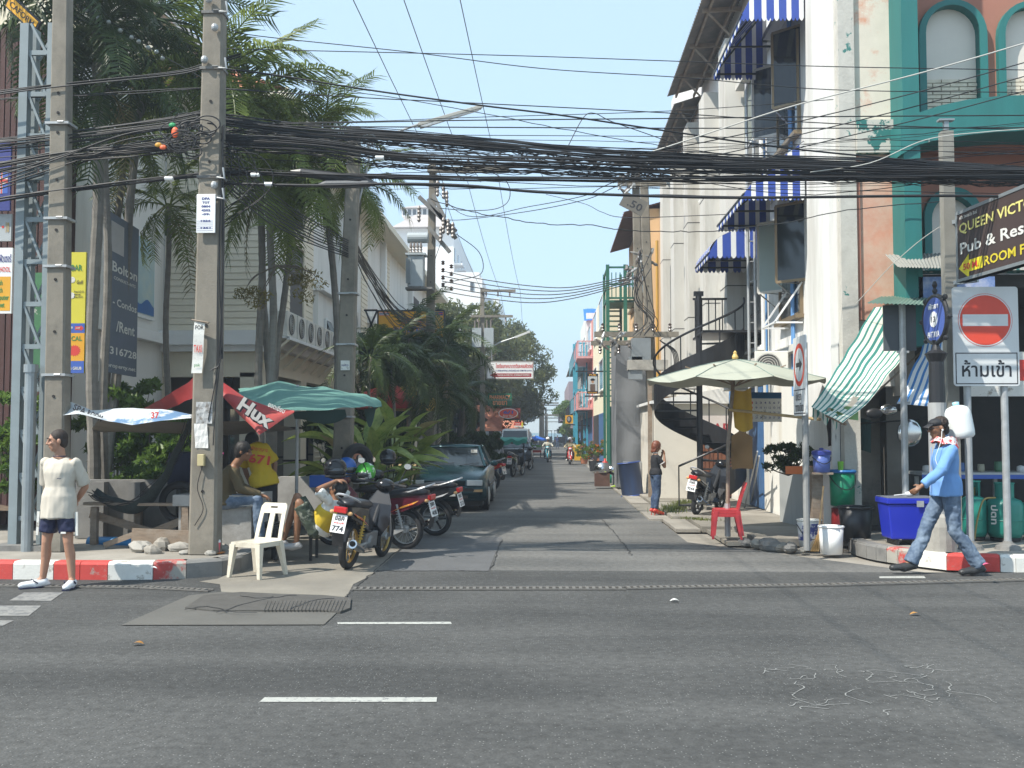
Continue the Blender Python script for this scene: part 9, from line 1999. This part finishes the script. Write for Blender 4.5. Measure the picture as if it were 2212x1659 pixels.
# 2 walking man carrying a white water bottle
J=dict(J0);J.update(head=(0,-.09,1.63),neck=(0,-.03,1.46),chest=(0,-.01,1.27),hpit=radians(8),shL=(.175,-.02,1.40),shR=(-.165,.02,1.43),elL=(.25,-.19,1.16),wrL=(.24,-.40,1.00),elR=(-.24,.10,1.52),wrR=(-.14,.16,1.66),hipL=(.09,0,.93),hipR=(-.09,0,.93),knL=(.10,.03,.50),anL=(.10,.30,.12),toeL=(.10,.15,.04),knR=(-.09,-.20,.52),anR=(-.09,-.38,.13),toeR=(-.09,-.55,.07),hem=(0,0,.88))
m_bsh=M('sky blue cotton',(.15,.31,.60),.8,.05,4,.05);m_jean=M('faded denim',(.085,.125,.19),.9,.12,5,.15,fine=120,col2=(.24,.30,.37),amt=.42,scale2=5,sharp=.15)
def ex2(t,hp,H,cl,J):
 g_=Fig();g_.ell(hp(0,.0,.058),.086,.098,.055,H);q=cl('cap',g_,M('cap black',(.015,.015,.018),.7),0,2)
 q=MB();q.smooth=True;q.grid(lambda u,v:hp((-.07+.14*u)*(1-.25*v),-.075-.085*v*sin(pi*(.2+.6*u)),.062-.03*v-.012*(2*u-1)**2),10,4);q.build('cap_peak',MATC['cap black'],t,fix=False)
 g_=Fig();g_.ell(hp(0,.045,.05),.085,.075,.072,H);g_.ell(hp(0,.075,-.02),.06,.04,.06,H);cl('curly_hair',g_,h_br,.012,1,50,st=(1,1,1))
 q=MB();[q.ball(hp(.034*s_,-.098,.006),.024,.008,.017,10,6,H)for s_ in (-1,1)];q.tube([hp(.058,-.09,.012),hp(.082,-.02,.01)],.004,4);q.build('sunglasses',m_plast,t)
 q=MB();q.smooth=True;q.grid(lambda u,v:V3((.115*cos(2*pi*u)*(1+.35*v),.02+.12*sin(2*pi*u)*(1+.25*v)-.03,1.53-.085*v-.04*sin(2*pi*u)*v+.012*sin(u*40))),36,4);q.build('bandana',M('red white bandana',(.62,.05,.05),.8,.1,5,.1,col2=(.7,.68,.66),amt=.5,scale2=22,sharp=.03),t,fix=False)
 q=MB();q.ball(hp(.088,.01,-.02),.010,.012,.012,8,6);q.tube(crv([hp(.088,.0,-.03),(.12,-.11,1.50),(.13,-.15,1.40),(.12,-.18,1.30),(.14,-.17,1.22)],5),.0035,4);q.build('earphone',m_whitec,t)
 q=MB();q.tube([(.0,-.165,1.42),(.0,-.175,1.2),(0,-.18,.92)],.005,4);q.build('button_band',M('pale blue seam',(.25,.4,.7),.8),t)
 for z_ in (.24,):pass
p=(g(1998,1238)+g(2100,1246))/2
wk=person('man in a blue shirt and jeans walking left with a white bottle on his shoulder',p,radians(-84),J,sk2,None,h_br,('long',m_bsh,.026,.010),('flare',m_jean),M('dark shoe',(.03,.03,.03),.5,.1,8,.05),sc=1.045,vox=.0085,hands=[((.24,-.40,1.00),(0,-.75,-.55),(-1,0,-.1),-1,.45),((-.14,.16,1.66),(.55,.2,.6),(0,0,1),1,.5)],extra=ex2)
jb=thing('water_bottle','big translucent white water bottle with a blue cap on the walking man\'s shoulder','water bottle',at(2079,948,p.y+.12),0,rot=(radians(-4),radians(-8),0))
m_jug=M('milky plastic',(.72,.74,.72),.35,.04,3,.02);q=MB();q.smooth=True;q.lathe([(.0,0),(.12,.005),(.145,.03),(.15,.08),(.15,.26),(.142,.32),(.115,.365),(.07,.385),(.045,.39),(.0,.39)],28,sy=1.0);q.build('bottle_body',m_jug,jb)
q=MB();q.smooth=True;q.lathe([(.038,.385),(.038,.43),(0,.435)],18);q.build('cap',M('pale blue cap',(.35,.6,.72),.4),jb);jb.scale=(1.0,1.0,1.02)
# 3 woman with red heels
J=dict(J0);J.update(head=(0,-.03,1.62),hpit=radians(18),elL=(.20,-.14,1.15),elR=(-.20,-.14,1.15),wrL=(.07,-.20,1.42),wrR=(-.06,-.20,1.42),shL=(.15,0,1.38),shR=(-.15,0,1.38),knL=(.07,-.02,.52),knR=(-.07,-.02,.52),anL=(.06,.06,.16),anR=(-.06,.03,.16),toeL=(.07,-.08,.04),toeR=(-.06,-.11,.04),heel=1,hem=(0,0,.96))
def ex3(t,hp,H,cl,J):
 q=MB();q.torus(.066,.010,(0,-.0,1.475),'Z',18,6);q.build('white_collar',m_whitec,t)
 for k in ('L','R'):a=V3(J['sh'+k]).lerp(V3(J['el'+k]),.60);q=MB();q.tube([a,a+(V3(J['el'+k])-a).normalized()*.015],.070,14);q.build('sleeve_trim',m_whitec,t)
 for k in ('L','R'):a=V3(J['an'+k]);q=MB();q.tube([(a.x,a.y+.02,.11),(a.x,a.y+.03,0)],.010,6);q.build('heel',M('red shoe',(.5,.04,.02),.35),t)
hr3=M('auburn hair',(.16,.045,.02),.5,.3,14,.3,stretch=(4,4,.6));m_bk=M('black knit',(.015,.015,.018),.85,.1,4,.1);m_dj=M('dark denim',(.035,.06,.12),.9,.2,5,.1,col2=(.10,.15,.22),amt=.42,scale2=4,sharp=.15)
person('woman in a black polo, jeans and red heels standing by the low white wall',g(1417,1113,.03),radians(108),J,sk2,'bob',hr3,('polo',m_bk,.008,.004),('skinny',m_dj),M('red shoe',(.5,.04,.02),.35),sc=.83,vox=.011,hands=[((.07,-.20,1.42),(-.3,-.1,1),(0,1,0),-1,.5),((-.06,-.20,1.42),(.3,-.1,1),(0,1,0),1,.5)],extra=ex3)
# 4 reclining man on the stool, hands behind his head
Yr=12.6;o=V3((at(690,1150,Yr).x,Yr,0));R4=lambda x,y,dy=0.0:(at(x,y,Yr+dy)-o)
J=dict(head=R4(728,1057),neck=R4(722,1082),chest=R4(712,1105),pelvis=R4(686,1142),shL=R4(733,1090,.14),shR=R4(712,1082,-.15),hipL=R4(686,1146,.1),hipR=R4(680,1146,-.1),elL=R4(748,1058,.25),elR=R4(686,1058,-.25),wrL=R4(742,1040,.1),wrR=R4(728,1038,-.10),knL=R4(642,1072,.16),knR=R4(646,1085,-.14),anL=R4(612,1168,.2),anR=R4(640,1172,-.1),toeL=R4(594,1178,.2),toeR=R4(622,1182,-.1),hyaw=radians(-105),hpit=radians(-25),hem=R4(684,1146),calf=(0,.0,0))
m_vy=M('yellow vest',(.58,.42,.03),.8,.08,4,.05,col2=(.66,.66,.64),amt=.40,scale2=3.0,sharp=.01);m_cam=M('camouflage cloth',(.045,.06,.04),.9,.2,4,.1,col2=(.20,.21,.17),amt=.45,scale2=9,sharp=.02)
def ex4(t,hp,H,cl,J):
 side=(V3(J['shL'])-V3(J['shR'])).normalized();c,p,n=V3(J['chest']),V3(J['pelvis']),V3(J['neck']);g_=Fig();hw=(V3(J['shL'])-V3(J['shR'])).length/2
 g_.oval([(n.lerp(c,.35),hw*.55,.115),(c,hw*.92+.04,.155),(c.lerp(p,.5),hw*.9+.04,.155),(c.lerp(p,.85),hw*.95+.04,.158)],side);cl('vest',g_,M('mustard vest',(.55,.38,.02),.8,.08,4,.05),.006)
rc4=person('man in a yellow and white vest leaning back on a stool, hands behind his head',o,0,J,sk2,'short',h_bl,('tee',m_kwhite,.022,.006),('shorts',m_cam,.9),M('grey sandal',(.3,.3,.3),.7),vox=.011,hands=[(R4(728,1038,-.10),(1,.2,0),(0,.3,-1),-1,.5),(R4(742,1040,.1),(-1,-.2,0),(0,-.3,-1),1,.5)],extra=ex4)
# 5 man in brown seated on the concrete seat, facing right
Yr=12.75;o5=V3((at(480,1095,Yr).x,Yr,0));R5=lambda x,y,dy=0.0:(at(x,y,Yr+dy)-o5)
J=dict(head=R5(527,976),neck=R5(508,1005),chest=R5(496,1030),pelvis=R5(484,1082),shL=R5(505,1012,.16),shR=R5(503,1018,-.15),hipL=R5(488,1084,.1),hipR=R5(488,1084,-.08),elL=R5(520,1050,.2),elR=R5(517,1056,-.18),wrL=R5(560,1068,.12),wrR=R5(566,1070,-.06),knL=R5(554,1078,.12),knR=R5(556,1080,-.1),anL=R5(560,1165,.14),anR=R5(562,1168,-.08),toeL=R5(582,1178,.14),toeR=R5(584,1180,-.08),hyaw=radians(88),hpit=radians(8),hem=R5(484,1088),calf=(0,0,0))
person('man in a brown long-sleeved shirt and jeans seated by the main pole, facing right',o5,0,J,sk2,'short',h_bl,('long',M('brown shirt',(.10,.075,.035),.85,.1,4,.05),.018,.006),('jeans',m_jean),M('black sandal',(.02,.02,.02),.7),vox=.011,hands=[(R5(566,1070,-.06),(1,0,-.3),(0,0,-1),1,.5),(R5(560,1068,.12),(1,0,-.3),(0,0,-1),-1,.5)])
# 6 man bending in a yellow numbered vest
Yr=13.9;o6=V3((at(570,1120,Yr).x,Yr,0));R6=lambda x,y,dy=0.0:(at(x,y,Yr+dy)-o6)
J=dict(head=R6(545,955,.25),neck=R6(552,965,.1),chest=R6(556,985),pelvis=R6(573,1045),shL=R6(573,965,.12),shR=R6(533,968,.0),hipL=R6(583,1052,.05),hipR=R6(562,1052,-.0),elL=R6(594,1000,.15),elR=R6(528,1010,.1),wrL=R6(590,1045,.1),wrR=R6(540,1045,.1),knL=R6(590,1110,.0),knR=R6(568,1112,-.05),anL=R6(592,1170,.1),anR=R6(570,1172,.05),toeL=R6(598,1182,.25),toeR=R6(574,1184,.2),hyaw=radians(160),hpit=radians(20),hem=R6(572,1050),calf=(0,0,0))
def ex6(t,hp,H,cl,J):
 T_=Matrix.Translation(R6(560,992,-.185))@Matrix.Rotation(radians(8),4,'Y');q=MB();q.text('671',0,0,.30,.13,y=0,T=T_,bold=.03);q.build('lettering',m_redp,t,fix=False)
 T_=Matrix.Translation(R6(560,970,-.18))@Matrix.Rotation(radians(8),4,'Y');q=MB();q.text('พัทยากลาง',0,0,.24,.06,y=0,T=T_);q.build('lettering',m_redp,t,fix=False)
person('man seen from behind in a bright yellow vest numbered 671',o6,0,J,sk2,'short',h_bl,('tee',M('bright yellow vest',(.62,.42,.02),.8,.06,4,.05),.035,.01),('jeans',M('black trousers',(.012,.012,.014),.8)),m_plast,vox=.013,extra=ex6)
# 7 cart customer
J=dict(J0);J.update(hpit=radians(20),elL=(.22,-.12,1.15),wrL=(.14,-.30,1.05),elR=(-.24,-.02,1.12),wrR=(-.22,-.2,.98))
def ex7(t,hp,H,cl,J):q=MB();q.smooth=True;q.lathe([(.16,0),(.10,.03),(.09,.12),(0,.14)],16,tuple(hp(0,0,.03)));q.build('bucket_hat',M('pinkish hat',(.16,.05,.05),.8),t)
person('woman in a grey top and dark trousers standing at the food cart',g(1076,1026),radians(165),J,sk2,'bob',h_bl,('long',M('grey jersey',(.30,.30,.32),.85),.016,.005),('jeans',m_dj),m_plast,sc=.80,vox=.02,extra=ex7)
# riders
JR=dict(J0);JR.update(head=(0,-.05,1.50),neck=(0,.0,1.33),chest=(0,.02,1.15),pelvis=(0,.08,.88),shL=(.18,0,1.27),shR=(-.18,0,1.27),elL=(.30,-.14,1.10),elR=(-.30,-.14,1.10),wrL=(.34,-.36,1.03),wrR=(-.34,-.36,1.03),hipL=(.10,.06,.86),hipR=(-.10,.06,.86),knL=(.20,-.32,.70),knR=(-.20,-.32,.70),anL=(.20,-.10,.34),anR=(-.20,-.10,.34),toeL=(.22,-.26,.28),toeR=(-.22,-.26,.28),hem=(0,.08,.88),calf=(0,0,0))
def hel(m):
 def ex(t,hp,H,cl,J):q=MB();q.smooth=True;q.ball(hp(0,.01,.05),.125,.135,.105,16,10,H);q.build('helmet',m,t);q=MB();q.smooth=True;q.grid(lambda u,v:hp(-.08+.16*u,-.11-.07*v*sin(pi*u),.06-.015*v),6,2);q.build('helmet_peak',m,t,fix=False)
 return ex
for i,(mt,lab,m1,m2,hm_)in enumerate(((RB[0],'rider in a white helmet and cream jacket on the turquoise motorbike',M('cream jacket',(.45,.43,.36),.85),M('navy trousers',(.02,.03,.06),.85),m_whitec),(RB[1],'rider in a white helmet and khaki shirt on the red motorbike',M('khaki shirt',(.42,.36,.22),.85),M('dark olive trousers',(.035,.035,.03),.85),M('pale helmet',(.6,.62,.64),.3)))):
 mt.scale=(.86,.86,.86);rz=mt.rotation_euler.z+pi/2
 f=V3((cos(mt.rotation_euler.z),sin(mt.rotation_euler.z),0))
 person(lab,V3(mt.location)+f*.50*.86,rz,JR,sk2,None,h_bl,('long',m1,.022,.007),('jeans',m2),m_kwhite if i else m_plast,sc=.86,vox=.022,extra=hel(hm_))
J=dict(J0);J.update(knL=(.1,-.12,.5),anL=(.1,-.2,.1),toeL=(.1,-.36,.04))
person('distant pedestrian in a dark blue shirt walking at the sea end of the street',g(1204,969),radians(10),J,sk2,'short',h_bl,('tee',M('dark blue shirt',(.03,.05,.14),.85),.02,.004),('jeans',m_dj),m_plast,sc=.8,vox=.03)
# string of globe lamps in the palms
for i,(x,y)in enumerate(((186,22),(212,39),(235,48),(260,66),(284,81),(300,90),(320,103),(338,112),(351,126))):
 p=at(x,y,13.8);q=MB();q.smooth=True;q.ball(p,.034,seg=12,rings=8);setp(solo(q,'globe_lamp',M('clear globe',(.22,.24,.22),.08,.1,3,0,spec=.9),'small clear globe lamp hanging in a string among the high palm fronds','lamp'),group='string of globe lamps in the palms')
q=MB();q.tube([at(150,5,13.8),at(212,34,13.8),at(260,60,13.8),at(351,120,13.8),at(440,170,13.0)],.005,4);solo(q,'lamp_string',m_wire,'thin cord carrying the globe lamps','cord')
bpy.data.scenes.remove(TMP)
